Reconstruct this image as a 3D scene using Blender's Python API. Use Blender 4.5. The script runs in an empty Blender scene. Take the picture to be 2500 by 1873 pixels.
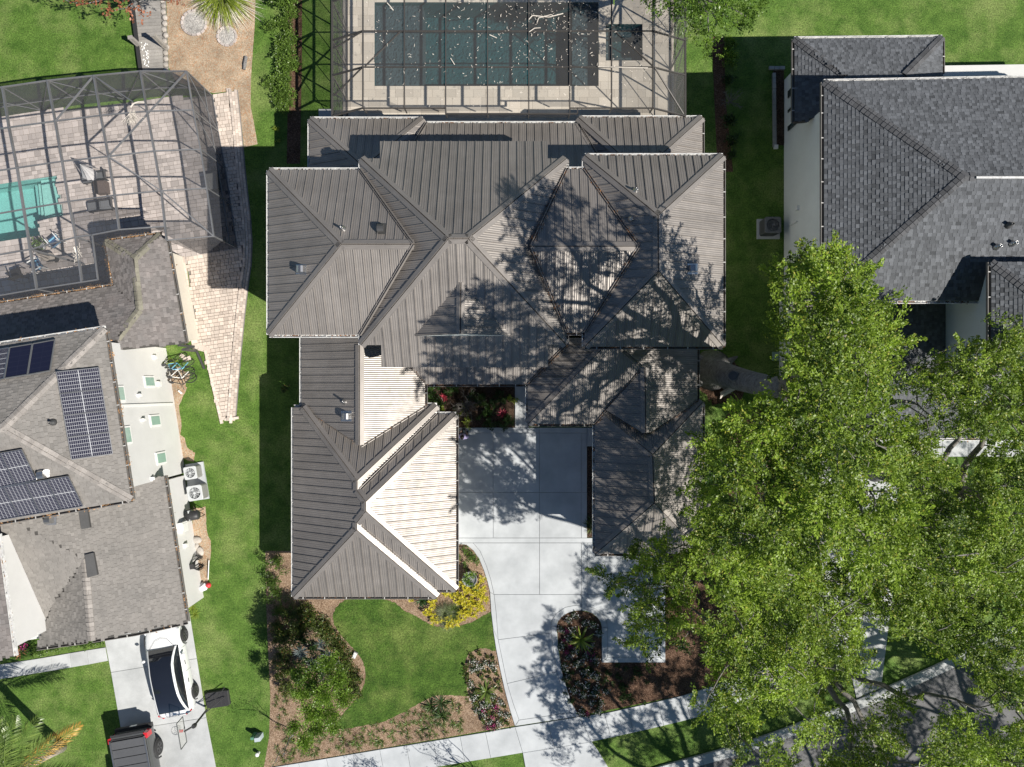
import bpy, math, random
import numpy as np
from mathutils import Vector, Matrix

# ------------------------------------------------------------------ camera, sky, sun, exposure
SC = bpy.context.scene
COL = SC.collection
R = math.radians
H, F, CX, CY = 35.0, 1668.0, 1250.0, 936.5      # drone height (m), focal length and principal point of the photograph

cam_data = bpy.data.cameras.new('camera')
cam_data.sensor_width = 36.0
cam_data.lens = F * 36.0 / 2500.0
cam_data.clip_start = 0.5
cam_data.clip_end = 600.0
cam = bpy.data.objects.new('camera', cam_data)
cam.location = (0, 0, H)
cam.rotation_euler = (0, 0, 0)
COL.objects.link(cam)
SC.camera = cam

SUN_DIR = Vector((0.87, -0.50, 1.0)).normalized()      # towards the sun
world = bpy.data.worlds.new('World')
SC.world = world
world.use_nodes = True
wn = world.node_tree.nodes
sky = wn.new('ShaderNodeTexSky')
sky.sky_type = 'NISHITA'
sky.sun_disc = False
sky.sun_elevation = math.asin(SUN_DIR.z)
sky.sun_rotation = math.atan2(SUN_DIR.x, SUN_DIR.y)
sky.air_density = 1.0
sky.dust_density = 0.0
sky.ozone_density = 3.0
world.node_tree.links.new(sky.outputs[0], wn['Background'].inputs[0])
wn['Background'].inputs[1].default_value = 0.05

sun_data = bpy.data.lights.new('sun', 'SUN')
sun_data.energy = 5.0
sun_data.angle = R(0.5)
sun_data.color = (1.0, 0.945, 0.86)
sun = bpy.data.objects.new('sun', sun_data)
sun.rotation_euler = (-SUN_DIR).to_track_quat('-Z', 'Y').to_euler()
sun.location = SUN_DIR * 60
COL.objects.link(sun)

vs = SC.view_settings
vs.view_transform = 'Standard'
vs.look = 'None'
vs.gamma = 1.0
vs.use_curve_mapping = False
vs.exposure = 0.45
SC.cycles.transparent_max_bounces = 24
SC.cycles.max_bounces = 8
SC.cycles.use_denoising = True

rnd = random.Random(11)
nrng = np.random.default_rng(5)

# ------------------------------------------------------------------ projection helpers
def W(px, py, z=0.0):
    s = (H - z) / F
    return Vector(((px - CX) * s, (CY - py) * s, z))
def U(p):                                                   # world -> photograph pixel
    s = F / (H - p[2])
    return (CX + p[0] * s, CY - p[1] * s)
class Plane:                                                # z = a + b x + c y
    def __init__(s, a, b, c): s.a, s.b, s.c = a, b, c
    def hit(s, px, py):
        u, v = (px - CX) / F, (CY - py) / F
        k = s.b * u + s.c * v
        return W(px, py, (s.a + H * k) / (1 + k))
    def z(s, x, y): return s.a + s.b * x + s.c * y
    def n(s): return Vector((-s.b, -s.c, 1)).normalized()
def plane_pts(p, q, r):
    n = (q - p).cross(r - p); n /= n.z
    return Plane(p.z + n.x * p.x + n.y * p.y, -n.x, -n.y)
def plane_eave(e0, e1, z0, inside, slope=None, top=None):
    A, B = W(*e0, z0), W(*e1, z0)
    d = (B - A).xy.normalized(); up = Vector((-d.y, d.x))
    T = W(*inside, z0 + 1)
    if (T.xy - A.xy).dot(up) < 0: up = -up
    if top is not None:
        P = W(*top[0], top[1]); slope = (top[1] - z0) / (P.xy - A.xy).dot(up)
    return Plane(z0 - slope * A.xy.dot(up), slope * up.x, slope * up.y)
def inpoly(x, y, P):
    c = False; j = len(P) - 1
    for i in range(len(P)):
        if (P[i][1] > y) != (P[j][1] > y) and x < (P[j][0] - P[i][0]) * (y - P[i][1]) / (P[j][1] - P[i][1]) + P[i][0]: c = not c
        j = i
    return c
def clip(P, a, b, c):                                       # keep a x + b y <= c
    out = []
    for i in range(len(P)):
        p, q = P[i - 1], P[i]
        dp, dq = a * p[0] + b * p[1] - c, a * q[0] + b * q[1] - c
        if (dp <= 0) != (dq <= 0):
            t = dp / (dp - dq); out.append((p[0] + t * (q[0] - p[0]), p[1] + t * (q[1] - p[1])))
        if dq <= 0: out.append(q)
    return out
def area(P): return 0.5 * sum(P[i - 1][0] * P[i][1] - P[i][0] * P[i - 1][1] for i in range(len(P)))
def shrink(P, d):                                           # inset a polygon by d
    P = [Vector(p) for p in P]
    if area(P) < 0: P = P[::-1]
    Q = [P[0]]
    for p in P[1:]:
        if (p - Q[-1]).length > 1e-4: Q.append(p)
    if (Q[0] - Q[-1]).length < 1e-4: Q.pop()
    out = []
    n = len(Q)
    for i in range(n):
        a, b, c = Q[i - 1], Q[i], Q[(i + 1) % n]
        e1, e2 = (b - a).normalized(), (c - b).normalized()
        n1, n2 = Vector((-e1.y, e1.x)), Vector((-e2.y, e2.x))
        m = n1 + n2
        k = max(0.3, 1 + n1.dot(n2))
        out.append(b + m * (d / k))
    return out

# ------------------------------------------------------------------ mesh builder
class MB:
    def __init__(s): s.v, s.f, s.sh, s.uv = [], [], [], []
    def poly(s, pts, sh=0.5, uv=None):
        i = len(s.v); s.v += [tuple(p) for p in pts]; s.f.append(tuple(range(i, i + len(pts)))); s.sh.append(sh)
        s.uv.append(uv if uv else [(0, 0)] * len(pts))
    def prism(s, pts, dz, sh=0.5, uv=None, bottom=False):   # pts = top ring (any orientation); dz = vector down
        pts = [Vector(p) for p in pts]; dz = Vector(dz)
        n = len(pts)
        nn = Vector((0, 0, 0))
        for i in range(n): nn += pts[i - 1].cross(pts[i])
        if nn.dot(dz) > 0: pts = pts[::-1]; uv = uv[::-1] if uv else None
        s.poly(pts, sh, uv)
        for i in range(n):
            a, b = pts[i - 1], pts[i]
            s.poly([b, a, a + dz, b + dz], sh, [uv[i], uv[i - 1], uv[i - 1], uv[i]] if uv else None)
        if bottom: s.poly([p + dz for p in pts[::-1]], sh)
    def box(s, c, size, rz=0.0, sh=0.5, M=None):
        x, y, z = [k / 2 for k in size]
        M = M or (Matrix.Translation(c) @ Matrix.Rotation(rz, 4, 'Z'))
        P = [M @ Vector(p) for p in ((-x, -y, -z), (x, -y, -z), (x, y, -z), (-x, y, -z), (-x, -y, z), (x, -y, z), (x, y, z), (-x, y, z))]
        for q in ((4, 5, 6, 7), (3, 2, 1, 0), (0, 1, 5, 4), (1, 2, 6, 5), (2, 3, 7, 6), (3, 0, 4, 7)): s.poly([P[k] for k in q], sh)
    def bar(s, a, b, w, h, up=(0, 0, 1), sh=0.5, off=0.0):  # rectangular bar a->b
        a, b, up = Vector(a), Vector(b), Vector(up)
        d = (b - a).normalized(); r = d.cross(up)
        if r.length < 1e-4: r = d.cross(Vector((1, 0, 0)))
        r.normalize(); t = r.cross(d)
        r *= w / 2; t2 = t * (h / 2); o = t * off
        P = [p + o + i * r + j * t2 for p in (a, b) for i, j in ((-1, -1), (1, -1), (1, 1), (-1, 1))]
        for q in ((0, 1, 5, 4), (1, 2, 6, 5), (2, 3, 7, 6), (3, 0, 4, 7), (3, 2, 1, 0), (4, 5, 6, 7)): s.poly([P[k] for k in q], sh)
    def tube(s, pts, rad, n=8, sh=0.5, cap=True):
        pts = [Vector(p) for p in pts]; m = len(pts)
        if not isinstance(rad, (list, tuple)): rad = [rad] * m
        ref = Vector((0, 0, 1)); rings = []
        for i, p in enumerate(pts):
            d = (pts[min(i + 1, m - 1)] - pts[max(i - 1, 0)]).normalized()
            a = d.cross(ref)
            if a.length < 0.15: a = d.cross(Vector((1, 0, 0)))
            a.normalize(); b = a.cross(d)
            rings.append([p + (a * math.cos(t * 2 * math.pi / n) + b * math.sin(t * 2 * math.pi / n)) * rad[i] for t in range(n)])
        i0 = len(s.v)
        for r_ in rings: s.v += [tuple(q) for q in r_]
        for i in range(m - 1):
            for t in range(n):
                t2 = (t + 1) % n
                s.f.append((i0 + i * n + t, i0 + i * n + t2, i0 + (i + 1) * n + t2, i0 + (i + 1) * n + t)); s.sh.append(sh); s.uv.append([(0, 0)] * 4)
        if cap:
            s.f.append(tuple(i0 + t for t in range(n))[::-1]); s.sh.append(sh); s.uv.append([(0, 0)] * n)
            s.f.append(tuple(i0 + (m - 1) * n + t for t in range(n))); s.sh.append(sh); s.uv.append([(0, 0)] * n)
    def lathe(s, prof, c=(0, 0, 0), n=16, sh=0.5, M=None):   # prof [(r,z)]
        c = Vector(c); M = M or Matrix.Identity(4)
        i0 = len(s.v)
        for r_, z in prof:
            for t in range(n): s.v.append(tuple(c + M @ Vector((r_ * math.cos(t * 2 * math.pi / n), r_ * math.sin(t * 2 * math.pi / n), z))))
        for i in range(len(prof) - 1):
            for t in range(n):
                t2 = (t + 1) % n
                s.f.append((i0 + i * n + t, i0 + i * n + t2, i0 + (i + 1) * n + t2, i0 + (i + 1) * n + t)); s.sh.append(sh); s.uv.append([(0, 0)] * 4)
        s.f.append(tuple(i0 + t for t in range(n))[::-1]); s.sh.append(sh); s.uv.append([(0, 0)] * n)
        s.f.append(tuple(i0 + (len(prof) - 1) * n + t for t in range(n))); s.sh.append(sh); s.uv.append([(0, 0)] * n)
    def mesh(s, name, mat, smooth=False):
        me = bpy.data.meshes.new(name)
        me.from_pydata(s.v, [], s.f)
        if any(x != 0.5 for x in s.sh) or (mat and mat.get('shade')):
            at = me.attributes.new('shade', 'FLOAT', 'FACE'); at.data.foreach_set('value', s.sh)
        if mat and mat.get('uv'):
            ul = me.uv_layers.new(name='UVMap')
            ul.data.foreach_set('uv', [c for face in s.uv for p in face for c in p])
        if mat: me.materials.append(mat)
        if smooth: me.polygons.foreach_set('use_smooth', [True] * len(me.polygons))
        return me
    def build(s, name, mat, parent=None, smooth=False, kind=None, label=None):
        return link(name, s.mesh(name, mat, smooth), parent, kind, label)
def link(name, me, parent=None, kind=None, label=None):
    o = bpy.data.objects.new(name, me); COL.objects.link(o)
    if parent is not None:
        o.parent = parent
        if parent.type == 'EMPTY' and parent.get('world_space'):
            o.matrix_parent_inverse = Matrix.Translation(-Vector(parent.location))
    if kind: o['kind'] = kind
    if label: o['label'] = label
    return o
def thing(name, label, cat, loc=(0, 0, 0), rz=0.0, group=None, world=False):
    o = bpy.data.objects.new(name, None); o.empty_display_size = 0.2; COL.objects.link(o)
    o.location = loc; o.rotation_euler = (0, 0, rz)
    o['label'] = label; o['category'] = cat
    if group: o['group'] = group
    if world: o['world_space'] = 1
    return o
def tag(o, label, cat, group=None):
    o['label'] = label; o['category'] = cat
    if group: o['group'] = group
    return o
def dup(root, loc, rz=0.0, label=None, scale=None):
    r_ = root.copy(); COL.objects.link(r_); r_.location = loc; r_.rotation_euler = (0, 0, rz)
    if scale is not None: r_.scale = (scale,) * 3 if not isinstance(scale, tuple) else scale
    if label: r_['label'] = label
    for ch in root.children:
        c_ = ch.copy(); COL.objects.link(c_); c_.parent = r_
        for g in ch.children:
            d_ = g.copy(); COL.objects.link(d_); d_.parent = c_
    return r_

# ------------------------------------------------------------------ materials
def srgb(r_, g, b):
    f = lambda c: (c / 255 / 12.92) if c <= 10 else ((c / 255 + 0.055) / 1.055) ** 2.4
    return (f(r_), f(g), f(b))
class NT:
    def __init__(s, name):
        s.m = bpy.data.materials.new(name); s.m.use_nodes = True
        s.t = s.m.node_tree; s.b = s.t.nodes['Principled BSDF']; s.out = s.t.nodes['Material Output']
    def nd(s, kind, **kw):
        n = s.t.nodes.new(kind)
        for k, v in kw.items():
            if k.startswith('_'): n.inputs[k[1:].replace('_', ' ')].default_value = v
            else: setattr(n, k, v)
        return n
    def ln(s, a, b): s.t.links.new(a, b)
    def math(s, op, a, b=None, c=None):
        n = s.nd('ShaderNodeMath', operation=op)
        for i, x in enumerate((a, b, c)):
            if x is None: continue
            if isinstance(x, (int, float)): n.inputs[i].default_value = x
            else: s.ln(x, n.inputs[i])
        return n.outputs[0]
    def mix(s, f, a, b, blend='MIX'):
        n = s.nd('ShaderNodeMix', data_type='RGBA', blend_type=blend)
        for i, x in ((0, f), (6, a), (7, b)):
            if isinstance(x, (int, float)): n.inputs[i].default_value = x
            elif isinstance(x, tuple): n.inputs[i].default_value = (*x, 1) if len(x) == 3 else x
            else: s.ln(x, n.inputs[i])
        return n.outputs[2]
    def noise(s, scale, detail=3, rough=0.55, vec=None, w=None):
        n = s.nd('ShaderNodeTexNoise'); n.inputs['Scale'].default_value = scale; n.inputs['Detail'].default_value = detail; n.inputs['Roughness'].default_value = rough
        if vec is not None: s.ln(vec, n.inputs['Vector'])
        return n.outputs[0]
    def pos(s): 
        if not hasattr(s, '_p'): s._p = s.nd('ShaderNodeNewGeometry').outputs['Position']
        return s._p
    def ramp(s, f, stops):
        n = s.nd('ShaderNodeValToRGB'); e = n.color_ramp.elements
        while len(e) < len(stops): e.new(0.5)
        for k, (p, c) in zip(e, stops): k.position = p; k.color = (*c, 1)
        s.ln(f, n.inputs[0]); return n.outputs[0]
    def mr(s, f, a, b, c, d):
        n = s.nd('ShaderNodeMapRange'); 
        for i, x in enumerate((a, b, c, d)): n.inputs[i + 1].default_value = x
        s.ln(f, n.inputs[0]); return n.outputs[0]
    def bump(s, h, strength=0.3, dist=0.02):
        n = s.nd('ShaderNodeBump'); n.inputs['Strength'].default_value = strength; n.inputs['Distance'].default_value = dist
        s.ln(h, n.inputs['Height']); s.ln(n.outputs[0], s.b.inputs['Normal']); return n
def mat(name, col, rough=0.6, metal=0.0, spec=0.5, col2=None, vscale=1.5, var=0.12, fscale=25.0, fine=0.08, bump=0.0, bscale=40.0, bdist=0.02, shade=0.0, objrand=0.0, coat=0.0, trans=0.0):
    t = NT(name); p = t.pos()
    n1 = t.noise(vscale, 4, 0.6, p)
    a = tuple(c * (1 - var) for c in col); b = col2 or tuple(min(1, c * (1 + var)) for c in col)
    c = t.mix(t.mr(n1, 0.3, 0.7, 0, 1), a, b)
    v = t.mr(t.noise(fscale, 2, 0.5, p), 0.25, 0.75, 1 - fine, 1 + fine)
    if shade:
        at = t.nd('ShaderNodeAttribute', attribute_name='shade')
        v = t.math('MULTIPLY', v, t.mr(at.outputs['Fac'], 0, 1, 1 - shade, 1 + shade)); t.m['shade'] = 1
    if objrand:
        oi = t.nd('ShaderNodeObjectInfo'); v = t.math('MULTIPLY', v, t.mr(oi.outputs['Random'], 0, 1, 1 - objrand, 1 + objrand))
    sc = t.nd('ShaderNodeVectorMath', operation='SCALE'); t.ln(c, sc.inputs[0]); t.ln(v, sc.inputs[3])
    t.ln(sc.outputs[0], t.b.inputs['Base Color'])
    t.b.inputs['Roughness'].default_value = rough; t.b.inputs['Metallic'].default_value = metal
    t.b.inputs['Specular IOR Level'].default_value = spec
    if coat: t.b.inputs['Coat Weight'].default_value = coat; t.b.inputs['Coat Roughness'].default_value = 0.05
    if trans: t.b.inputs['Transmission Weight'].default_value = trans
    if bump: t.bump(t.noise(bscale, 3, 0.6, p), bump, bdist)
    return t.m
def leaf_mat(name, c_dark, c_light, gloss=0.35, transl=0.35, hue=None):
    t = NT(name); t.m['shade'] = 1
    at = t.nd('ShaderNodeAttribute', attribute_name='shade')
    c = t.mix(at.outputs['Fac'], c_dark, c_light)
    if hue: c = t.mix(t.math('GREATER_THAN', t.math('FRACT', t.math('MULTIPLY', at.outputs['Fac'], 37.31)), 0.955), c, hue)
    t.ln(c, t.b.inputs['Base Color'])
    t.b.inputs['Roughness'].default_value = gloss; t.b.inputs['Specular IOR Level'].default_value = 0.5
    tr = t.nd('ShaderNodeBsdfTranslucent'); t.ln(c, tr.inputs[0])
    mx = t.nd('ShaderNodeMixShader'); mx.inputs[0].default_value = transl
    t.ln(t.b.outputs[0], mx.inputs[1]); t.ln(tr.outputs[0], mx.inputs[2]); t.ln(mx.outputs[0], t.out.inputs[0])
    return t.m
def grass_mat(name, dark, mid, pale, patch=0.5, seed=0.0):
    t = NT(name); p = t.pos()
    off = t.nd('ShaderNodeVectorMath', operation='ADD'); off.inputs[1].default_value = (seed, seed * 1.7, 0); t.ln(p, off.inputs[0]); p = off.outputs[0]
    n1 = t.noise(0.42, 6, 0.68, p); n2 = t.noise(1.5, 5, 0.66, p); n3 = t.noise(13.0, 3, 0.65, p); n4 = t.noise(45.0, 2, 0.6, p)
    c = t.mix(t.mr(n2, 0.35, 0.65, 0, 1), dark, mid)
    c = t.mix(t.math('MULTIPLY', t.mr(n1, 0.47, 0.68, 0, 1), patch), c, pale)
    v = t.math('MULTIPLY', t.mr(n3, 0.3, 0.7, 0.55, 1.45), t.mr(n4, 0.3, 0.7, 0.5, 1.5))
    sc = t.nd('ShaderNodeVectorMath', operation='SCALE'); t.ln(c, sc.inputs[0]); t.ln(v, sc.inputs[3])
    t.ln(sc.outputs[0], t.b.inputs['Base Color'])
    t.b.inputs['Roughness'].default_value = 0.75; t.b.inputs['Specular IOR Level'].default_value = 0.15
    t.bump(t.math('ADD', t.noise(32.0, 3, 0.7, p), n3), 0.9, 0.03)
    return t.m
def mulch_mat(name, a, b, c3):
    t = NT(name); p = t.pos()
    vo = t.nd('ShaderNodeTexVoronoi'); vo.inputs['Scale'].default_value = 22.0; t.ln(p, vo.inputs['Vector'])
    vo2 = t.nd('ShaderNodeTexVoronoi'); vo2.inputs['Scale'].default_value = 34.0; t.ln(p, vo2.inputs['Vector'])
    sp = t.nd('ShaderNodeSeparateColor'); t.ln(vo.outputs['Color'], sp.inputs[0])
    sp2 = t.nd('ShaderNodeSeparateColor'); t.ln(vo2.outputs['Color'], sp2.inputs[0])
    c = t.mix(sp.outputs[0], a, b)
    c = t.mix(t.math('MULTIPLY', t.math('GREATER_THAN', sp2.outputs[1], 0.8), 0.75), c, c3)
    n = t.noise(0.9, 4, 0.6, p)
    sc = t.nd('ShaderNodeVectorMath', operation='SCALE'); t.ln(c, sc.inputs[0]); t.ln(t.mr(n, 0.3, 0.7, 0.72, 1.3), sc.inputs[3])
    t.ln(sc.outputs[0], t.b.inputs['Base Color'])
    t.b.inputs['Roughness'].default_value = 0.9; t.b.inputs['Specular IOR Level'].default_value = 0.1
    t.bump(t.math('ADD', sp.outputs[2], t.noise(60, 2, 0.6, p)), 1.0, 0.03)
    return t.m
def metal_roof_mat(name, col, rough, metal, ribs=0.35):
    t = NT(name); p = t.pos(); t.m['uv'] = 1; t.m['shade'] = 1
    uv = t.nd('ShaderNodeUVMap').outputs[0]; s = t.nd('ShaderNodeSeparateXYZ'); t.ln(uv, s.inputs[0])
    w_ = t.math('SINE', t.math('MULTIPLY', s.outputs[0], 2 * math.pi / 0.09))
    n1 = t.noise(0.8, 4, 0.6, p)
    mp = t.nd('ShaderNodeVectorMath', operation='MULTIPLY'); mp.inputs[1].default_value = (14, 1.2, 1); t.ln(uv, mp.inputs[0])
    st = t.noise(1.0, 4, 0.7, mp.outputs[0])
    at = t.nd('ShaderNodeAttribute', attribute_name='shade')
    v = t.math('MULTIPLY', t.mr(n1, 0.3, 0.7, 0.88, 1.12), t.mr(st, 0.25, 0.75, 0.86, 1.14))
    v = t.math('MULTIPLY', v, t.mr(at.outputs['Fac'], 0, 1, 0.93, 1.07))
    v = t.math('MULTIPLY', v, t.mr(w_, -1, 1, 0.97, 1.03))
    sp = t.math('GREATER_THAN', t.noise(9.0, 2, 0.5, p), 0.765)
    sc = t.nd('ShaderNodeVectorMath', operation='SCALE'); sc.inputs[0].default_value = col; t.ln(v, sc.inputs[3])
    c = t.mix(t.math('MULTIPLY', sp, 0.35), sc.outputs[0], (0.4, 0.38, 0.34))
    t.ln(c, t.b.inputs['Base Color'])
    t.ln(t.mr(t.noise(3.5, 4, 0.6, p), 0.3, 0.7, rough - 0.05, rough + 0.07), t.b.inputs['Roughness'])
    t.b.inputs['Metallic'].default_value = metal
    t.bump(w_, ribs, 0.009)
    return t.m
def screen_mat(name, col, fac):
    t = NT(name); t.m.surface_render_method = 'DITHERED'
    t.b.inputs['Base Color'].default_value = (*col, 1); t.b.inputs['Roughness'].default_value = 0.6
    tr = t.nd('ShaderNodeBsdfTransparent'); mx = t.nd('ShaderNodeMixShader')
    f = t.mr(t.noise(1.2, 3, 0.6, t.pos()), 0.3, 0.7, fac * 0.88, fac * 1.12)
    t.ln(f, mx.inputs[0]); t.ln(tr.outputs[0], mx.inputs[1]); t.ln(t.b.outputs[0], mx.inputs[2]); t.ln(mx.outputs[0], t.out.inputs[0])
    return t.m
def water_mat(name, tint, ripple=6.0, strength=0.25):
    t = NT(name)
    tr = t.nd('ShaderNodeBsdfTransparent'); tr.inputs[0].default_value = (*tint, 1)
    gl = t.nd('ShaderNodeBsdfGlossy'); gl.inputs['Roughness'].default_value = 0.04
    fr = t.nd('ShaderNodeFresnel'); fr.inputs[0].default_value = 1.33
    bp = t.nd('ShaderNodeBump'); bp.inputs['Strength'].default_value = strength; bp.inputs['Distance'].default_value = 0.05
    t.ln(t.noise(ripple, 3, 0.55, t.pos()), bp.inputs['Height'])
    t.ln(bp.outputs[0], gl.inputs['Normal']); t.ln(bp.outputs[0], fr.inputs['Normal'])
    mx = t.nd('ShaderNodeMixShader'); t.ln(fr.outputs[0], mx.inputs[0]); t.ln(tr.outputs[0], mx.inputs[1]); t.ln(gl.outputs[0], mx.inputs[2])
    t.ln(mx.outputs[0], t.out.inputs[0]); return t.m
def plaster_mat(name, col, unused, scale=3.2):               # pool finish, one colour with fine mottling
    t = NT(name); p = t.pos()
    d = t.nd('ShaderNodeTexNoise'); d.inputs['Scale'].default_value = 1.6; d.inputs['Detail'].default_value = 2; t.ln(p, d.inputs['Vector'])
    ad = t.mix(0.16, p, d.outputs['Color'])
    n = t.noise(14, 3, 0.6, p)
    c = t.mix(t.mr(n, 0.3, 0.7, 0, 1), tuple(k * 0.86 for k in col), tuple(k * 1.14 for k in col))
    t.ln(c, t.b.inputs['Base Color']); t.b.inputs['Roughness'].default_value = 0.8
    return t.m

M = {}
M['roof_metal'] = metal_roof_mat('bronze_metal_roofing', (0.245, 0.224, 0.206), 0.42, 0.32, 0.34)
M['roof_cap'] = metal_roof_mat('bronze_ridge_flashing', (0.25, 0.229, 0.211), 0.40, 0.32, 0.0)
M['deck'] = mat('roof_underlay', (0.06, 0.056, 0.052), 0.8)
M['gutter'] = mat('white_gutter_aluminium', (0.62, 0.62, 0.61), 0.5, var=0.18, vscale=3, fine=0.15, fscale=12)
M['gutter_dark'] = mat('dark_gutter_aluminium', (0.16, 0.15, 0.14), 0.55)  # darker tone; on the metal roof it follows the eave direction
M['hanger'] = mat('gutter_hanger_white', (0.5, 0.49, 0.47), 0.5)
M['stucco'] = mat('white_stucco', (0.61, 0.61, 0.60), 0.9, spec=0.2, var=0.05, vscale=0.8, fine=0.03, fscale=30, bump=0.25, bscale=120, bdist=0.01)
M['stucco_grey'] = mat('pale_grey_stucco', (0.78, 0.80, 0.78), 0.9, spec=0.2, var=0.05, vscale=0.7, fine=0.03, bump=0.25, bscale=120, bdist=0.01)
M['stucco_cream'] = mat('cream_stucco', (0.66, 0.62, 0.54), 0.9, spec=0.2, var=0.05, vscale=0.7, fine=0.03, bump=0.2, bscale=120, bdist=0.01)
M['trim'] = mat('white_painted_trim', (0.78, 0.78, 0.77), 0.5, var=0.05)
M['pane'] = mat('window_glass', (0.04, 0.06, 0.06), 0.06, spec=0.8, var=0.05)
M['pane_green'] = mat('sunlit_green_window_glass', (0.28, 0.42, 0.36), 0.08, spec=0.8, var=0.05)
M['shingle_dark'] = mat('charcoal_shingle', (0.112, 0.119, 0.130), 0.9, spec=0.2, var=0.10, vscale=2.0, fine=0.25, fscale=55, shade=0.42, bump=0.4, bscale=150, bdist=0.006)
M['shingle_dark_cap'] = mat('charcoal_cap_shingle', (0.09, 0.092, 0.098), 0.9, spec=0.2, var=0.1, fine=0.2, fscale=55, objrand=0.2)
M['shingle_tan'] = mat('weathered_grey_brown_shingle', (0.285, 0.268, 0.25), 0.9, spec=0.2, col2=(0.205, 0.195, 0.183), vscale=0.9, fine=0.18, fscale=45, shade=0.16, bump=0.4, bscale=150, bdist=0.006)
M['shingle_mottled'] = mat('mottled_grey_mauve_shingle', (0.25, 0.225, 0.215), 0.9, spec=0.2, col2=(0.175, 0.165, 0.16), vscale=1.4, fine=0.18, fscale=45, shade=0.28, bump=0.4, bscale=150, bdist=0.006)
M['shingle_tan_cap'] = mat('weathered_cap_shingle', (0.30, 0.278, 0.258), 0.9, spec=0.2, var=0.1, fine=0.15, objrand=0.14)
M['shingle_moss_cap'] = mat('mossy_cap_shingle', (0.21, 0.20, 0.16), 0.9, spec=0.2, var=0.1, fine=0.15, objrand=0.14)
M['vent_metal'] = mat('galvanised_vent', (0.5, 0.5, 0.5), 0.3, metal=0.9)
M['vent_dark'] = mat('dark_vent_metal', (0.09, 0.09, 0.09), 0.45, metal=0.4)
M['litter'] = mat('dry_leaf_litter', (0.30, 0.15, 0.07), 0.85, spec=0.1, col2=(0.12, 0.06, 0.035), vscale=9, shade=0.5)
M['litter_pale'] = mat('tan_leaf_litter', (0.5, 0.31, 0.17), 0.85, spec=0.1, col2=(0.28, 0.16, 0.08), vscale=9, shade=0.5)

# ------------------------------------------------------------------ roof builders
def frame_of(pl):
    up = Vector((pl.b, pl.c)); s = up.length; up.normalize()
    Uv = Vector((up.y, -up.x, 0)); Vv = Vector((up.x, up.y, s)).normalized()
    return Uv, Vv, pl.n()
class House:
    def __init__(s, name, label, loc):
        s.o = thing(name, label, 'house', loc, world=True); s.panels = []; s.tabs = []
def deck(house, planes, thick=0.28, mat_=None, name='roof'):
    mb = MB()
    for pl, P3 in planes:
        mb.prism([p - Vector((0, 0, 0.01)) for p in P3], (0, 0, -thick), bottom=True)
    return mb.build(name, mat_ or M['deck'], house.o)
def P3(pl, poly): return [pl.hit(*q) for q in poly]
PANEL_W = 0.36
def metal_panels(house, roof, pl, pts, phase=0.0):
    Uv, Vv, N = frame_of(pl); O = pts[0].copy()
    a0 = Uv.dot(O)
    P2 = [((p - O).dot(Uv) + a0 + 1000 * PANEL_W, (p - O).dot(Vv)) for p in pts]
    lo, hi = min(p[0] for p in P2), max(p[0] for p in P2)
    k = math.floor((lo - phase) / PANEL_W)
    back = lambda q, h: O + Uv * (q[0] - a0 - 1000 * PANEL_W) + Vv * q[1] + N * h
    while k * PANEL_W + phase < hi:
        u0 = k * PANEL_W + phase; k += 1
        Q = clip(clip(P2, -1, 0, -u0), 1, 0, u0 + PANEL_W)
        if len(Q) < 3 or abs(area(Q)) < 0.012: continue
        sh = rnd.random()
        mb = MB()
        mb.prism([back(q, 0.025) for q in Q], N * -0.03, sh, [(q[0], q[1]) for q in Q])
        Rb = clip(Q, 1, 0, u0 + 0.03)
        if len(Rb) >= 3 and abs(area(Rb)) > 0.004:
            mb.prism([back(q, 0.058) for q in Rb], N * -0.035, sh * 0.5, [(q[0], q[1]) for q in Rb])
        house.panels.append((abs(area(Q)), mb, roof))
def flush_panels(house, most=296):
    house.panels.sort(key=lambda t: -t[0])
    for a, mb, roof in house.panels[:most]: mb.build('roof_panel', M['roof_metal'], roof)
    rest = MB()
    for a, mb, roof in house.panels[most:]:
        i = len(rest.v); rest.v += mb.v; rest.f += [tuple(k + i for k in f) for f in mb.f]; rest.sh += mb.sh; rest.uv += mb.uv
    if rest.v: rest.build('small_roof_panels', M['roof_metal'], house.o, kind='stuff')
    house.panels = []
def cap(roof, a, b, sides, w=0.19, h=0.068, mat_=None):      # ridge/hip flashing between planes
    mb = MB()
    for pl in sides:
        N = pl.n(); d = (b - a).normalized(); inw = N.cross(d).normalized()
        mid = (a + b) / 2
        # choose the side of the edge that lies on this plane below the neighbour
        other = sides[1] if pl is sides[0] else sides[0]
        t = mid + inw * 0.3
        if other.z(t.x, t.y) < pl.z(t.x, t.y): inw = -inw
        a2, b2 = a + N * h, b + N * h
        q = [a2, b2, b2 + inw * w, a2 + inw * w]
        L = (b - a).length
        mb.prism(q, N * -0.05, 0.5, [(0, 0), (0, L), (w, L), (w, 0)])
    return mb.build('ridge_cap', mat_ or M['roof_cap'], roof)
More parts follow.
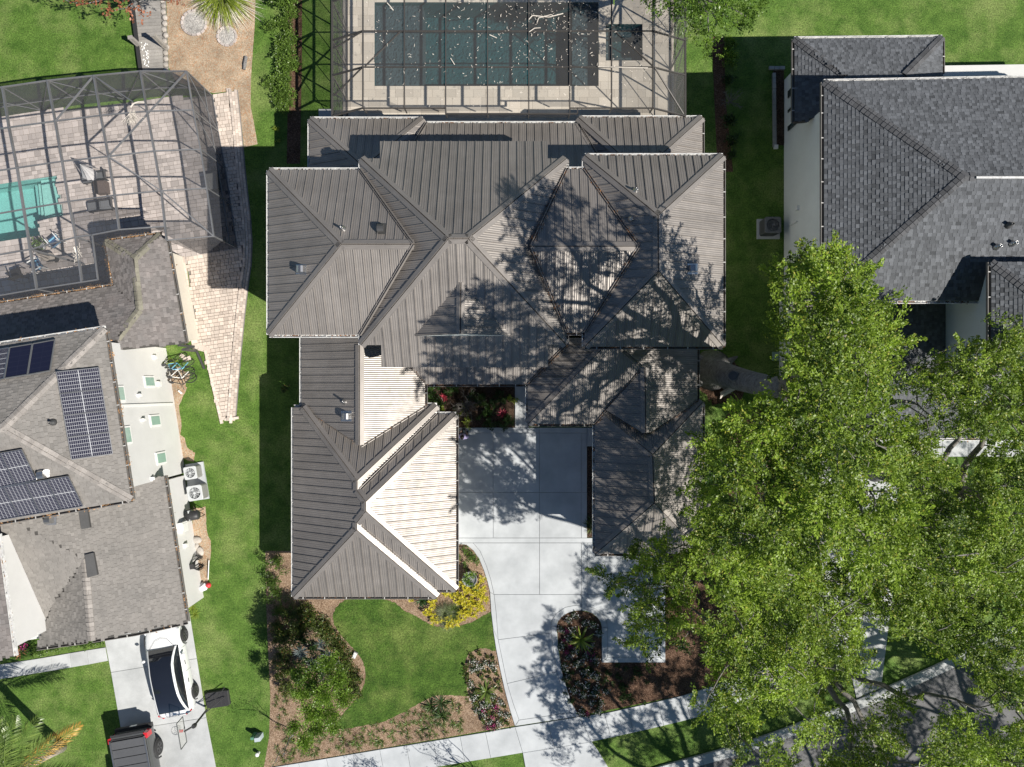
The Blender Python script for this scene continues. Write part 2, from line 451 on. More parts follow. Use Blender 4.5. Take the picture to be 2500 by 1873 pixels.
def gutter(house, e0, e1, z0, out, mat_=None, w=0.11, hang=0.9, inner=None, white=True, litter=0.0):
    """U-shaped gutter along an eave from pixel e0 to e1 at height z0; out = outward 2-D direction (picture axes, y up)."""
    A, B = (W(*e0, z0), W(*e1, z0)) if not isinstance(e0, Vector) else (e0, e1)
    d = (B - A).normalized(); o = Vector((d.y, -d.x, 0))
    if o.x * out[0] + o.y * out[1] < 0: o = -o
    mb = MB(); up = Vector((0, 0, 1))
    zz = Vector((0, 0, -0.03))
    mb.bar(A + o * (w / 2) + zz - up * 0.1, B + o * (w / 2) + zz - up * 0.1, w, 0.012)
    mb.bar(A + o * w + zz - up * 0.045, B + o * w + zz - up * 0.045, 0.028, 0.12)
    mb.bar(A + o * 0.006 + zz - up * 0.045, B + o * 0.006 + zz - up * 0.045, 0.012, 0.12)
    g = mb.build('gutter', mat_ or M['gutter'], house.o)
    L = (B - A).length; n = max(1, int(L / hang)); hm = None
    for i in range(n):
        p = A + d * (L * (i + 0.5 + rnd.uniform(-0.12, 0.12)) / n)
        hb = MB(); hb.bar(p + zz + up * 0.016, p + o * (w + 0.01) + zz + up * 0.016, 0.04, 0.012)
        hb.build('gutter_hanger', M['hanger'], g)
    house.gl = getattr(house, 'gl', []) + [(A + o * w * 0.5 + zz - up * 0.07, B + o * w * 0.5 + zz - up * 0.07, litter)]
    return g
def scatter_litter(lines, name, mat_, parent, size=0.05, spread=0.05, dens=40, zj=0.02, kind='stuff'):
    mb = MB()
    for a, b, k in lines:
        L = (b - a).length
        for i in range(int(L * dens * k)):
            t = rnd.random(); t = t + 0.07 * math.sin(t * L * 2.7)
            t = min(1, max(0, t)); p = a.lerp(b, t) + Vector((rnd.gauss(0, spread), rnd.gauss(0, spread), rnd.uniform(0, zj)))
            s = size * rnd.uniform(0.5, 1.3); an = rnd.uniform(0, 6.28)
            u = Vector((math.cos(an), math.sin(an), rnd.uniform(-0.5, 0.5))) * s; v = Vector((-math.sin(an), math.cos(an), rnd.uniform(-0.5, 0.5))) * s * 0.45
            mb.poly([p - u, p + v, p + u, p - v], rnd.random())
    if mb.v: return mb.build(name, mat_, parent, kind=kind)
def shingles(house, roof, pl, pts, mat_, row=0.145, tw=(0.12, 0.27), lift=0.014, keep=0, raised=0.5):
    """Courses of separate shingle tabs laid on a roof slope; every tab is a wedge with a butt edge."""
    Uv, Vv, N = frame_of(pl); O = pts[0].copy()
    P2 = [((p - O).dot(Uv), (p - O).dot(Vv)) for p in pts]
    lo, hi = min(p[0] for p in P2), max(p[0] for p in P2); v0, v1 = min(p[1] for p in P2), max(p[1] for p in P2)
    rest = MB(); v = v0; r_ = 0
    while v < v1:
        u = lo - rnd.uniform(0, 0.25); k = 0
        while u < hi:
            w_ = rnd.uniform(*tw); up_ = (k % 2 == 0) if rnd.random() < 0.85 else (rnd.random() < raised)
            if inpoly(u + w_ / 2, v + row * 0.5, P2):
                c = row * 1.08
                h0 = lift + (0.012 if up_ else 0.0); h1 = 0.006
                q = [(u + 0.004, v, h0), (u + w_ - 0.004, v, h0), (u + w_ - 0.004, v + c, h1), (u + 0.004, v + c, h1)]
                T = [O + Uv * a + Vv * b + N * h for a, b, h in q]; Bt = [O + Uv * a + Vv * b - N * 0.005 for a, b, h in q[:2]]
                sh = min(1, max(0, (0.62 if up_ else 0.34) + rnd.gauss(0, 0.16)))
                house.tabs.append((T, Bt, sh, roof, mat_, keep))
            u += w_; k += 1
        v += row; r_ += 1
def flush_tabs(house, most=296):
    ks = [t for t in house.tabs if t[5]]
    ks.sort(key=lambda t: -(((t[0][1] - t[0][0]).length) * (1 + 0.05 * t[0][0].z)))
    ids = set(id(t) for t in ks[:most]); rest = {}
    def put(mb, T, Bt, sh):
        mb.poly(T, sh); mb.poly([Bt[0], Bt[1], T[1], T[0]], sh * 0.9); mb.poly([Bt[1], T[2], T[1]], sh * 0.8); mb.poly([Bt[0], T[0], T[3]], sh * 0.8)
    for t in house.tabs:
        T, Bt, sh, roof, m_, keep = t
        if id(t) in ids:
            mb = MB(); put(mb, T, Bt, sh); mb.build('shingle', m_, roof)
        else:
            put(rest.setdefault((roof.name, m_.name), (MB(), roof, m_))[0], T, Bt, sh)
    for mb, roof, m_ in rest.values(): mb.build('shingle_courses', m_, roof, kind='stuff')
    house.tabs = []
def cap_shingles(roof, a, b, sides, mat_, w=0.17, step=0.2):  # overlapping cap shingles folded over a hip or ridge
    if a.z > b.z: a, b = b, a
    L = (b - a).length; n = max(1, int(L / step)); d = (b - a).normalized()
    inw = []
    for pl in sides:
        N = pl.n(); i_ = N.cross(d).normalized(); other = sides[1] if pl is sides[0] else sides[0]
        t = (a + b) / 2 + i_ * 0.3
        if other.z(t.x, t.y) < pl.z(t.x, t.y): i_ = -i_
        inw.append((i_, N))
    for k in range(n):
        p, q = a + d * (L * k / n), a + d * (L * (k + 1.12) / n)
        mb = MB(); j = rnd.uniform(-0.008, 0.008)
        for i_, N in inw:
            h0, h1 = 0.05 + j, 0.03 + j
            mb.prism([p + N * h0, q + N * h1, q + N * h1 + i_ * w, p + N * h0 + i_ * w], N * -0.05)
        mb.build('cap_shingle', mat_, roof)
def wallbox(name, house, ground, z0, z1, mat_, parent=None):   # ground = world xy ring
    mb = MB(); mb.prism([Vector((p[0], p[1], z1)) for p in ground], (0, 0, z0 - z1)); return mb.build(name, mat_, parent or house.o)
def rect(x0, y0, x1, y1): return [(x0, y0), (x1, y0), (x1, y1), (x0, y1)]

# ================================================================== the metal-roofed house
HM = House('metal_roof_house', 'large house with brown-grey ribbed metal hip roofs on two levels', W(1230, 930, 0))
ZU, ZL = 6.0, 3.0
def RP(poly, e0, e1, z0, slope=None, top=None):
    cx = sum(p[0] for p in poly) / len(poly); cy = sum(p[1] for p in poly) / len(poly)
    pl = plane_eave(e0, e1, z0, (cx, cy), slope, top)
    return pl, P3(pl, poly)
UL, UC, LK, UR = 7.7, 8.3, 7.1, 7.46
ul_w = RP([(657, 416), (834, 597), (657, 817)], (657, 416), (657, 817), ZU, top=((834, 597), UL))
ul_n = RP([(657, 416), (880, 416), (1010, 597), (834, 597)], (657, 416), (880, 416), ZU, top=((834, 597), UL))
ul_s = RP([(657, 817), (834, 597), (1010, 597), (880, 817)], (657, 817), (880, 817), ZU, top=((834, 597), UL))
uc_w = RP([(882, 389), (1095, 583), (882, 842), (882, 817), (1010, 597), (882, 416)], (882, 389), (882, 842), ZU, top=((1095, 583), UC))
uc_n = RP([(882, 388), (928, 388), (928, 346), (1337, 346), (1337, 388), (1382, 388), (1143, 583), (1095, 583)], (882, 388), (1382, 388), ZU, top=((1120, 583), UC))
uc_s = RP([(882, 842), (1095, 583), (1143, 583), (1382, 842), (1338, 842), (1338, 896), (931, 896), (931, 842)], (882, 842), (1382, 842), ZU, top=((1120, 583), UC))
uc_e = RP([(1143, 583), (1382, 388), (1382, 414), (1296, 602), (1382, 812), (1382, 842)], (1382, 388), (1382, 842), ZU, top=((1143, 583), UC))
lk_n = RP([(1383, 414), (1428, 414), (1560, 602), (1296, 602)], (1383, 414), (1428, 414), ZU, top=((1420, 602), LK))
lk_s = RP([(1383, 812), (1296, 602), (1560, 602), (1428, 812)], (1383, 812), (1428, 812), ZU, top=((1420, 602), LK))
ur_n = RP([(1428, 381), (1765, 381), (1606, 527)], (1428, 381), (1765, 381), ZU, top=((1606, 527), UR))
ur_w = RP([(1428, 381), (1606, 527), (1607, 662), (1428, 846), (1428, 812), (1560, 602), (1428, 414)], (1428, 381), (1428, 846), ZU, top=((1606, 600), UR))
ur_e = RP([(1765, 381), (1765, 846), (1607, 662), (1606, 527)], (1765, 381), (1765, 846), ZU, top=((1606, 600), UR))
ur_s = RP([(1428, 846), (1607, 662), (1765, 846)], (1428, 846), (1765, 846), ZU, top=((1607, 662), UR))
# rear lower
rl_w = RP([(757, 291), (884, 405), (884, 425), (757, 425)], (757, 291), (757, 420), ZL, 0.45)
rl_n = RP([(757, 291), (1034, 291), (900, 399), (884, 405)], (757, 291), (1034, 291), ZL, 0.45)
rl_e = RP([(1034, 291), (1040, 303), (1010, 352), (940, 400), (900, 399)], (1037, 280), (1037, 310), ZL, 0.45)
rl_m = RP([(1040, 302), (1409, 302), (1456, 380), (1456, 430), (960, 430), (940, 400), (1010, 352)], (1040, 302), (1409, 302), ZL, 0.45)
rr_w = RP([(1412, 288), (1512, 377), (1520, 400), (1456, 400), (1456, 380), (1412, 302)], (1412, 280), (1412, 310), ZL, 0.45)
rr_n = RP([(1412, 288), (1714, 288), (1617, 375), (1600, 395), (1530, 395), (1512, 377)], (1412, 288), (1714, 288), ZL, 0.45)
rr_e = RP([(1714, 288), (1714, 400), (1600, 400), (1617, 375)], (1714, 288), (1714, 390), ZL, 0.45)
# west link, porch, garage
lw_w = RP([(737, 800), (878, 800), (878, 1086), (740, 995), (737, 995)], (737, 818), (737, 995), ZL, top=((878, 950), 4.52))
lw_e = RP([(878, 800), (931, 800), (931, 896), (998, 896), (1037, 938), (1037, 990), (880, 1088), (878, 1086)], (1037, 938), (1037, 990), ZL + 0.1, top=((878, 950), 4.52))
po_s = RP([(998, 896), (990, 880), (1338, 880), (1338, 842), (1383, 842), (1290, 938), (1037, 938)], (1037, 938), (1290, 938), ZL, 0.42)
ga_w = RP([(717, 995), (740, 995), (872, 1173), (872, 1197), (893, 1224), (893, 1248), (871, 1276), (871, 1293), (717, 1457)], (717, 995), (717, 1457), ZL, top=((893, 1236), 4.9))
ZM = ga_w[0].hit(872, 1185).z
gm_n = RP([(740, 995), (880, 1088), (1037, 990), (1066, 990), (872, 1173)], (717, 991), (1066, 991), ZL, top=((872, 1173), ZM))
gm_e = RP([(1066, 990), (1066, 1012), (880, 1195), (872, 1197), (872, 1173)], (1066, 990), (1066, 1457), ZL, top=((872, 1185), ZM))
ge_n = RP([(1066, 1012), (1113, 1012), (895, 1224), (893, 1224), (872, 1197), (880, 1195)], (1066, 1012), (1113, 1012), ZL, top=((893, 1224), 4.9))
ge_e = RP([(1113, 1012), (1113, 1440), (894, 1248), (894, 1224)], (1113, 1012), (1113, 1440), ZL, top=((894, 1236), 4.9))
ge_s = RP([(1113, 1440), (1066, 1440), (880, 1284), (871, 1276), (894, 1248)], (1066, 1440), (1113, 1440), ZL, top=((894, 1248), 4.9))
gm_e2 = RP([(1066, 1440), (1066, 1457), (871, 1293), (871, 1276), (880, 1284)], (1066, 990), (1066, 1457), ZL, top=((871, 1285), ZM))
gm_s = RP([(717, 1457), (871, 1293), (1066, 1457)], (717, 1457), (1066, 1457), ZL, top=((871, 1293), ZM))
# front east
rf_w = RP([(1289, 938), (1383, 842), (1390, 825), (1492, 825), (1480, 842), (1289, 1035)], (1289, 938), (1289, 1035), ZL, 0.42)
rf_s = RP([(1289, 1035), (1480, 842), (1492, 825), (1510, 842), (1572, 897), (1453, 1035)], (1289, 1035), (1453, 1035), ZL, 0.42)
re_e = RP([(1702, 825), (1702, 980), (1585, 1057), (1576, 1057), (1574, 897), (1510, 842), (1492, 825)], (1702, 842), (1702, 980), ZL, 0.45)
re_w = RP([(1574, 897), (1576, 1057), (1567, 1055), (1480, 1001)], (1424, 900), (1424, 1050), ZL, top=((1575, 980), 4.2))
fr_w = RP([(1453, 1036), (1473, 1011), (1593, 1110), (1597, 1228), (1453, 1352)], (1453, 1036), (1453, 1352), ZL, top=((1595, 1170), 4.27))
fr_e = RP([(1715, 982), (1715, 1352), (1597, 1228), (1593, 1110)], (1715, 982), (1715, 1352), ZL, top=((1595, 1170), 4.27))
fr_s = RP([(1453, 1352), (1597, 1228), (1715, 1352)], (1453, 1352), (1715, 1352), ZL, top=((1597, 1228), 4.27))
fr_n = RP([(1473, 1011), (1480, 1001), (1567, 1055), (1576, 1057), (1585, 1057), (1702, 980), (1715, 982), (1593, 1110)], (1451, 980), (1715, 980), ZL, top=((1593, 1110), 4.27))
# decorative gable on the front slope
gA = uc_s[0].hit(1125, 690); gB = W(1124, 815, gA.z); gL = uc_s[0].hit(1011, 821); gR = uc_s[0].hit(1249, 820)
gd_w = (plane_pts(gA, gB, gL), [gA, gB, gL]); gd_e = (plane_pts(gA, gR, gB), [gA, gR, gB])

roofs = [
    ('upper west', [ul_w, ul_n, ul_s]), ('upper centre', [uc_w, uc_n, uc_s, uc_e]), ('link', [lk_n, lk_s]), ('upper east', [ur_n, ur_w, ur_e, ur_s]),
    ('rear', [rl_w, rl_n, rl_e, rl_m, rr_w, rr_n, rr_e]), ('west link', [lw_w, lw_e]), ('porch', [po_s]),
    ('garage', [ga_w, gm_n, gm_e, ge_n, ge_e, ge_s, gm_e2, gm_s]), ('front east', [rf_w, rf_s, re_e, re_w]), ('front garage', [fr_w, fr_e, fr_s, fr_n]), ('gable', [gd_w, gd_e])]
rof = {}
for nm, pls in roofs:
    rof[nm] = deck(HM, pls, 0.1 if nm == 'gable' else 0.26)
    for pl, pts in pls: metal_panels(HM, rof[nm], pl, pts, rnd.uniform(0, PANEL_W))
flush_panels(HM)
def hcap(nm, A, B, p, q, **k): cap(rof[nm], A[0].hit(*p), A[0].hit(*q), (A[0], B[0]), **k)
for nm, A, B, p, q in [
    ('upper west', ul_w, ul_n, (657, 416), (834, 597)), ('upper west', ul_w, ul_s, (657, 817), (834, 597)), ('upper west', ul_n, ul_s, (834, 597), (1010, 597)),
    ('upper centre', uc_w, uc_n, (882, 388), (1095, 583)), ('upper centre', uc_w, uc_s, (882, 842), (1095, 583)), ('upper centre', uc_n, uc_s, (1095, 583), (1143, 583)),
    ('upper centre', uc_e, uc_n, (1382, 388), (1143, 583)), ('upper centre', uc_e, uc_s, (1382, 842), (1143, 583)),
    ('link', lk_n, lk_s, (1296, 602), (1560, 602)),
    ('upper east', ur_n, ur_w, (1428, 381), (1606, 527)), ('upper east', ur_n, ur_e, (1765, 381), (1606, 527)), ('upper east', ur_w, ur_e, (1606, 527), (1607, 662)),
    ('upper east', ur_s, ur_w, (1428, 846), (1607, 662)), ('upper east', ur_s, ur_e, (1765, 846), (1607, 662)),
    ('rear', rl_w, rl_n, (757, 291), (884, 405)), ('rear', rl_n, rl_e, (1034, 291), (900, 399)), ('rear', rr_n, rr_w, (1412, 288), (1512, 377)), ('rear', rr_n, rr_e, (1714, 288), (1617, 375)),
    ('west link', lw_w, lw_e, (878, 842), (878, 1086)),
    ('garage', ga_w, gm_n, (740, 995), (872, 1173)), ('garage', ga_w, gm_e, (872, 1173), (872, 1197)), ('garage', ga_w, ge_n, (872, 1197), (893, 1224)),
    ('garage', ga_w, ge_e, (893, 1224), (893, 1248)), ('garage', ga_w, ge_s, (893, 1248), (871, 1276)), ('garage', ga_w, gm_e2, (871, 1276), (871, 1293)),
    ('garage', ga_w, gm_s, (717, 1457), (871, 1293)), ('garage', gm_n, gm_e, (1066, 990), (872, 1173)), ('garage', ge_n, ge_e, (1113, 1012), (894, 1224)),
    ('garage', ge_s, ge_e, (1113, 1440), (894, 1248)), ('garage', gm_s, gm_e2, (1066, 1457), (871, 1293)),
    ('front east', rf_w, rf_s, (1289, 1035), (1480, 842)), ('front east', rf_s, re_e, (1510, 842), (1572, 897)), ('front east', re_e, re_w, (1574, 897), (1576, 1057)),
    ('front garage', fr_w, fr_n, (1473, 1011), (1593, 1110)), ('front garage', fr_e, fr_n, (1715, 982), (1593, 1110)), ('front garage', fr_w, fr_e, (1593, 1110), (1597, 1228)),
    ('front garage', fr_w, fr_s, (1453, 1352), (1597, 1228)), ('front garage', fr_e, fr_s, (1715, 1352), (1597, 1228))]:
    hcap(nm, A, B, p, q)
cap(rof['gable'], gA, gB, (gd_w[0], gd_e[0]), w=0.16)
mb = MB(); mb.poly([gL - Vector((0, 0, 0.05)), gR - Vector((0, 0, 0.05)), gB - Vector((0, 0, 0.1))]); mb.build('gable_wall', M['stucco_grey'], HM.o)
# valley flashings: thin upstands along the valleys
def valley(nm, A, B, p, q):
    a, b = A[0].hit(*p), A[0].hit(*q); mb = MB(); d = (b - a).normalized()
    for pl in (A[0], B[0]):
        N = pl.n(); i_ = N.cross(d).normalized(); t = (a + b) / 2 + i_ * 0.3
        other = B[0] if pl is A[0] else A[0]
        if other.z(t.x, t.y) > pl.z(t.x, t.y): i_ = -i_
        mb.bar(a + i_ * 0.07 + N * 0.05, b + i_ * 0.07 + N * 0.05, 0.022, 0.09, N)
    mb.build('valley_flashing', M['roof_cap'], rof[nm])
VAL = [('upper west', ul_n, uc_w, (880, 416), (1010, 597)), ('upper west', ul_s, uc_w, (880, 817), (1010, 597)), ('link', lk_n, uc_e, (1383, 414), (1296, 602)), ('link', lk_s, uc_e, (1383, 812), (1296, 602)),
    ('link', lk_n, ur_w, (1428, 414), (1560, 602)), ('link', lk_s, ur_w, (1428, 812), (1560, 602)), ('garage', gm_n, lw_e, (1037, 990), (880, 1088)), ('garage', gm_n, lw_w, (740, 995), (878, 1086)),
    ('porch', po_s, lw_e, (1037, 938), (998, 896)), ('porch', po_s, rf_w, (1290, 938), (1383, 842)), ('front east', rf_s, re_w, (1453, 1035), (1572, 897)),
    ('front garage', fr_n, re_w, (1480, 1001), (1567, 1055)), ('front garage', fr_n, re_e, (1702, 980), (1585, 1057)), ('garage', ge_n, gm_e, (1066, 1012), (880, 1195)), ('garage', ge_s, gm_e2, (1066, 1440), (880, 1284)),
    ('rear', rl_m, rl_e, (1040, 302), (1010, 352)), ('rear', rl_m, rr_w, (1409, 302), (1456, 380))]
for v in VAL: valley(*v)
# walls under the roofs
def eave_rect(x0, y0, x1, y1, z0, inset):
    a, b = W(x0, y1, z0), W(x1, y0, z0); return rect(a.x + inset, a.y + inset, b.x - inset, b.y - inset)
for r_, z0, z1, ins in [((657, 416, 1000, 817), ZU, 6.05, 0.5), ((882, 389, 1382, 842), ZU, 6.05, 0.48), ((1370, 414, 1440, 812), ZU, 6.04, 0.3), ((1428, 381, 1765, 846), ZU, 6.05, 0.52),
                        ((757, 291, 1037, 460), ZL, 3.1, 0.55), ((1000, 306, 1420, 460), ZL, 3.08, 0.6), ((1412, 288, 1714, 460), ZL, 3.1, 0.57), ((737, 780, 1037, 1010), ZL, 3.07, 0.5),
                        ((717, 993, 1066, 1457), ZL, 3.05, 0.53), ((800, 1012, 1113, 1440), ZL, 3.1, 0.5), ((1289, 820, 1600, 1035), ZL, 3.06, 0.5), ((1480, 820, 1702, 1060), ZL, 3.1, 0.55), ((1453, 985, 1715, 1352), ZL, 3.08, 0.53)]:
    wallbox('wall', HM, eave_rect(*r_, z0, ins), 0, z1, M['stucco'])
# gutters
E_, W_, N_, S_ = (1, 0), (-1, 0), (0, 1), (0, -1)
for e0, e1, z0, o, k in [((657, 416), (657, 817), ZU, W_, 0.1), ((657, 416), (880, 416), ZU, N_, 0.1), ((657, 817), (880, 817), ZU, S_, 0.9), ((882, 389), (882, 414), ZU, W_, 0), ((882, 819), (882, 842), ZU, W_, 0),
        ((1382, 389), (1382, 413), ZU, E_, 0.6), ((1383, 414), (1428, 414), ZU, N_, 1.0), ((1428, 382), (1428, 412), ZU, W_, 0.3), ((1428, 381), (1765, 381), ZU, N_, 0.7), ((1765, 381), (1765, 846), ZU, E_, 1.0),
        ((1428, 846), (1765, 846), ZU, S_, 0.9), ((1383, 812), (1428, 812), ZU, S_, 1.0), ((1428, 815), (1428, 846), ZU, W_, 0.5), ((1382, 815), (1382, 842), ZU, E_, 0.4),
        ((757, 291), (1032, 291), ZL, N_, 0.5), ((757, 291), (757, 413), ZL, W_, 0.1), ((1042, 302), (1408, 302), ZL, N_, 0.6), ((1414, 288), (1714, 288), ZL, N_, 0.7), ((1714, 288), (1714, 381), ZL, E_, 1.0),
        ((737, 818), (737, 993), ZL, W_, 0.1), ((1040, 938), (1289, 938), ZL, S_, 1.2), ((1037, 940), (1037, 988), ZL + 0.1, E_, 0.8), ((717, 995), (717, 1457), ZL, W_, 0.1), ((717, 995), (737, 995), ZL, N_, 0), ((717, 1457), (1066, 1457), ZL, S_, 0.3),
        ((1066, 1442), (1066, 1457), ZL, E_, 0), ((1068, 1440), (1113, 1440), ZL, S_, 0.3), ((1113, 1012), (1113, 1440), ZL, E_, 0.3), ((1068, 1012), (1113, 1012), ZL, N_, 0.2), ((1039, 990), (1066, 990), ZL, N_, 0.2), ((1066, 990), (1066, 1010), ZL, E_, 0.2),
        ((1289, 940), (1289, 1035), ZL, W_, 0.9), ((1289, 1035), (1450, 1035), ZL, S_, 0.7), ((1453, 1038), (1453, 1352), ZL, W_, 0.9), ((1453, 1352), (1715, 1352), ZL, S_, 0.9), ((1702, 848), (1702, 978), ZL, E_, 1.0), ((1715, 982), (1715, 1352), ZL, E_, 0.9)]:
    gutter(HM, e0, e1, z0, o, M['gutter_dark'] if o in (E_, S_) and e0[0] > 600 and e0 not in ((657, 817),) else M['gutter'], litter=k)
scatter_litter(HM.gl, 'gutter_leaf_litter', M['litter'], HM.o, 0.035, 0.025, 42, 0.02)
vl = []
for nm, A, B, p, q in VAL:
    k = {'link': 0.8, 'front east': 1.8, 'front garage': 1.8}.get(nm, 0.0)
    if nm == 'porch': k = 1.6
    if nm == 'garage' and A is gm_n: k = 0.15
    if k: vl.append((A[0].hit(*p) + Vector((0, 0, 0.05)), A[0].hit(*q) + Vector((0, 0, 0.05)), k))
scatter_litter(vl, 'valley_leaf_litter', M['litter'], HM.o, 0.04, 0.05, 60, 0.03)
# vents and pipes
def pipe(roof, pl, px, py, h=0.38, r_=0.05, m_='vent_metal'):
    p = pl.hit(px, py); mb = MB()
    mb.lathe([(0.15, -0.02), (0.14, 0.05), (r_ + 0.02, 0.14), (r_, 0.16), (r_, h), (r_ * 0.7, h), (r_ * 0.7, h - 0.05)], p, 12); mb.build('vent_pipe', M[m_], roof, True)
def hood(roof, pl, px, py, m_='vent_metal', face=(0, 1)):
    p = pl.hit(px, py); f = Vector((face[0], face[1], 0)).normalized(); s = Vector((f.y, -f.x, 0)); mb = MB(); up = Vector((0, 0, 1))
    prof = [(-0.17, 0.0), (-0.17, 0.2), (-0.13, 0.29), (-0.05, 0.34), (0.05, 0.33), (0.14, 0.27), (0.19, 0.18), (0.19, 0.0)]
    for k in (-1, 1): mb.poly([p + s * 0.13 * k + f * a + up * b for a, b in (prof if k > 0 else prof[::-1])])
    for i in range(len(prof) - 1):
        (a, b), (c, d) = prof[i], prof[i + 1]; mb.poly([p + s * 0.13 + f * a + up * b, p - s * 0.13 + f * a + up * b, p - s * 0.13 + f * c + up * d, p + s * 0.13 + f * c + up * d])
    q = pl.n() * 0.04
    mb.prism([pl.hit(px + i, py + j) + q for i, j in ((-13, -13), (13, -13), (13, 13), (-13, 13))], (0, 0, -0.03))
    mb.build('roof_vent', M[m_], roof)
pipe(rof['upper west'], ul_n[0], 838, 560); hood(rof['upper west'], ul_n[0], 931, 560, 'vent_dark'); hood(rof['upper west'], ul_w[0], 737, 659, face=(-1, 0))
pipe(rof['upper east'], ur_n[0], 1551, 467); pipe(rof['upper east'], ur_w[0], 1541, 535, 0.15, 0.04); hood(rof['upper east'], ur_e[0], 1690, 657, face=(-1, 0))
pipe(rof['west link'], lw_w[0], 842, 981); hood(rof['west link'], lw_w[0], 847, 1016, face=(-1, 0))

# ================================================================== the house to the right (charcoal shingles)
HR = House('shingle_house', 'white stucco house with dark charcoal shingle hip roof beside the big oak', W(2250, 480, 0))
rn_w = RP([(2012, 200), (2354, 431), (2012, 734)], (2012, 200), (2012, 734), 6.0, top=((2354, 431), 7.92))
rn_n = RP([(2012, 200), (2520, 190), (2720, 186), (2720, 431), (2354, 431)], (2012, 200), (2500, 190.5), 6.0, top=((2354, 431), 7.92))
rn_s = RP([(2012, 734), (2354, 431), (2720, 431), (2720, 734)], (2012, 734), (2500, 734), 6.0, top=((2354, 431), 7.92))
rb_w = RP([(1940, 95), (2065, 185), (2065, 245), (2012, 268), (1975, 295), (1942, 298)], (1940, 95), (1940, 298), 3.2, 0.42)
rb_n = RP([(1940, 95), (2301, 91), (2211, 182), (2211, 260), (2065, 260), (2065, 185)], (1940, 95), (2301, 91), 3.2, 0.42)
rb_e = RP([(2301, 91), (2301, 260), (2211, 260), (2211, 182)], (2301, 91), (2301, 200), 3.2, 0.42)
r2_w = RP([(2420, 640), (2560, 745), (2560, 790), (2420, 915)], (2420, 640), (2420, 915), 7.4, 0.42)
z2 = r2_w[0].hit(2560, 768).z
r2_n = RP([(2420, 640), (2720, 640), (2720, 745), (2560, 745)], (2420, 640), (2720, 640), 7.4, top=((2560, 745), z2))
r2_s = RP([(2420, 915), (2560, 790), (2720, 790), (2720, 915)], (2420, 915), (2720, 915), 7.4, top=((2560, 790), z2))
rq_w = RP([(1945, 720), (2187, 720), (2187, 858), (1945, 1070)], (1945, 740), (1945, 1070), 3.1, 0.36)
zq = rq_w[0].hit(2187, 850).z
rq_e = RP([(2187, 720), (2420, 720), (2420, 1000), (2187, 858)], (2420, 720), (2420, 1000), 3.1, top=((2187, 850), zq))
rq_s = RP([(1945, 1070), (2187, 858), (2420, 1070)], (1945, 1070), (2420, 1070), 3.1, top=((2187, 858), zq))
def shroof(house, pls, m_, name='roof', keep=1, **k):
    r_ = deck(house, pls, 0.24, name=name)
    for pl, pts in pls: shingles(house, r_, pl, pts, m_, keep=keep, **k)
    return r_
SK = dict(row=0.15, tw=(0.11, 0.24))
rr1 = shroof(HR, [rn_w, rn_n, rn_s], M['shingle_dark'], **SK); rr2 = shroof(HR, [rb_w, rb_n, rb_e], M['shingle_dark'], **SK)
rr3 = shroof(HR, [r2_w, r2_n, r2_s], M['shingle_dark'], **SK); rr4 = shroof(HR, [rq_w, rq_e, rq_s], M['shingle_dark'], **SK)
flush_tabs(HR)
def scap(r_, A, B, p, q, m_): cap_shingles(r_, A[0].hit(*p), A[0].hit(*q), (A[0], B[0]), M[m_])
for r_, A, B, p, q in [(rr1, rn_w, rn_n, (2012, 200), (2354, 431)), (rr1, rn_w, rn_s, (2012, 734), (2354, 431)), (rr1, rn_n, rn_s, (2354, 431), (2381, 431)), (rr2, rb_w, rb_n, (1940, 95), (2065, 185)),
                       (rr2, rb_e, rb_n, (2301, 91), (2211, 182)), (rr3, r2_w, r2_n, (2420, 640), (2560, 745)), (rr3, r2_w, r2_s, (2420, 915), (2560, 790)), (rr4, rq_w, rq_s, (1945, 1070), (2187, 858)), (rr4, rq_e, rq_s, (2420, 1070), (2187, 858)), (rr4, rq_w, rq_e, (2187, 736), (2187, 858))]:
    scap(r_, A, B, p, q, 'shingle_dark_cap')
mb = MB(); a, b = rn_n[0].hit(2381, 431), rn_n[0].hit(2700, 431)
mb.bar(a + Vector((0, -.06, 0.06)), b + Vector((0, -.06, 0.06)), 0.08, 0.05); mb.build('ridge_vent', M['gutter'], rr1)
for e0, e1, z0, o, k, gm in [((2012, 200), (2012, 734), 6.0, W_, 0, 'gutter_dark'), ((2012, 200), (2700, 187), 6.0, N_, 0, 'gutter'), ((2012, 734), (2700, 734), 6.0, S_, 0.4, 'gutter'), ((1940, 95), (1940, 297), 3.2, W_, 0, 'gutter_dark'), ((1940, 95), (2301, 91), 3.2, N_, 0, 'gutter'),
                         ((2301, 91), (2301, 178), 3.2, E_, 0.3, 'gutter_dark'), ((2420, 640), (2420, 915), 7.4, W_, 0, 'gutter_dark'), ((2420, 915), (2700, 915), 7.4, S_, 0.3, 'gutter'), ((1945, 740), (1945, 1070), 3.1, W_, 1.4, 'gutter_dark'), ((1945, 1070), (2420, 1070), 3.1, S_, 0.3, 'gutter')]:
    gutter(HR, e0, e1, z0, o, M[gm], litter=k)
scatter_litter(HR.gl, 'gutter_leaf_litter', M['litter'], HR.o, 0.05, 0.04, 55, 0.05)
XW = (1914 - CX) * H / F
yN, yS = W(2012, 200, 6).y - 0.5, W(2012, 734, 6).y + 0.45
wallbox('wall', HR, rect(XW, yS, 30, yN), 0, 6.0, M['stucco_grey'])
yB = W(1940, 95, 3.2).y - 0.5
wallbox('wall', HR, rect(XW + 0.012, yN - 0.3, W(2301, 91, 3.2).x - 0.5, yB), 0, 3.2, M['stucco_grey'])
p = W(2420, 640, 7.4); q = W(2420, 915, 7.4)
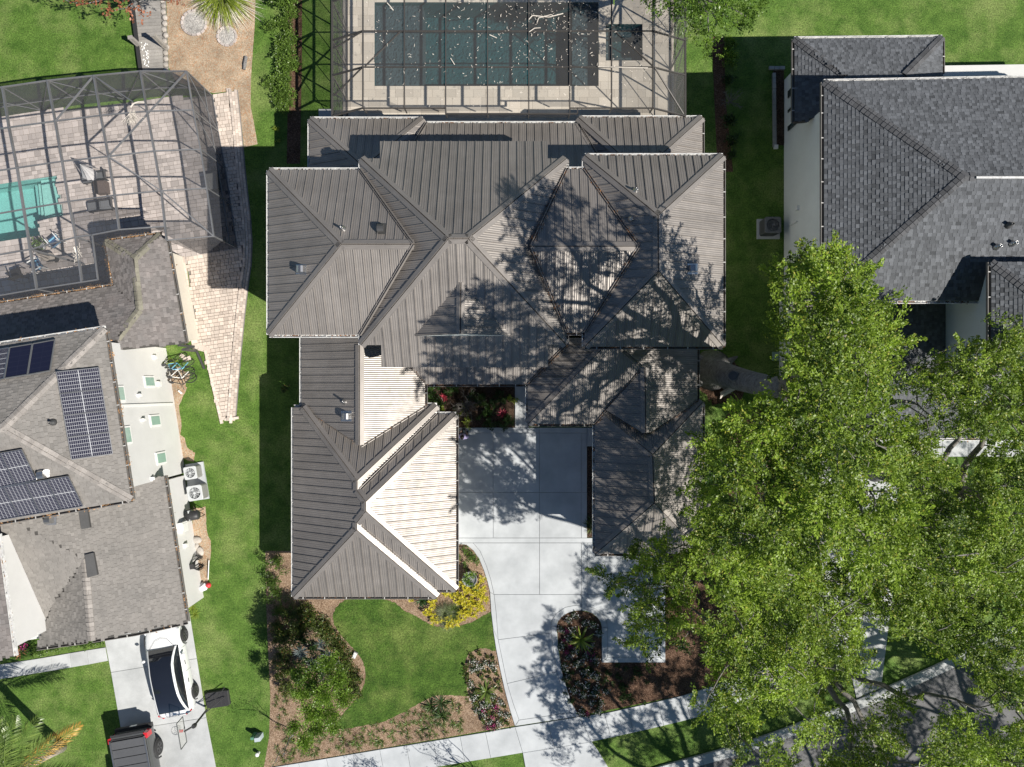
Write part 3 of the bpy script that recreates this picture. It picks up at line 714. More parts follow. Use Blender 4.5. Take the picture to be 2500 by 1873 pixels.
wallbox('wall', HR, rect(p.x + 0.45, q.y + 0.4, 30, p.y - 0.3), 0, 7.4, M['stucco_grey'])
p, q = W(1945, 740, 3.1), W(2420, 1070, 3.1)
wallbox('wall', HR, rect(p.x + 0.4, q.y + 0.5, q.x - 0.5, yS + 0.3), 0, 3.1, M['stucco_grey'])
mb = MB(); mb.bar(W(2300, 180, 3) + Vector((0, .1, 0)), W(2700, 174, 3) + Vector((0, 0.1, 0)), 0.5, 0.12); mb.build('rear_ledge', M['stucco'], HR.o)
# three tall windows low on the west wall of the bay
def wall_hit(px, py, x0): 
    s = x0 / ((px - CX) / F); z = H - s; return Vector((x0, (CY - py) / F * s, z))
for (y0, y1) in ((197, 226), (234, 272), (282, 312)):
    a, b = wall_hit(1926, y1, XW), wall_hit(1964, y0, XW)
    w = MB(); w.box(((XW - 0.015), (a.y + b.y) / 2, 1.45), (0.05, b.y - a.y, 1.9)); wo = w.build('window', M['trim'], HR.o)
    g = MB(); g.box((XW - 0.028, (a.y + b.y) / 2, 1.45), (0.05, b.y - a.y - 0.14, 1.74)); g.build('pane', M['pane'], wo)
mb = MB(); a = Vector((XW - 0.03, yS + 2.0, 0)); mb.bar(Vector((XW - 0.05, W(0, 560).y, 0.9)), Vector((XW - 0.05, W(0, 560).y, 1.7)), 0.06, 0.06); mb.box((XW - 0.06, W(0, 530).y, 1.75), (0.12, 0.2, 0.25)); mb.build('conduit_box', M['trim'], HR.o)
for px, py, m_ in ((2432, 603, 'vent_metal'), (2471, 595, 'vent_metal'), (2461, 550, 'vent_dark')): pipe(rr1, rn_s[0], px, py, 0.3, 0.07, m_)

# ================================================================== the house to the left (weathered brown shingles)
HL = House('brown_shingle_house', 'white house with weathered brown-grey shingle roof carrying solar panels', W(250, 1050, 0))
ZA = 7.6
lu_e = RP([(255, 802), (320, 1220), (8, 1044)], (255, 802), (320, 1220), 6.0, top=((8, 1044), ZA))
lu_n = RP([(255, 802), (8, 1044), (-150, 1068), (-150, 864)], (255, 802), (0, 841), 6.0, top=((8, 1044), ZA))
lu_s = RP([(320, 1220), (0, 1275), (-150, 1301), (-150, 1068), (8, 1044)], (320, 1220), (0, 1275), 6.0, top=((8, 1044), ZA))
lr_e = RP([(392, 572), (407, 590), (452, 838), (296, 854), (287, 826), (340, 757), (326, 632)], (407, 590), (452, 838), 3.0, top=((333, 695), 3.66))
lr_n = RP([(256, 589), (326, 632), (392, 572)], (256, 589), (392, 572), 3.0, top=((326, 632), 3.66))
lr_w = RP([(256, 589), (278, 698), (340, 757), (326, 632)], (256, 589), (278, 698), 3.0, top=((333, 695), 3.66))
l2_n = RP([(0, 741), (278, 698), (340, 757), (287, 826), (240, 880), (-150, 940), (-150, 765)], (0, 741), (278, 698), 3.0, top=((340, 757), 3.66))
lf_e = RP([(400, 1162), (300, 1182), (300, 1215), (32, 1273), (206, 1365), (223, 1564), (455, 1519)], (400, 1162), (455, 1519), 3.0, 0.35)
fa, fb = lf_e[0].hit(206, 1365), lf_e[0].hit(223, 1564); fc = W(90, 1582, 3.1)
pw = plane_pts(fa, fb, fc); lf_w = (pw, P3(pw, [(206, 1365), (133, 1471), (105, 1530), (88, 1582), (223, 1564)]))
psw = plane_pts(fa, lf_e[0].hit(32, 1273), pw.hit(133, 1471)); lf_s = (psw, P3(psw, [(32, 1273), (206, 1365), (133, 1471), (105, 1530), (30, 1400), (-60, 1300)]))
lt_e = RP([(-150, 1330), (-8, 1305), (5, 1400), (33, 1603), (-150, 1635)], (-8, 1305), (33, 1603), 6.0, 0.3)
ST = dict(row=0.135, tw=(0.13, 0.32), lift=0.010)
lr1 = shroof(HL, [lu_e, lu_n, lu_s], M['shingle_tan'], keep=0, **ST); lr2 = shroof(HL, [lr_e, lr_n, lr_w, l2_n], M['shingle_mottled'], keep=1, **ST)
lr3 = shroof(HL, [lf_e, lf_w, lf_s], M['shingle_tan'], keep=0, **ST); lr4 = shroof(HL, [lt_e], M['shingle_mottled'], keep=0, **ST)
flush_tabs(HL)
for r_, A, B, p, q, m_ in [(lr1, lu_e, lu_n, (255, 802), (8, 1044), 'shingle_tan_cap'), (lr1, lu_e, lu_s, (320, 1220), (8, 1044), 'shingle_tan_cap'), (lr1, lu_n, lu_s, (8, 1044), (-150, 1068), 'shingle_tan_cap'),
                       (lr2, lr_n, lr_w, (256, 589), (326, 632), 'shingle_moss_cap'), (lr2, lr_n, lr_e, (392, 572), (326, 632), 'shingle_moss_cap'), (lr2, lr_e, lr_w, (326, 632), (340, 757), 'shingle_moss_cap'), (lr2, lr_e, l2_n, (340, 757), (287, 826), 'shingle_moss_cap'),
                       (lr3, lf_e, lf_w, (206, 1365), (223, 1564), 'shingle_tan_cap')]:
    scap(r_, A, B, p, q, m_)
e2 = Vector((0.988, 0.1537)); s2 = Vector((0.1537, -0.988))
oE, oN, oS, oW = tuple(e2), tuple(-s2), tuple(s2), tuple(-e2)
for e0, e1, z0, o, k, gm in [((255, 802), (320, 1220), 6.0, oE, 0.6, 'gutter_dark'), ((-150, 864), (255, 802), 6.0, oN, 0.1, 'gutter'), ((320, 1220), (-150, 1301), 6.0, oS, 0.3, 'gutter_dark'), ((407, 590), (452, 838), 3.0, oE, 0.2, 'gutter_dark'), ((256, 589), (392, 572), 3.0, oN, 1.6, 'gutter_dark'),
                         ((256, 589), (278, 698), 3.0, oW, 3.0, 'gutter_dark'), ((278, 698), (-150, 765), 3.0, oN, 3.0, 'gutter_dark'), ((400, 1162), (455, 1519), 3.0, oE, 0.4, 'gutter_dark'), ((455, 1519), (330, 1547), 3.0, oS, 0.1, 'gutter_dark'), ((330, 1547), (223, 1564), 3.0, oS, 0.0, 'gutter_dark'), ((210, 1566), (88, 1583), 3.05, oS, 0.0, 'gutter_dark'), ((-8, 1305), (33, 1603), 6.0, oE, 0.1, 'gutter')]:
    gutter(HL, e0, e1, z0, o, M[gm], litter=k)
scatter_litter(HL.gl, 'gutter_leaf_litter', M['litter_pale'], HL.o, 0.05, 0.06, 60, 0.07)
def v2(p): return Vector((p.x, p.y))
def lwall(name, NE, SE, west, z0, z1, m_, ins=0.5, insn=0.45):
    a = v2(NE) - e2 * ins + s2 * insn; b = v2(SE) - e2 * ins - s2 * insn
    wallbox(name, HL, [a, b, b - e2 * west, a - e2 * west], z0, z1, m_); return a, b
a_u, b_u = lwall('wall', W(255, 802, 6), W(320, 1220, 6), 10, 0, 6.0, M['stucco'])
a_r, b_r = lwall('wall', W(400, 570, 3), W(452, 838, 3), 2.0, 0, 3.0, M['stucco_cream'], 0.62, 0.45)
lwall('wall', W(278, 698, 3) + Vector((1.0, 0, 0)), W(340, 1000, 3), 9, 0, 3.0, M['stucco'], 0.5, 0.5)
a_f, b_f = lwall('wall', W(400, 1162, 3), W(455, 1519, 3), 7.5, 0, 2.98, M['stucco'], 0.5, 0.3)
a_t, b_t = lwall('wall', W(-8, 1305, 6), W(33, 1603, 6), 4, 0, 5.98, M['stucco'], 0.4, 0.2)
# white capped parapet where the garage roof meets the tall wall
mb = MB(); mb.bar(lf_e[0].hit(318, 1176) + Vector((0, 0, .12)), lf_e[0].hit(381, 1167) + Vector((0, 0, .12)), 0.14, 0.16); mb.build('flashing', M['trim'], lr3)
mb = MB(); mb.bar(pw.hit(36, 1568) + Vector((0, 0, 1.2)), pw.hit(112, 1532) + Vector((0, 0, 0.5)), 0.16, 0.14); mb.build('downspout', M['trim'], HL.o)
# windows on the tall east wall
def hit_l(px, py, a):     # photograph pixel on the vertical wall through a with normal e2
    u, v = (px - CX) / F, (CY - py) / F; s = v2(a).dot(e2) / (u * e2.x + v * e2.y); return Vector((u * s, v * s, H - s))
def lwin(c0, c1, a, pane):
    p, q = hit_l(*c0, a), hit_l(*c1, a); along = (p.xy - q.xy).dot(s2); L = abs(along); mid = (p + q) / 2
    z0, z1 = min(p.z, q.z), max(p.z, q.z); rz = math.atan2(e2.y, e2.x)
    w = MB(); w.box((mid.x + e2.x * 0.01, mid.y + e2.y * 0.01, (z0 + z1) / 2), (0.08, L, z1 - z0), rz); wo = w.build('window', M['trim'], HL.o)
    g = MB(); g.box((mid.x + e2.x * 0.022, mid.y + e2.y * 0.022, (z0 + z1) / 2), (0.08, L - 0.16, z1 - z0 - 0.16), rz); g.build('pane', M[pane], wo)
lwin((281, 942), (306, 981), a_u, 'pane_green'); lwin((295, 1042), (322, 1083), a_u, 'pane_green')
lwin((349, 918), (378, 946), a_u, 'pane_green'); lwin((363, 1014), (392, 1040), a_u, 'pane_green'); lwin((378, 1106), (406, 1131), a_u, 'pane_green')
def lledge(c0, c1, a, m_='trim', w=0.12, h=0.1, nm='wall_band'):
    p, q = hit_l(*c0, a), hit_l(*c1, a); mb = MB(); mb.bar(p, q, w, h); return mb.build(nm, M[m_], HL.o)
lledge((287, 991), (421, 986), a_u, 'trim', 0.12, 0.09, 'downspout')
# roof fittings on the brown roof
hood(lr1, lu_s[0], 109, 1158, 'vent_metal', tuple(-s2)); hood(lr3, lf_e[0], 125, 1268, 'vent_metal', tuple(-s2)); pipe(lr1, lu_e[0], 130, 1031, 0.25, 0.06, 'vent_dark')
for q in ([(196, 1244), (217, 1241), (224, 1287), (203, 1291)], [(211, 1353), (232, 1348), (242, 1402), (218, 1409)]):
    mb = MB(); mb.prism([lf_e[0].hit(*c) + Vector((0, 0, 0.13)) for c in q], (0, 0, -0.12)); mb.build('off_ridge_vent', M['vent_dark'], lr3)  # flat dark off-ridge vents
def spout(pts, m_='vent_dark', name='downspout'):
    mb = MB()
    for a, b in zip(pts, pts[1:]): mb.bar(a, b, 0.1, 0.08)
    mb.build(name, M[m_], HL.o)
g0 = W(484, 858, 0.0)
spout([W(435, 843, 2.9), W(474, 846, 2.0), g0 + Vector((0, 0, 1.7)), g0 + Vector((0, 0, 0.15)), g0 + Vector((0.35, -0.9, 0.06))])

# ================================================================== ground, beds, paving
from mathutils.geometry import tessellate_polygon
M['lawn'] = grass_mat('lawn_grass', (0.055, 0.115, 0.018), (0.108, 0.19, 0.035), (0.235, 0.285, 0.095), 0.65, 3.0)
M['lawn_front'] = grass_mat('clipped_front_lawn_grass', (0.035, 0.078, 0.011), (0.075, 0.14, 0.022), (0.175, 0.22, 0.06), 0.65, 21.0)
M['mulch'] = mulch_mat('brown_bark_mulch', (0.20, 0.13, 0.085), (0.35, 0.25, 0.17), (0.5, 0.38, 0.28))
M['mulch_dark'] = mulch_mat('dark_bark_mulch', (0.07, 0.04, 0.026), (0.145, 0.088, 0.06), (0.26, 0.17, 0.12))
M['straw'] = mulch_mat('pine_straw', (0.38, 0.29, 0.20), (0.55, 0.45, 0.33), (0.47, 0.22, 0.10))
M['soil'] = mulch_mat('dark_garden_soil', (0.05, 0.032, 0.022), (0.10, 0.065, 0.045), (0.17, 0.12, 0.09))
M['concrete'] = mat('pale_broom_finished_concrete', (0.445, 0.47, 0.49), 0.85, spec=0.25, col2=(0.53, 0.555, 0.575), vscale=0.8, fine=0.05, fscale=60, objrand=0.035, bump=0.15, bscale=180, bdist=0.004)
M['concrete_old'] = mat('weathered_concrete', (0.43, 0.445, 0.45), 0.85, spec=0.25, col2=(0.52, 0.535, 0.54), vscale=0.9, fine=0.08, fscale=50, objrand=0.05, bump=0.15, bscale=180, bdist=0.004)
M['joint'] = mat('joint_sand', (0.20, 0.19, 0.18), 0.95)
M['joint_c'] = mat('concrete_joint', (0.30, 0.30, 0.29), 0.95)
M['asphalt'] = mat('asphalt', (0.14, 0.14, 0.145), 0.9, var=0.15, fine=0.3, fscale=80, bump=0.3, bscale=160)
M['paver'] = mat('tumbled_tan_grey_paver', (0.55, 0.49, 0.455), 0.85, spec=0.25, col2=(0.45, 0.40, 0.375), vscale=2.2, fine=0.12, fscale=45, shade=0.30)
M['paver_pale'] = mat('pale_blush_path_paver', (0.66, 0.58, 0.51), 0.85, spec=0.25, col2=(0.56, 0.475, 0.41), vscale=1.6, fine=0.1, fscale=45, shade=0.24)
M['travertine'] = mat('beige_travertine', (0.60, 0.545, 0.465), 0.7, spec=0.3, col2=(0.52, 0.465, 0.39), vscale=1.8, fine=0.1, fscale=22, objrand=0.13)
M['plaster_dark'] = plaster_mat('dark_pool_plaster', (0.018, 0.07, 0.078), 0)
M['plaster_shelf'] = plaster_mat('grey_pool_shelf', (0.07, 0.075, 0.085), 0)
M['plaster_aqua'] = plaster_mat('aqua_pool_plaster', (0.30, 0.52, 0.50), 0)
M['plaster_pale'] = plaster_mat('pale_aqua_pool_step', (0.42, 0.60, 0.565), 0)
M['water'] = water_mat('pool_water', (0.72, 0.93, 0.95), 7.0, 0.5)
M['water_aqua'] = water_mat('clear_aqua_water', (0.78, 0.97, 0.96), 3.0, 0.2)
M['frame_dark'] = mat('bronze_aluminium_beam', (0.075, 0.07, 0.066), 0.45, metal=0.3)
M['frame_grey'] = mat('grey_aluminium_beam', (0.20, 0.205, 0.215), 0.42, metal=0.35)
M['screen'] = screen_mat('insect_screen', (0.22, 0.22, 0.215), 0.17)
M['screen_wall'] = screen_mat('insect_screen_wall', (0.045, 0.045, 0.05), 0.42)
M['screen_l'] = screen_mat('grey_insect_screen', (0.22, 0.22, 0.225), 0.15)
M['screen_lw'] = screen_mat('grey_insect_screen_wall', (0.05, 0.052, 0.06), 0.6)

def flat(name, polys, z, mat_, holes=(), kind='structure', parent=None):
    """A sheet at height z from pixel outlines; holes = outlines cut from every outline."""
    mb = MB()
    for P in polys:
        rings = [[W(*q, 0) for q in P]] + [[W(*q, 0) for q in h] for h in holes]
        allp = [p for r_ in rings for p in r_]
        for t in tessellate_polygon(rings):
            q = [Vector((allp[k].x, allp[k].y, z)) for k in t]
            if (q[1] - q[0]).cross(q[2] - q[0]).z < 0: q = q[::-1]
            mb.poly(q)
    return mb.build(name, mat_, parent, kind=kind)
def smooth_line(P, n=4, closed=True):
    out = []; m = len(P)
    for i in range(m if closed else m - 1):
        p0, p1, p2, p3 = (Vector(P[(i + k) % m]) if closed else Vector(P[min(max(i + k, 0), m - 1)]) for k in (-1, 0, 1, 2))
        for j in range(n):
            t = j / n; out.append(tuple(0.5 * ((2 * p1) + (p2 - p0) * t + (2 * p0 - 5 * p1 + 4 * p2 - p3) * t * t + (3 * p1 - p0 - 3 * p2 + p3) * t ** 3)))
    if not closed: out.append(tuple(P[-1]))
    return out
def ragged(P, d=9, n=6):
    out = []
    for i in range(len(P)):
        a, b = P[i - 1], P[i]
        for k in range(n): t = k / n; out.append((a[0] + (b[0] - a[0]) * t + rnd.gauss(0, d / 2.5), a[1] + (b[1] - a[1]) * t + rnd.gauss(0, d / 2.5)))
    return out
POOL = [(915, 7), (1461, 7), (1461, 211), (915, 211)]
SPA = [(1479, 60), (1568, 60), (1568, 149), (1479, 149)]
LPOOL = [(-70, 459), (0, 448), (90, 437), (140, 430), (154, 528), (96, 537), (104, 579), (0, 596), (-70, 607)]
big = [(-2600, -2000), (5100, -2000), (5100, 3900), (-2600, 3900)]
flat('lawn', [big], 0.0, M['lawn'], [POOL, SPA, LPOOL])
Zm = lambda zx, zy: (620 + 0.28972 * zx, 1393 + 0.28972 * zy)
drive_left = [(1117, 1328), (1139, 1330), (1156, 1344), (1170, 1365), (1181, 1392), (1190, 1420), (1196, 1445), (1199, 1494), (1204, 1535), (1211, 1584), (1220, 1630), (1231, 1680), (1244, 1730), (1257, 1772)]
flat('mulch_bed', [[(648, 1345), (1117, 1345)] + drive_left + [(660, 1873), (640, 1900), (657, 1800), (660, 1700), (655, 1600), (650, 1480)]], 0.004, M['mulch'])
lawn_px = [Zm(*q) for q in [(830, 235), (720, 280), (668, 365), (680, 460), (740, 550), (830, 650), (900, 735), (938, 830), (935, 940), (880, 1060), (760, 1200), (690, 1335), (880, 1315), (1080, 1275), (1280, 1185), (1440, 1090), (1570, 1050), (1800, 1058), (1800, 1030), (1770, 820), (1800, 720), (1860, 670), (1950, 655), (2036, 680)]]
lawn_px += [(1208, 1560), (1203, 1528), (1199, 1494)] + [Zm(*q) for q in [(1850, 430), (1700, 470), (1600, 480), (1500, 460), (1380, 390), (1270, 340), (1200, 280), (1080, 240)]]
flat('front_lawn', [ragged(smooth_line(lawn_px, 2), 1.6, 4)], 0.012, M['lawn_front'])
flat('island_mulch_bed', [[(1359, 1529), (1366, 1510), (1385, 1495), (1415, 1490), (1445, 1497), (1462, 1512), (1469, 1530), (1469, 1617), (1624, 1617), (1624, 1440), (1640, 1340), (1790, 1340), (1830, 1480), (1800, 1650), (1669, 1697), (1414, 1748), (1395, 1715), (1372, 1640)]], 0.004, M['mulch_dark'])
flat('pine_straw_bed', [[(405, -40), (625, -40), (622, 60), (617, 130), (613, 190), (612, 260), (620, 300), (629, 352), (596, 360), (581, 220), (521, 228), (430, 200), (412, 165)]], 0.004, M['straw'])
flat('hedge_mulch_strip', [[(690, -40), (738, -40), (737, 170), (735, 260), (733, 400), (700, 400), (702, 280), (705, 200), (712, 120)]], 0.004, M['mulch_dark'])
flat('side_mulch_strip', [[(1738, 90), (1768, 90), (1772, 250), (1790, 420), (1752, 420), (1744, 250)]], 0.004, M['mulch_dark'])
flat('courtyard_soil', [[(1030, 925), (1257, 925), (1257, 1044), (1030, 1044)]], 0.006, M['soil'])
flat('planting_strip_soil', [[(1433, 1090), (1449, 1090), (1449, 1312), (1433, 1312)]], 0.006, M['soil'])
flat('bare_side_yard_soil', [ragged([(410, 905), (440, 895), (462, 915), (452, 950), (440, 990), (445, 1060), (462, 1100), (478, 1110), (470, 1128), (440, 1122)], 5, 4), ragged([(466, 1235), (500, 1240), (505, 1290), (515, 1330), (512, 1400), (492, 1455), (470, 1465), (476, 1350)], 5, 4)], 0.005, M['straw'])
flat('oak_root_soil', [ragged([(1715, 905), (1735, 868), (1790, 880), (1830, 930), (1800, 985), (1740, 990), (1705, 950)]), ragged([(1770, 1010), (1850, 990), (1900, 1080), (1960, 1280), (1900, 1350), (1800, 1330), (1770, 1150)])], 0.005, M['mulch_dark'])

def slabs(name, polys, mat_, z=0.05, gap=0.008, zoff=0.0):
    base = MB()
    for P in polys: base.poly([W(*q, 0.0).xy.to_3d() + Vector((0, 0, 0.016 + zoff)) for q in (P if area([(W(*q)).xy for q in P]) > 0 else P[::-1])])
    bo = base.build(name, M['joint_c'], kind='structure')
    for P in polys:
        Q = shrink([W(*q).xy for q in P], gap); mb = MB()
        zj = z + zoff + rnd.uniform(-0.002, 0.002)
        Q2 = shrink([tuple(q) for q in Q], 0.008)
        if len(Q2) == len(Q):
            n = len(Q); T = [Vector((q.x, q.y, zj)) for q in Q2]; L = [Vector((q.x, q.y, zj - 0.008)) for q in Q]; D = [Vector((q.x, q.y, 0.0)) for q in Q]
            mb.poly(T)
            for i in range(n): mb.poly([T[i], T[i - 1], L[i - 1], L[i]]); mb.poly([L[i], L[i - 1], D[i - 1], D[i]])
        else: mb.prism([Vector((q.x, q.y, zj)) for q in Q], (0, 0, -zj))
        mb.build('slab', mat_, bo)
    return bo
inL = [(1155, 1325), (1172, 1345), (1187, 1380), (1198, 1415), (1206, 1451)]
inL2 = [(1206, 1451), (1211, 1494), (1216, 1561)]
arc_o = [(1345, 1530), (1348, 1512), (1360, 1495), (1380, 1482), (1400, 1478), (1419, 1478)]
arc_i = [(1359, 1529), (1362, 1518), (1371, 1506), (1386, 1496), (1402, 1491), (1419, 1490)]
arc_o2 = [(1433, 1478), (1452, 1485), (1470, 1500), (1480, 1516), (1483, 1532)]
arc_i2 = [(1433, 1492), (1446, 1497), (1459, 1508), (1467, 1520), (1469, 1532)]
drv = [[(1117, 1044), (1204, 1044), (1204, 1057), (1117, 1057)], [(1204, 1044), (1317, 1044), (1317, 1057), (1204, 1057)], [(1317, 1044), (1433, 1044), (1433, 1057), (1317, 1057)], [(1433, 1044), (1449, 1044), (1449, 1090), (1433, 1090)],
    [(1117, 1057), (1204, 1057), (1204, 1202), (1117, 1202)], [(1204, 1057), (1317, 1057), (1317, 1202), (1204, 1202)], [(1317, 1057), (1419, 1057), (1419, 1202), (1317, 1202)], [(1419, 1057), (1433, 1057), (1433, 1202), (1419, 1202)],
    [(1117, 1202), (1204, 1202), (1204, 1313), (1117, 1313)], [(1204, 1202), (1317, 1202), (1317, 1313), (1204, 1313)], [(1317, 1202), (1419, 1202), (1419, 1313), (1317, 1313)], [(1419, 1202), (1433, 1202), (1433, 1313), (1419, 1313)],
    [(1117, 1313), (1317, 1313), (1317, 1325), (1117, 1325)], [(1317, 1313), (1449, 1313), (1449, 1325), (1317, 1325)],
    [(1117, 1325)] + inL + [(1196, 1445), (1190, 1420), (1181, 1392), (1170, 1365), (1156, 1344), (1139, 1330), (1117, 1328)],
    inL + [(1317, 1451), (1317, 1325)], [(1317, 1325), (1419, 1325), (1419, 1451), (1317, 1451)], [(1419, 1325), (1433, 1325), (1433, 1492), (1419, 1490)], [(1433, 1325), (1449, 1325), (1449, 1340), (1559, 1340), (1559, 1451), (1433, 1451)], [(1559, 1340), (1612, 1340), (1612, 1451), (1559, 1451)], [(1612, 1340), (1624, 1340), (1624, 1617), (1612, 1604)],
    inL2 + [(1345, 1545)] + arc_o + [(1419, 1451)], arc_o + arc_i[::-1], arc_o2 + arc_i2[::-1],
    [(1433, 1451), (1612, 1451), (1612, 1604), (1483, 1604)] + arc_o2[::-1], [(1469, 1532), (1483, 1532), (1483, 1604), (1469, 1617)], [(1483, 1604), (1612, 1604), (1624, 1617), (1469, 1617)],
    [(1216, 1561), (1345, 1545), (1359, 1639), (1238, 1668), (1224, 1600)], [(1238, 1668), (1359, 1639), (1378, 1705), (1392, 1739), (1267, 1757), (1252, 1715)],
    [(1206, 1451), (1211, 1494), (1216, 1561), (1204, 1535), (1199, 1494), (1196, 1445)], [(1216, 1561), (1224, 1600), (1238, 1668), (1252, 1715), (1267, 1757), (1257, 1772), (1244, 1730), (1231, 1680), (1220, 1630), (1211, 1584), (1204, 1535)],
    [(1345, 1530), (1345, 1545), (1359, 1639), (1378, 1705), (1392, 1739), (1414, 1748), (1395, 1715), (1384, 1680), (1372, 1640), (1364, 1590), (1359, 1529)], [(1267, 1757), (1392, 1739), (1414, 1748), (1257, 1772)]]
slabs('driveway', drv, M['concrete'])
slabs('entry_walk', [[(1257, 925), (1291, 925), (1291, 1044), (1257, 1044)]], M['concrete_old'], 0.055)
tops = [(660 - 65, 1884), (660, 1873), (729, 1862), (797, 1851), (862, 1840), (927, 1829), (992, 1819), (1058, 1808), (1123, 1797), (1185, 1787), (1257, 1774), (1336, 1762), (1414, 1749), (1475, 1741), (1533, 1728), (1605, 1712), (1669, 1697), (1740, 1675), (1830, 1640), (1930, 1595), (2040, 1540)]
bots = [(612, 1945), (675, 1934), (743, 1924), (810, 1913), (877, 1902), (939, 1892), (1003, 1881), (1070, 1871), (1135, 1860), (1198, 1850), (1276, 1837), (1354, 1825), (1444, 1810), (1491, 1800), (1546, 1788), (1620, 1771), (1686, 1755), (1760, 1732), (1852, 1695), (1955, 1650), (2065, 1597)]
slabs('sidewalk', [[tops[i], tops[i + 1], bots[i + 1], bots[i]] for i in range(len(tops) - 1)], M['concrete'])
slabs('driveway_apron', [[(1276, 1837), (1354, 1825), (1444, 1810), (1460, 1832), (1492, 1885), (1290, 1915)]], M['concrete'], 0.045)
slabs('neighbour_driveway', [[(250, 1530), (463, 1495), (481, 1607), (272, 1641)], [(272, 1641), (481, 1607), (504, 1751), (297, 1784)], [(297, 1784), (504, 1751), (540, 1935), (325, 1965)]], M['concrete_old'])
slabs('neighbour_walk', [[(-60, 1632), (0, 1622), (0, 1658), (-60, 1668)], [(0, 1622), (78, 1610), (80, 1645), (0, 1658)], [(78, 1610), (126, 1602), (129, 1637), (80, 1645)], [(126, 1602), (171, 1594), (175, 1629), (129, 1637)], [(171, 1594), (213, 1587), (217, 1622), (175, 1629)], [(213, 1587), (258, 1580), (264, 1613), (217, 1622)]], M['concrete_old'], 0.045)
slabs('far_walk', [[(x, 1072), (x + 62, 1072), (x + 62, 1115), (x, 1115)] for x in range(1990, 2600, 62)], M['concrete_old'], 0.05)
slabs('far_driveway', [[(2005, 1117), (2185, 1117), (2190, 1230), (2005, 1230)], [(2005, 1230), (2190, 1230), (2190, 1350), (2000, 1350)], [(2000, 1350), (2190, 1350), (2175, 1480), (1998, 1480)], [(2065, 1597), (1998, 1480), (2175, 1480), (2150, 1680), (2090, 1705)]], M['concrete_old'], 0.05)
slabs('rear_patio_step', [[(779, 268), (812, 268), (812, 300), (779, 300)]], M['concrete_old'], 0.12)
kerb_px = [(1560, 1892), (1617, 1873), (1712, 1847), (1808, 1820), (1915, 1783), (2022, 1740), (2144, 1691), (2212, 1661), (2280, 1630), (2390, 1577), (2500, 1520), (2620, 1455)]
flat('street', [kerb_px[:1] + [(x, y + 4) for x, y in kerb_px] + [(2900, 1300), (2900, 2400), (1450, 2400)]], 0.004, M['asphalt'])
flat('street', [[(-400, 2090), (900, 2010), (1290, 1960), (1560, 1900), (1450, 2400), (-400, 2400)]], 0.006, M['asphalt'])
kb = MB(); kb.bar(W(*kerb_px[0], 0.01), W(*kerb_px[1], 0.01), 0.2, 0.02); ko = kb.build('kerb', M['joint_c'], kind='structure')
for a, b in zip(kerb_px, kerb_px[1:]):
    p, q = W(*a, 0), W(*b, 0); d = (q - p).normalized() * 0.008; k = MB(); k.bar(p + d + Vector((0, 0, 0.065)), q - d + Vector((0, 0, 0.065)), 0.24, 0.13); k.build('kerb_stone', M['concrete_old'], ko)
    r_ = Vector((d.y, -d.x, 0)).normalized() * 0.28
    k = MB(); k.bar(p + d + r_ + Vector((0, 0, 0.006)), q - d + r_ + Vector((0, 0, 0.006)), 0.32, 0.02); k.build('gutter_pan', M['concrete_old'], ko)

def pave(base, poly, z, ang, rowh, widths, mat_, most=296, hole=None, gap=0.008, zvar=0.006):
    P = [W(*q).xy for q in poly]; Hh = [W(*q).xy for q in hole] if hole else None
    c, s = math.cos(ang), math.sin(ang); P2 = [(p.x * c + p.y * s, -p.x * s + p.y * c) for p in P]
    lo, hi = min(p[0] for p in P2), max(p[0] for p in P2); v, v1 = min(p[1] for p in P2), max(p[1] for p in P2)
    st = []
    while v < v1:
        h = rnd.choice(rowh); u = lo - rnd.uniform(0, 0.3)
        while u < hi:
            w = rnd.choice(widths) * rnd.uniform(0.95, 1.05); cu, cv = u + w / 2, v + h / 2
            x, y = cu * c - cv * s, cu * s + cv * c
            if inpoly(x, y, P) and not (Hh and inpoly(x, y, Hh)): st.append((w * h * (1.3 if inview(x, y) else 0.2), u, v, w, h))
            u += w
        v += h
    st.sort(key=lambda t: -t[0]); rest = MB()
    for k, (a_, u, v, w, h) in enumerate(st):
        zj = z + rnd.uniform(-zvar, zvar); sh = min(1, max(0, rnd.gauss(0.5, 0.24))); b = 0.006
        R4 = lambda g, zz: [Vector((a * c - d * s, a * s + d * c, zz)) for a, d in ((u + g, v + g), (u + w - g, v + g), (u + w - g, v + h - g), (u + g, v + h - g))]
        mb = MB() if k < most else rest
        T, L = R4(gap + b, zj), R4(gap, zj - b); D = R4(gap, 0.0)
        mb.poly(T, sh)
        for i in range(4): mb.poly([T[i], T[i - 1], L[i - 1], L[i]], sh); mb.poly([L[i], L[i - 1], D[i - 1], D[i]], sh * 0.8)
        if k < most: mb.build('paver' if mat_ is not M['travertine'] else 'tile', mat_, base)
    if rest.v: rest.build('pavers', mat_, base, kind='stuff')
def inview(x, y): return abs(x) < 26.3 and abs(y) < 19.7
PATIO = [(521, 232), (578, 604), (470, 640), (430, 640), (430, 760), (100, 800), (-80, 820), (-80, 305), (113, 275), (317, 250)]
pb = flat('patio', [PATIO], 0.005, M['joint'], [LPOOL])
pave(pb, PATIO, 0.06, R(8.8), (0.2, 0.2, 0.3), (0.2, 0.3, 0.3, 0.4), M['paver'], hole=LPOOL)
path_r = [(581, 220), (588, 285), (594, 348), (600, 415), (606, 470), (613, 530), (617, 593), (615, 645), (608, 692), (600, 760), (592, 840), (584, 930), (577, 1021)]
PATH = [(521, 232)] + path_r + [(540, 1027), (519, 935), (501, 854), (484, 848), (455, 628), (578, 606), (558, 470), (539, 356)]
pa = flat('paver_path', [PATH], 0.006, M['joint'])
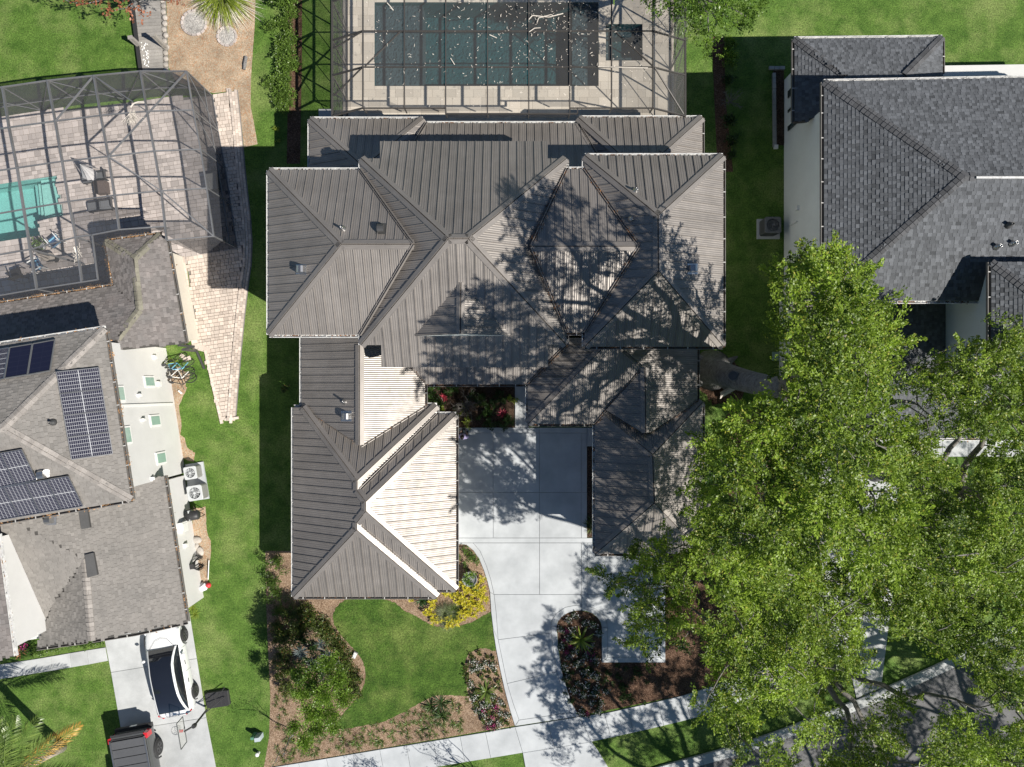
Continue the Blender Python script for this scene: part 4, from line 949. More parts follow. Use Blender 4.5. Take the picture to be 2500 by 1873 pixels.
pave(pa, [(521, 232)] + [(x - 20, y) for x, y in path_r] + [(540, 1027), (519, 935), (501, 854), (484, 848), (455, 628), (578, 606), (558, 470), (539, 356)], 0.08, R(8.8), (0.15, 0.2, 0.2), (0.15, 0.22, 0.22, 0.3), M['paver_pale'])
def along(line, d):      # points along a pixel polyline every d metres (ground)
    P = [W(*q) for q in line]; out = []; t = 0.0
    for a, b in zip(P, P[1:]):
        L = (b - a).length
        while t <= L: out.append((a + (b - a) * (t / L), (b - a).normalized())); t += d
        t -= L
    return out
for k in range(3):         # low edging wall of three stepped courses
    for i, (p, d) in enumerate(along([(x - 18 + 6.2 * k, y) for x, y in path_r], 0.24)):
        r_ = Vector((d.y, -d.x, 0)); sh = rnd.random(); mb = MB(); zt = 0.13 - 0.035 * k
        q = p + d * (0.12 * (k % 2)); mb.bar(q + Vector((0, 0, zt / 2)), q + d * 0.225 + Vector((0, 0, zt / 2)), 0.118, zt, sh=sh); mb.build('edging_brick', M['paver_pale'], pa)
for i, (p, d) in enumerate(along([(445, 628), (478, 846), (500, 852)], 0.3)):      # soldier course by the wall
    mb = MB(); mb.bar(p + Vector((0, 0, 0.045)), p + d * 0.285 + Vector((0, 0, 0.045)), 0.3, 0.09, sh=rnd.random()); mb.build('edging_brick', M['paver_pale'], pa)
for i, (p, d) in enumerate(along([(503, 856), (520, 935), (541, 1026), (576, 1021)], .24)):
    mb = MB(); mb.bar(p + Vector((0, 0, 0.05)), p + d * 0.228 + Vector((0, 0, 0.05)), 0.13, 0.1, sh=rnd.uniform(.5, 1)); mb.build('edging_brick', M['paver_pale'], pa)
DECK = [(838, -110), (1645, -110), (1645, 305), (838, 305)]
db = flat('pool_deck', [DECK], 0.004, M['joint'], [POOL, SPA])
def deck_tiles():
    a, b = W(838, 305), W(1645, -110); y = a.y; r_ = 0; ph, ps = [W(*q).xy for q in POOL], [W(*q).xy for q in SPA]
    def outside(R_, box):
        x0, y0, x1, y1 = R_; bx0, by0, bx1, by1 = box
        if x1 <= bx0 or x0 >= bx1 or y1 <= by0 or y0 >= by1: return [R_]
        out = []
        if x0 < bx0: out.append((x0, y0, bx0, y1)); x0 = bx0
        if x1 > bx1: out.append((bx1, y0, x1, y1)); x1 = bx1
        if y0 < by0: out.append((x0, y0, x1, by0))
        if y1 > by1: out.append((x0, by1, x1, y1))
        return out
    bxs = [(min(p.x for p in q), min(p.y for p in q), max(p.x for p in q), max(p.y for p in q)) for q in (ph, ps)]
    while y < b.y:
        h = (0.4, 0.4, 0.6)[r_ % 3]; x = a.x - rnd.uniform(0, 0.5)
        while x < b.x:
            w = rnd.choice((0.4, 0.6, 0.6, 0.9)); rs = [(max(x, a.x), y, min(x + w, b.x), min(y + h, b.y))]
            for bx in bxs: rs = [q for R_ in rs for q in outside(R_, bx)]
            for x0, y0, x1, y1 in rs:
                if x1 - x0 > 0.05 and y1 - y0 > 0.05 and y1 < 20.3:
                    mb = MB(); zt = 0.05 + rnd.uniform(-.001, .001); g = 0.004; mb.prism([Vector(p) for p in ((x0 + g, y0 + g, zt), (x1 - g, y0 + g, zt), (x1 - g, y1 - g, zt), (x0 + g, y1 - g, zt))], (0, 0, -zt)); mb.build('tile', M['travertine'], db)
            x += w
        y += h; r_ += 1
deck_tiles()
# ------------------------------------------------------------------ pools
def basin(name, ring, zf, mat_, parent, ztop=0.045):
    mb = MB(); n = len(ring); B = [Vector((p.x, p.y, zf)) for p in ring]; T = [Vector((p.x, p.y, ztop)) for p in ring]
    if area([(p.x, p.y) for p in ring]) < 0: B, T = B[::-1], T[::-1]
    mb.poly(B)
    for i in range(n): mb.poly([B[i], B[i - 1], T[i - 1], T[i]][::-1][::-1])
    return mb.build(name, mat_, parent)
pr = thing('swimming_pool', 'rectangular dark teal pool under the bronze screen cage', 'pool', W(1188, 110, 0), world=True)
ring = [W(*q).xy for q in POOL]; basin('basin', ring, -1.45, M['plaster_dark'], pr)
x0, x1, y0, y1 = ring[0].x, ring[1].x, ring[2].y, ring[0].y
xs = W(1031, 0).x; mb = MB(); mb.box(((x0 + xs) / 2 + 0.002, (y0 + y1) / 2, -0.85), (xs - x0 - 0.005, y1 - y0 - 0.01, 1.18)); mb.build('tanning_shelf', M['plaster_shelf'], pr)
mb = MB(); mb.box((x1 - 0.65, (y0 + y1) / 2, -0.98), (1.29, y1 - y0 - 0.01, 0.9)); mb.build('bench', M['plaster_shelf'], pr)
mb = MB(); mb.poly([(x0, y0, -0.05), (x1, y0, -0.05), (x1, y1, -0.05), (x0, y1, -0.05)]); mb.build('water', M['water'], pr)
sr = thing('spa', 'square grey spa pool beside the long dark pool', 'spa', W(1523, 104, 0), world=True)
ring = [W(*q).xy for q in SPA]; basin('basin', ring, -1.0, M['plaster_dark'], sr)
x0, x1, y0, y1 = ring[0].x, ring[1].x, ring[2].y, ring[0].y
for cx_, cy_, sx, sy in ((x0 + 0.2, (y0 + y1) / 2, 0.4, y1 - y0), (x1 - 0.2, (y0 + y1) / 2, 0.4, y1 - y0), ((x0 + x1) / 2, y0 + 0.2, x1 - x0 - 0.81, 0.4), ((x0 + x1) / 2, y1 - 0.2, x1 - x0 - 0.81, 0.4)):
    mb = MB(); mb.box((cx_, cy_, -0.74), (sx - 0.005, sy - 0.01, 0.5)); mb.build('bench', M['plaster_shelf'], sr)
mb = MB(); mb.poly([(x0, y0, -0.04), (x1, y0, -0.04), (x1, y1, -0.04), (x0, y1, -0.04)]); mb.build('water', M['water'], sr)
lp = thing('swimming_pool', 'bright aqua pool with pale entry steps on the paver patio', 'pool', W(60, 510, 0), world=True)
ring = [W(*q).xy for q in LPOOL]; basin('basin', ring, -1.3, M['plaster_aqua'], lp, 0.055)
def step(poly, zt, m_):
    mb = MB(); mb.prism([W(*q).xy.to_3d() + Vector((0, 0, zt)) for q in poly], (0, 0, -1.25 - zt)); mb.build('step', M[m_], lp)
step([(93, 438), (139, 432), (152, 526), (104, 533)], -0.2, 'plaster_pale'); step([(78, 441), (92.5, 439), (103.5, 533), (88, 536)], -0.45, 'plaster_pale'); step([(62, 443), (77.5, 441), (87.5, 536), (74, 538)], -0.7, 'plaster_aqua'); step([(89, 539), (95, 538), (102, 576), (95, 578)], -0.3, 'plaster_pale')
mb = MB(); mb.poly([Vector((p.x, p.y, -0.06)) for p in (ring if area(ring) > 0 else ring[::-1])]); mb.build('water', M['water_aqua'], lp)

# ------------------------------------------------------------------ screen cages
class Cage:
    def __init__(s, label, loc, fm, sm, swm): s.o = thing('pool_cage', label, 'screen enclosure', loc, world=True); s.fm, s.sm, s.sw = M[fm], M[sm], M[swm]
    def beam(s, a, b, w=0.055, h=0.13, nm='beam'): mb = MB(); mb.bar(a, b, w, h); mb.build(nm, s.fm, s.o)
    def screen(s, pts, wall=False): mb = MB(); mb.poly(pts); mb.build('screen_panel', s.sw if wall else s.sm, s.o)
cg = Cage('bronze framed screen cage with sloped sides over the dark pool', W(1240, 100, 0), 'frame_dark', 'screen', 'screen_wall')
XS = [886, 987, 1088, 1190, 1291, 1391, 1493, 1594]; YS = [-112, -22, 76, 164, 264]; ZI, ZO = 3.85, 3.0
G = [[W(x, y, ZI) for y in YS] for x in XS]
xl, xr = W(811, 0, ZO).x, W(1673, 0, ZO).x
for i, x in enumerate(XS):
    lastz = G[i][-1].copy()
    if 1 < i < 6: lastz = W(x, 278, ZI)
    cg.beam(G[i][0], lastz, 0.05, 0.13)
    for j in range(len(YS) - 1):
        if i < len(XS) - 1:
            bot = [G[i][j + 1], G[i + 1][j + 1]]
            if j == 3 and 2 <= i <= 4: bot = [W(x, 278, ZI), W(XS[i + 1], 278, ZI)]
            if j == 3 and i == 5: bot = [W(x, 264, ZI), W(XS[i + 1], 264, ZI)]
            cg.screen([G[i][j], bot[0], bot[1], G[i + 1][j]])
for j, y in enumerate(YS):
    for i in range(len(XS) - 1):
        if j == 4 and 2 <= i <= 4: continue
        cg.beam(G[i][j], G[i + 1][j], 0.045, 0.07)
for i in (2, 3, 4): cg.beam(W(XS[i], 278, ZI), W(XS[i + 1], 278, ZI), 0.05, 0.1)
cg.beam(W(1391, 278, ZI), W(1410, 278, ZI), 0.05, 0.1); cg.beam(W(1410, 278, ZI), W(1410, 264, ZI), 0.05, 0.1)
yr = [g.y for g in G[0]]
for side, xo, gi in ((-1, xl, 0), (1, xr, 7)):
    O = [Vector((xo, y, ZO)) for y in yr]; O[-1].y -= 0.03
    cg.beam(O[0], O[-1], 0.08, 0.1)
    for j in range(len(YS)):
        cg.beam(O[j], G[gi][j], 0.05, 0.1); cg.beam(O[j], Vector((xo, O[j].y, 0.05)), 0.06, 0.06, 'post')
        if j < len(YS) - 1:
            cg.screen([O[j], O[j + 1], G[gi][j + 1], G[gi][j]])
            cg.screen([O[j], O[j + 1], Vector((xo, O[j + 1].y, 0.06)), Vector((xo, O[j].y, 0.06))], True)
            cg.beam(O[j] + Vector((0, 0, -0.05)), Vector((xo, O[j + 1].y, 0.1)), 0.03, 0.03, 'brace')
            cg.beam(Vector((xo, O[j].y, 1.0)), Vector((xo, O[j + 1].y, 1.0)), 0.035, 0.035, 'rail')
    cg.beam(Vector((xo, yr[0], 0.09)), Vector((xo, O[-1].y, 0.09)), 0.06, 0.08, 'rail')
for a, b in ((W(891, 162, ZI), W(976, 78, ZI)), (W(882, 167, ZI), Vector((xl + 0.1, yr[4] + 0.9, ZO + 0.05))), (W(1599, 166, ZI), Vector((xr - 0.1, yr[4] + 0.05, ZO + 0.05))), (W(888, 74, ZI), Vector((xl + 0.1, yr[2] - 0.4, ZO + 0.05))), (W(1592, 160, ZI), W(1500, 76, ZI))): cg.beam(a, b, 0.045, 0.08, 'brace')
for i, x in enumerate(XS):       # struts down to the gutter line, with gussets
    yb = 278 if 1 < i < 6 else 264
    p = W(x, yb, ZI); q = Vector((p.x, W(x, 288, ZL).y + 0.2, 3.08)) if not 1 < i < 6 else Vector((p.x, W(x, 300, ZL).y + 0.2, 3.08))
    cg.beam(p, q, 0.05, 0.05, 'post')
    if i < 7 and i not in (5,):
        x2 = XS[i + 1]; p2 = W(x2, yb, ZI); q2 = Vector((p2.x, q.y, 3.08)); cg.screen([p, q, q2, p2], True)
# fallen twigs, catkins and dead leaves caught on the screen
M['twig'] = mat('bleached_twig', (0.62, 0.57, 0.50), 0.8, var=0.2, shade=0.35)
M['deadleaf'] = mat('dead_oak_leaf', (0.5, 0.33, 0.22), 0.8, var=0.25, shade=0.4)
def twig_debris():
    mb = MB()
    for k in range(620):
        px, py = rnd.uniform(895, 1590), rnd.uniform(-10, 262)
        if rnd.random() < 0.45: px = rnd.gauss(1330, 130); py = abs(rnd.gauss(60, 70))
        if not (890 < px < 1590 and -15 < py < 262): continue
        p = W(px, py, ZI + 0.075); an = rnd.uniform(0, 6.28); L = rnd.choice((0.03, 0.04, 0.05, 0.06, 0.08, 0.14)); w = rnd.uniform(0.005, 0.013)
        d = Vector((math.cos(an), math.sin(an), 0)); r_ = Vector((-d.y, d.x, 0)) * w
        q = p + d * L * 0.5 + r_ * rnd.uniform(-2, 2); e = p + d * L + r_ * rnd.uniform(-3, 3)
        sh = rnd.random()
        mb.poly([p - r_, q - r_, q + r_, p + r_], sh); mb.poly([q - r_, e - r_ * 0.4, e + r_ * 0.4, q + r_], sh)
    mb.build('twig_debris', M['twig'], cg.o, kind='stuff')
twig_debris()
def twig(path, z, r_, label):
    mb = MB(); P = [W(*q, z) for q in path]
    for a, b in zip(P, P[1:]): mb.bar(a, b, r_, r_ * 0.6)
    o = mb.build('fallen_branch', M['twig']); tag(o, label, 'branch', 'fallen branches on the pool cages')
z_ = ZI + 0.08
twig([(1291, 48), (1300, 38), (1340, 42), (1375, 33)], z_, 0.035, 'forked pale branch lying on the bronze cage screen over the pool')
twig([(1311, 56), (1315, 44), (1345, 36), (1350, 38)], z_, 0.03, 'crooked pale twig crossing another on the bronze cage screen')
twig([(1100, 142), (1110, 158)], z_, 0.03, 'short thick pale twig on the bronze cage over dark water')
twig([(1292, 78), (1305, 69), (1320, 68)], z_, 0.03, 'small bent pale twig next to a cage crossbeam')
twig([(1195, 85), (1213, 93)], z_, 0.035, 'straight stubby pale stick on the bronze cage screen')
twig([(1460, 163), (1582, 166)], z_ + 0.04, 0.03, 'long straight pale stick lying along a cage crossbeam')
twig([(945, 7), (953, 16), (960, 25)], z_, 0.04, 'broken pale twig near the pool corner on the cage screen')

c2 = Cage('grey framed screen cage over the paver patio and aqua pool', W(330, 430, 0), 'frame_grey', 'screen_l', 'screen_lw')
NP = {4: [(456, 174), (472, 269), (490, 365), (505, 460), (522, 577)], 3: [(343, 174), (359, 272), (377, 369), (394, 466), (407, 587)], 2: [(229, 185), (246, 282), (265, 382), (280, 477), (291, 561)],
      1: [(116, 197), (135, 296), (152, 394), (168, 492), (185, 579), (200, 689)], 0: [(6, 213), (22, 311), (42, 410), (58, 511), (74, 609), (90, 706)], -1: [(-104, 229), (-88, 327), (-68, 426), (-52, 530), (-36, 628), (-20, 725)]}
def cz(i, j): return min(4.0, 2.8 + 0.65 * min(4 - i, j))
N2 = {i: [W(*q, cz(i, j)) for j, q in enumerate(NP[i])] for i in NP}
for i in NP:
    for j in range(len(NP[i]) - 1): c2.beam(N2[i][j], N2[i][j + 1], 0.06, 0.14 if 0 <= i < 4 else 0.09)
for i in range(-1, 4):
    for j in range(min(len(NP[i]), len(NP[i + 1]))):
        if j == 4 and i in (1, 2): continue
        c2.beam(N2[i][j], N2[i + 1][j], 0.05, 0.08)
        if j: c2.screen([N2[i][j - 1], N2[i][j], N2[i + 1][j], N2[i + 1][j - 1]])
hb1, hb2, hb3 = W(239, 683, 4.0), W(225, 574, 4.0), W(404, 553, 3.45)
c2.beam(N2[1][5], hb1, 0.05, 0.08); c2.beam(hb1, hb2, 0.05, 0.08); c2.beam(N2[1][4], hb2, 0.05, 0.08); c2.beam(hb2, N2[2][4], 0.05, 0.08); c2.beam(N2[2][4], hb3, 0.05, 0.08)
c2.screen([N2[1][4], N2[1][5], hb1, hb2]); c2.screen([N2[1][3], N2[1][4], N2[2][4], N2[2][3]])
for a, b in ((N2[2][2], N2[4][0]), (N2[1][1], N2[2][0]), (N2[2][0], N2[3][1]), (N2[2][2], N2[3][3]), (N2[3][3], N2[4][4])): c2.beam(a, b, 0.05, 0.08, 'brace')
def gr(p): return Vector((p.x, p.y, 0.06))
for j in range(4):
    a, b = N2[4][j], N2[4][j + 1]; c2.screen([a, b, gr(b), gr(a)], True); c2.beam(a, gr(a), 0.05, 0.05, 'post'); c2.beam(Vector((a.x, a.y, 1.0)), Vector((b.x, b.y, 1.0)), 0.05, 0.05, 'rail'); c2.beam(gr(a), gr(b), 0.06, 0.07, 'rail')
c2.beam(N2[4][4], gr(N2[4][4]), 0.06, 0.06, 'post'); c2.beam(N2[4][0], gr(N2[4][1]), 0.04, 0.04, 'brace'); c2.beam(N2[4][1], gr(N2[4][2]), 0.04, 0.04, 'brace')
for i in range(-1, 4):
    a, b = N2[i][0], N2[i + 1][0]; c2.screen([a, b, gr(b), gr(a)], True); c2.beam(a, gr(a), 0.05, 0.05, 'post'); c2.beam(Vector((a.x, a.y, 1.0)), Vector((b.x, b.y, 1.0)), 0.05, 0.05, 'rail')
    c2.beam(a if i % 2 else b, gr(b) if i % 2 else gr(a), 0.04, 0.04, 'brace')
a, b = N2[4][4], N2[3][4]; c2.screen([a, b, gr(b), gr(a)], True)
def down(p, z): return Vector((p.x, p.y, z))
for a, b in ((N2[0][5], N2[1][5]), (N2[1][5], hb1), (hb1, hb2), (hb2, N2[2][4]), (N2[2][4], hb3), (N2[-1][5], N2[0][5])): c2.screen([a, b, down(b, 3.0), down(a, 3.0)], True)
for p, dx, dy in ((N2[0][4], 0, 0), (N2[1][4], 0, 0), (N2[0][5], 0.05, 0.05)): c2.beam(p, gr(p), 0.07, 0.07, 'post')
twig([(319, 262), (326, 253), (338, 249), (352, 250)], 3.6, 0.05, 'curved bleached palm spathe lying on the grey cage screen')
fr = MB()
for k in range(70):
    p = W(318 + rnd.uniform(-3, 12), 268 + k * 0.4, 3.52); e = W(318 + rnd.gauss(8, 13), 285 + rnd.uniform(0, 22), 3.52); fr.bar(p, e, 0.008, 0.008, sh=rnd.random())
tag(fr.build('dry_palm_frond', M['twig']), 'dry stringy palm frond draped over a grey cage beam', 'palm frond', 'palm debris on the grey cage')
fr = MB()
for k in range(46): p = W(190 + rnd.gauss(0, 3), 620 + rnd.gauss(0, 6), 4.05); e = p + Vector((rnd.gauss(0, .12), rnd.gauss(-.02, .18), 0)); fr.bar(p, e, 0.012, 0.01, sh=rnd.random())
fr.bar(W(181, 603, 4.05), W(189, 622, 4.05), 0.07, 0.03, sh=1.0)
tag(fr.build('dry_palm_frond', M['twig']), 'white broken palm stalk hanging on a grey cage beam above blue chairs', 'palm frond', 'palm debris on the grey cage')

# ================================================================== vegetation
M['oak_leaf'] = leaf_mat('oak_leaf', (0.02, 0.06, 0.006), (0.35, 0.50, 0.05), 0.46, 0.42, (0.42, 0.42, 0.07))
M['tree_leaf'] = leaf_mat('fresh_green_leaf', (0.04, 0.095, 0.012), (0.23, 0.37, 0.05), 0.38, 0.35)
M['red_leaf'] = leaf_mat('rusty_red_leaf', (0.20, 0.06, 0.03), (0.5, 0.2, 0.11), 0.5, 0.3)
M['shrub_leaf'] = leaf_mat('shrub_leaf', (0.035, 0.08, 0.014), (0.18, 0.29, 0.05), 0.4, 0.3)
M['dark_leaf'] = leaf_mat('dark_green_leaf', (0.012, 0.035, 0.008), (0.065, 0.13, 0.03), 0.4, 0.25)
M['olive_leaf'] = leaf_mat('olive_brown_leaf', (0.03, 0.05, 0.012), (0.15, 0.21, 0.04), 0.45, 0.25, (0.3, 0.16, 0.06))
M['silver_leaf'] = leaf_mat('blue_grey_leaf', (0.06, 0.085, 0.085), (0.22, 0.28, 0.28), 0.5, 0.15)
M['yellow_leaf'] = leaf_mat('golden_yellow_leaf', (0.32, 0.31, 0.02), (0.80, 0.70, 0.06), 0.4, 0.3, (0.14, 0.24, 0.03))
M['lime_leaf'] = leaf_mat('lime_leaf', (0.14, 0.22, 0.02), (0.40, 0.47, 0.07), 0.4, 0.3)
M['palm_leaf'] = leaf_mat('palm_leaflet', (0.03, 0.065, 0.01), (0.2, 0.28, 0.06), 0.35, 0.25)
M['gold_frond'] = leaf_mat('golden_dying_frond', (0.35, 0.19, 0.03), (0.65, 0.42, 0.10), 0.5, 0.25)
M['fuzz_leaf'] = leaf_mat('grey_green_grass_blade', (0.10, 0.13, 0.06), (0.30, 0.34, 0.18), 0.5, 0.25)
M['white_flower'] = leaf_mat('white_petal', (0.55, 0.55, 0.5), (0.85, 0.85, 0.82), 0.6, 0.2)
M['magenta_flower'] = leaf_mat('magenta_petal', (0.3, 0.02, 0.12), (0.6, 0.06, 0.28), 0.5, 0.2)
M['red_flower'] = leaf_mat('red_bract', (0.4, 0.03, 0.06), (0.65, 0.08, 0.12), 0.5, 0.2)
M['orange_leaf'] = leaf_mat('bronze_orange_leaf', (0.35, 0.12, 0.05), (0.6, 0.28, 0.12), 0.45, 0.2)
M['moss'] = leaf_mat('grey_hanging_moss', (0.2, 0.2, 0.19), (0.5, 0.5, 0.48), 0.8, 0.2)
M['bark'] = mat('grey_furrowed_bark', (0.30, 0.295, 0.29), 0.95, spec=0.1, col2=(0.14, 0.135, 0.13), vscale=5, fine=0.35, fscale=28, bump=1.0, bscale=16, bdist=0.06)
M['bark_pale'] = mat('pale_grey_branch_bark', (0.27, 0.255, 0.235), 0.9, spec=0.15, col2=(0.15, 0.14, 0.128), vscale=6, fine=0.2, bump=0.4, bscale=30)
M['cutwood'] = mat('sawn_wood', (0.55, 0.50, 0.44), 0.85, var=0.15, vscale=6)
M['palm_trunk'] = mat('pale_palm_trunk', (0.45, 0.39, 0.34), 0.9, var=0.2, vscale=5, bump=0.8, bscale=20, bdist=0.04)

def quads_mesh(name, V, sh, mat_):
    n = V.shape[0]; me = bpy.data.meshes.new(name)
    me.vertices.add(4 * n); me.vertices.foreach_set('co', V.reshape(-1).astype(np.float32))
    me.loops.add(4 * n); me.loops.foreach_set('vertex_index', np.arange(4 * n, dtype=np.int32))
    me.polygons.add(n); me.polygons.foreach_set('loop_start', np.arange(0, 4 * n, 4, dtype=np.int32))
    at = me.attributes.new('shade', 'FLOAT', 'FACE'); at.data.foreach_set('value', np.clip(sh, 0, 1).astype(np.float32))
    me.materials.append(mat_); me.update(calc_edges=True); return me
def nrm(a): return a / np.maximum(np.linalg.norm(a, axis=-1, keepdims=True), 1e-9)
def leaf_quads(C, D, size, aspect=0.5, up=0.6, fold=0.0):
    """One diamond leaf at each centre C, long axis near D, face turned towards the sky by 'up'."""
    n = len(C); r_ = nrm(nrng.normal(size=(n, 3)))
    t = nrm(D + 0.55 * r_); N = nrm(np.array([0, 0, 1.0]) * up + 0.6 * nrm(nrng.normal(size=(n, 3))))
    b = nrm(np.cross(N, t)); L = (size * nrng.uniform(0.65, 1.3, n))[:, None]
    return np.stack([C - t * L * 0.5, C + b * L * aspect * 0.5, C + t * L * 0.5, C - b * L * aspect * 0.5], 1)
def sprays(centres, radii, per, nl, size, outward=0.75, lift=0.25, jit=0.06, aspect=0.5, tone=None, flat_=1.0, up=0.6):
    """Leafy twigs bursting from clump centres: returns leaf quads and their tones."""
    Vs, Ss = [], []
    for k, (c, r_) in enumerate(zip(centres, radii)):
        m = max(1, int(per * r_ * r_)); d = nrm(nrng.normal(size=(m, 3))); d[:, 2] = np.abs(d[:, 2]) * 0.75 + d[:, 2] * 0.25
        d = nrm(d * outward + np.array([0, 0, lift]) + 0.25 * nrng.normal(size=(m, 3))); d[:, 2] *= flat_
        s = np.array(c) + d * (r_ * nrng.uniform(0.05, 0.5, (m, 1))); ln = r_ * nrng.uniform(0.45, 0.95, (m, 1))
        u = nrng.uniform(0.1, 1, (m, nl, 1)); P = s[:, None] + d[:, None] * ln[:, None] * u + nrng.normal(size=(m, nl, 3)) * jit
        V = leaf_quads(P.reshape(-1, 3), np.repeat(d, nl, 0), size, aspect, up)
        base = (tone[k] if tone is not None else 0.5)
        hz = (P[..., 2] - c[2]) / max(r_, 0.1)
        sh = base + 0.13 * nrng.normal(size=(m, 1)) + 0.10 * nrng.normal(size=(m, nl)) + 0.05 * (u[..., 0] - 0.5)
        Vs.append(V); Ss.append(np.clip(sh, 0.02, 0.98).reshape(-1))
    return np.concatenate(Vs), np.concatenate(Ss)
def boughs(pcs, top, tone):
    """Flat feathered boughs reaching outwards: an axis with side twigs, leaves set along every twig."""
    Vs, Ss = [], []
    for (p, m), tn in zip(pcs, tone):
        L = rnd.uniform(1.1, 1.7) * (0.75 if m < 20 else 1.0); out = (p - top).xy
        out = np.array([out.x, out.y, 0.0]) / max(out.length, 0.1); nb = 4 if m >= 20 else 3
        for _ in range(nb):
            a = nrm(out * 0.75 + nrng.normal(size=3) * [0.8, 0.8, 0.22] + [0, 0, 0.28])
            s0 = np.array(p) - a * L * 0.45 + nrng.normal(size=3) * [0.28, 0.28, 0.22]; n = nrm(np.array([0, 0, 1.0]) + 0.35 * nrng.normal(size=3)); b = nrm(np.cross(n, a))
            k = 15; t = np.linspace(0.08, 1, k); sgn = np.where(np.arange(k) % 2 == 0, 1.0, -1.0)
            d = nrm(a * 0.62 + (b[None] * sgn[:, None]) * 0.85 * (1.05 - t[:, None] * 0.75) + 0.22 * nrng.normal(size=(k, 3)))
            ln = (0.52 * (1.1 - t) + 0.16) * L * 0.55 * nrng.uniform(0.7, 1.25, k)
            base = s0 + a * L * t[:, None]; nl = 15
            u = nrng.uniform(0.05, 1.05, (k, nl, 1)); P = base[:, None] + d[:, None] * ln[:, None, None] * u + nrng.normal(size=(k, nl, 3)) * [0.035, 0.035, 0.03]
            V = leaf_quads(P.reshape(-1, 3), np.repeat(d, nl, 0), 0.088, 0.55, 0.75)
            sh = tn + 0.08 * rnd.gauss(0, 1) + 0.09 * nrng.normal(size=(k, 1)) + 0.09 * nrng.normal(size=(k, nl)) + 0.16 * (t[:, None] - 0.5)
            Vs.append(V); Ss.append(np.clip(sh, 0.02, 0.98).reshape(-1))
    return np.concatenate(Vs), np.concatenate(Ss)
def limb(mb, a, b, r0, r1, bend=0.15, n=7, sides=7):
    a, b = Vector(a), Vector(b); L = (b - a).length; off = Vector((rnd.uniform(-1, 1), rnd.uniform(-1, 1), rnd.uniform(0.2, 1))) * L * bend
    pts = []; rad = []
    for i in range(n):
        t = i / (n - 1); p = a.lerp(b, t) + off * math.sin(math.pi * t) + Vector((rnd.gauss(0, 1), rnd.gauss(0, 1), rnd.gauss(0, 1))) * (L * 0.018 if 0 < i < n - 1 else 0)
        pts.append(p); rad.append(r0 + (r1 - r0) * t)
    mb.tube(pts, rad, sides); return pts
# ------------------------------------------------------------------ the live oaks
OAK = [(1860, 706), (1915, 663), (1944, 651), (1985, 616), (2005, 640), (2042, 599), (2060, 580), (2080, 596), (2090, 640), (2150, 654), (2115, 680), (2138, 695), (2098, 720), (2150, 750), (2196, 744), (2208, 764), (2190, 800), (2215, 850), (2262, 800), (2270, 850), (2330, 880), (2362, 780), (2400, 830), (2480, 800), (2560, 790), (2600, 800), (2600, 1950), (2560, 2380), (1760, 2380), (1700, 2150), (1808, 1950), (1820, 1813), (1760, 1778), (1700, 1770), (1663, 1729), (1675, 1706), (1779, 1665), (1759, 1642), (1698, 1578), (1715, 1526), (1686, 1567), (1675, 1593), (1625, 1570), (1582, 1590), (1573, 1613), (1547, 1628), (1547, 1584), (1518, 1544), (1512, 1494), (1472, 1436), (1541, 1309), (1599, 1289), (1689, 1283), (1692, 1215), (1715, 1150), (1715, 1060), (1760, 1050), (1801, 987), (1889, 965), (1890, 930), (1927, 895), (1918, 822), (1889, 787)]
GAPS = [((2255, 820), 62), ((2250, 770), 60), ((2295, 765), 55), ((2222, 990), 62), ((2205, 930), 35), ((2350, 1090), 42), ((2420, 1090), 45), ((2300, 1095), 35), ((2140, 1170), 40), ((2150, 1215), 30), ((2040, 1350), 42), ((2085, 1325), 30), ((2160, 1560), 48), ((2175, 1640), 55), ((2240, 1620), 55), ((2110, 1700), 50), ((2060, 1720), 38), ((2230, 1800), 60), ((2200, 1870), 50), ((2270, 1720), 50), ((2330, 1650), 45), ((2420, 1500), 38), ((2460, 1620), 40), ((1740, 1490), 30), ((1735, 1450), 24), ((1960, 1720), 36), ((1900, 1800), 50), ((1960, 1840), 55), ((2060, 1800), 40), ((1870, 1420), 20), ((2380, 1740), 45), ((2450, 1780), 38), ((1890, 1660), 26), ((2360, 1180), 32), ((1800, 1105), 26)]
def ok_oak(x, y, m):
    if not all(inpoly(x + m * math.cos(k), y + m * math.sin(k), OAK) for k in (0, 0.8, 1.6, 2.4, 3.1, 3.9, 4.7, 5.5)): return False
    return all((x - g[0][0]) ** 2 + (y - g[0][1]) ** 2 > (g[1] + 12) ** 2 for g in GAPS)
def oak_z(x, y):
    if y > 1873: lo, hi = 7.0, 11.5
    elif y < 1000: lo, hi = (10.5, 16.5) if x < 2150 else (6.5, 11.5)
    elif x < 1720: lo, hi = 6.5, 9.0
    elif y < 1400: lo, hi = (9.5, 17.0) if x < 2200 else (8, 13)
    elif x < 2000: lo, hi = 7.5, 13.5
    else:
        if rnd.random() < 0.3: return rnd.uniform(3.8, 6.0)
        lo, hi = 7, 12.0
    return rnd.uniform(lo, hi)
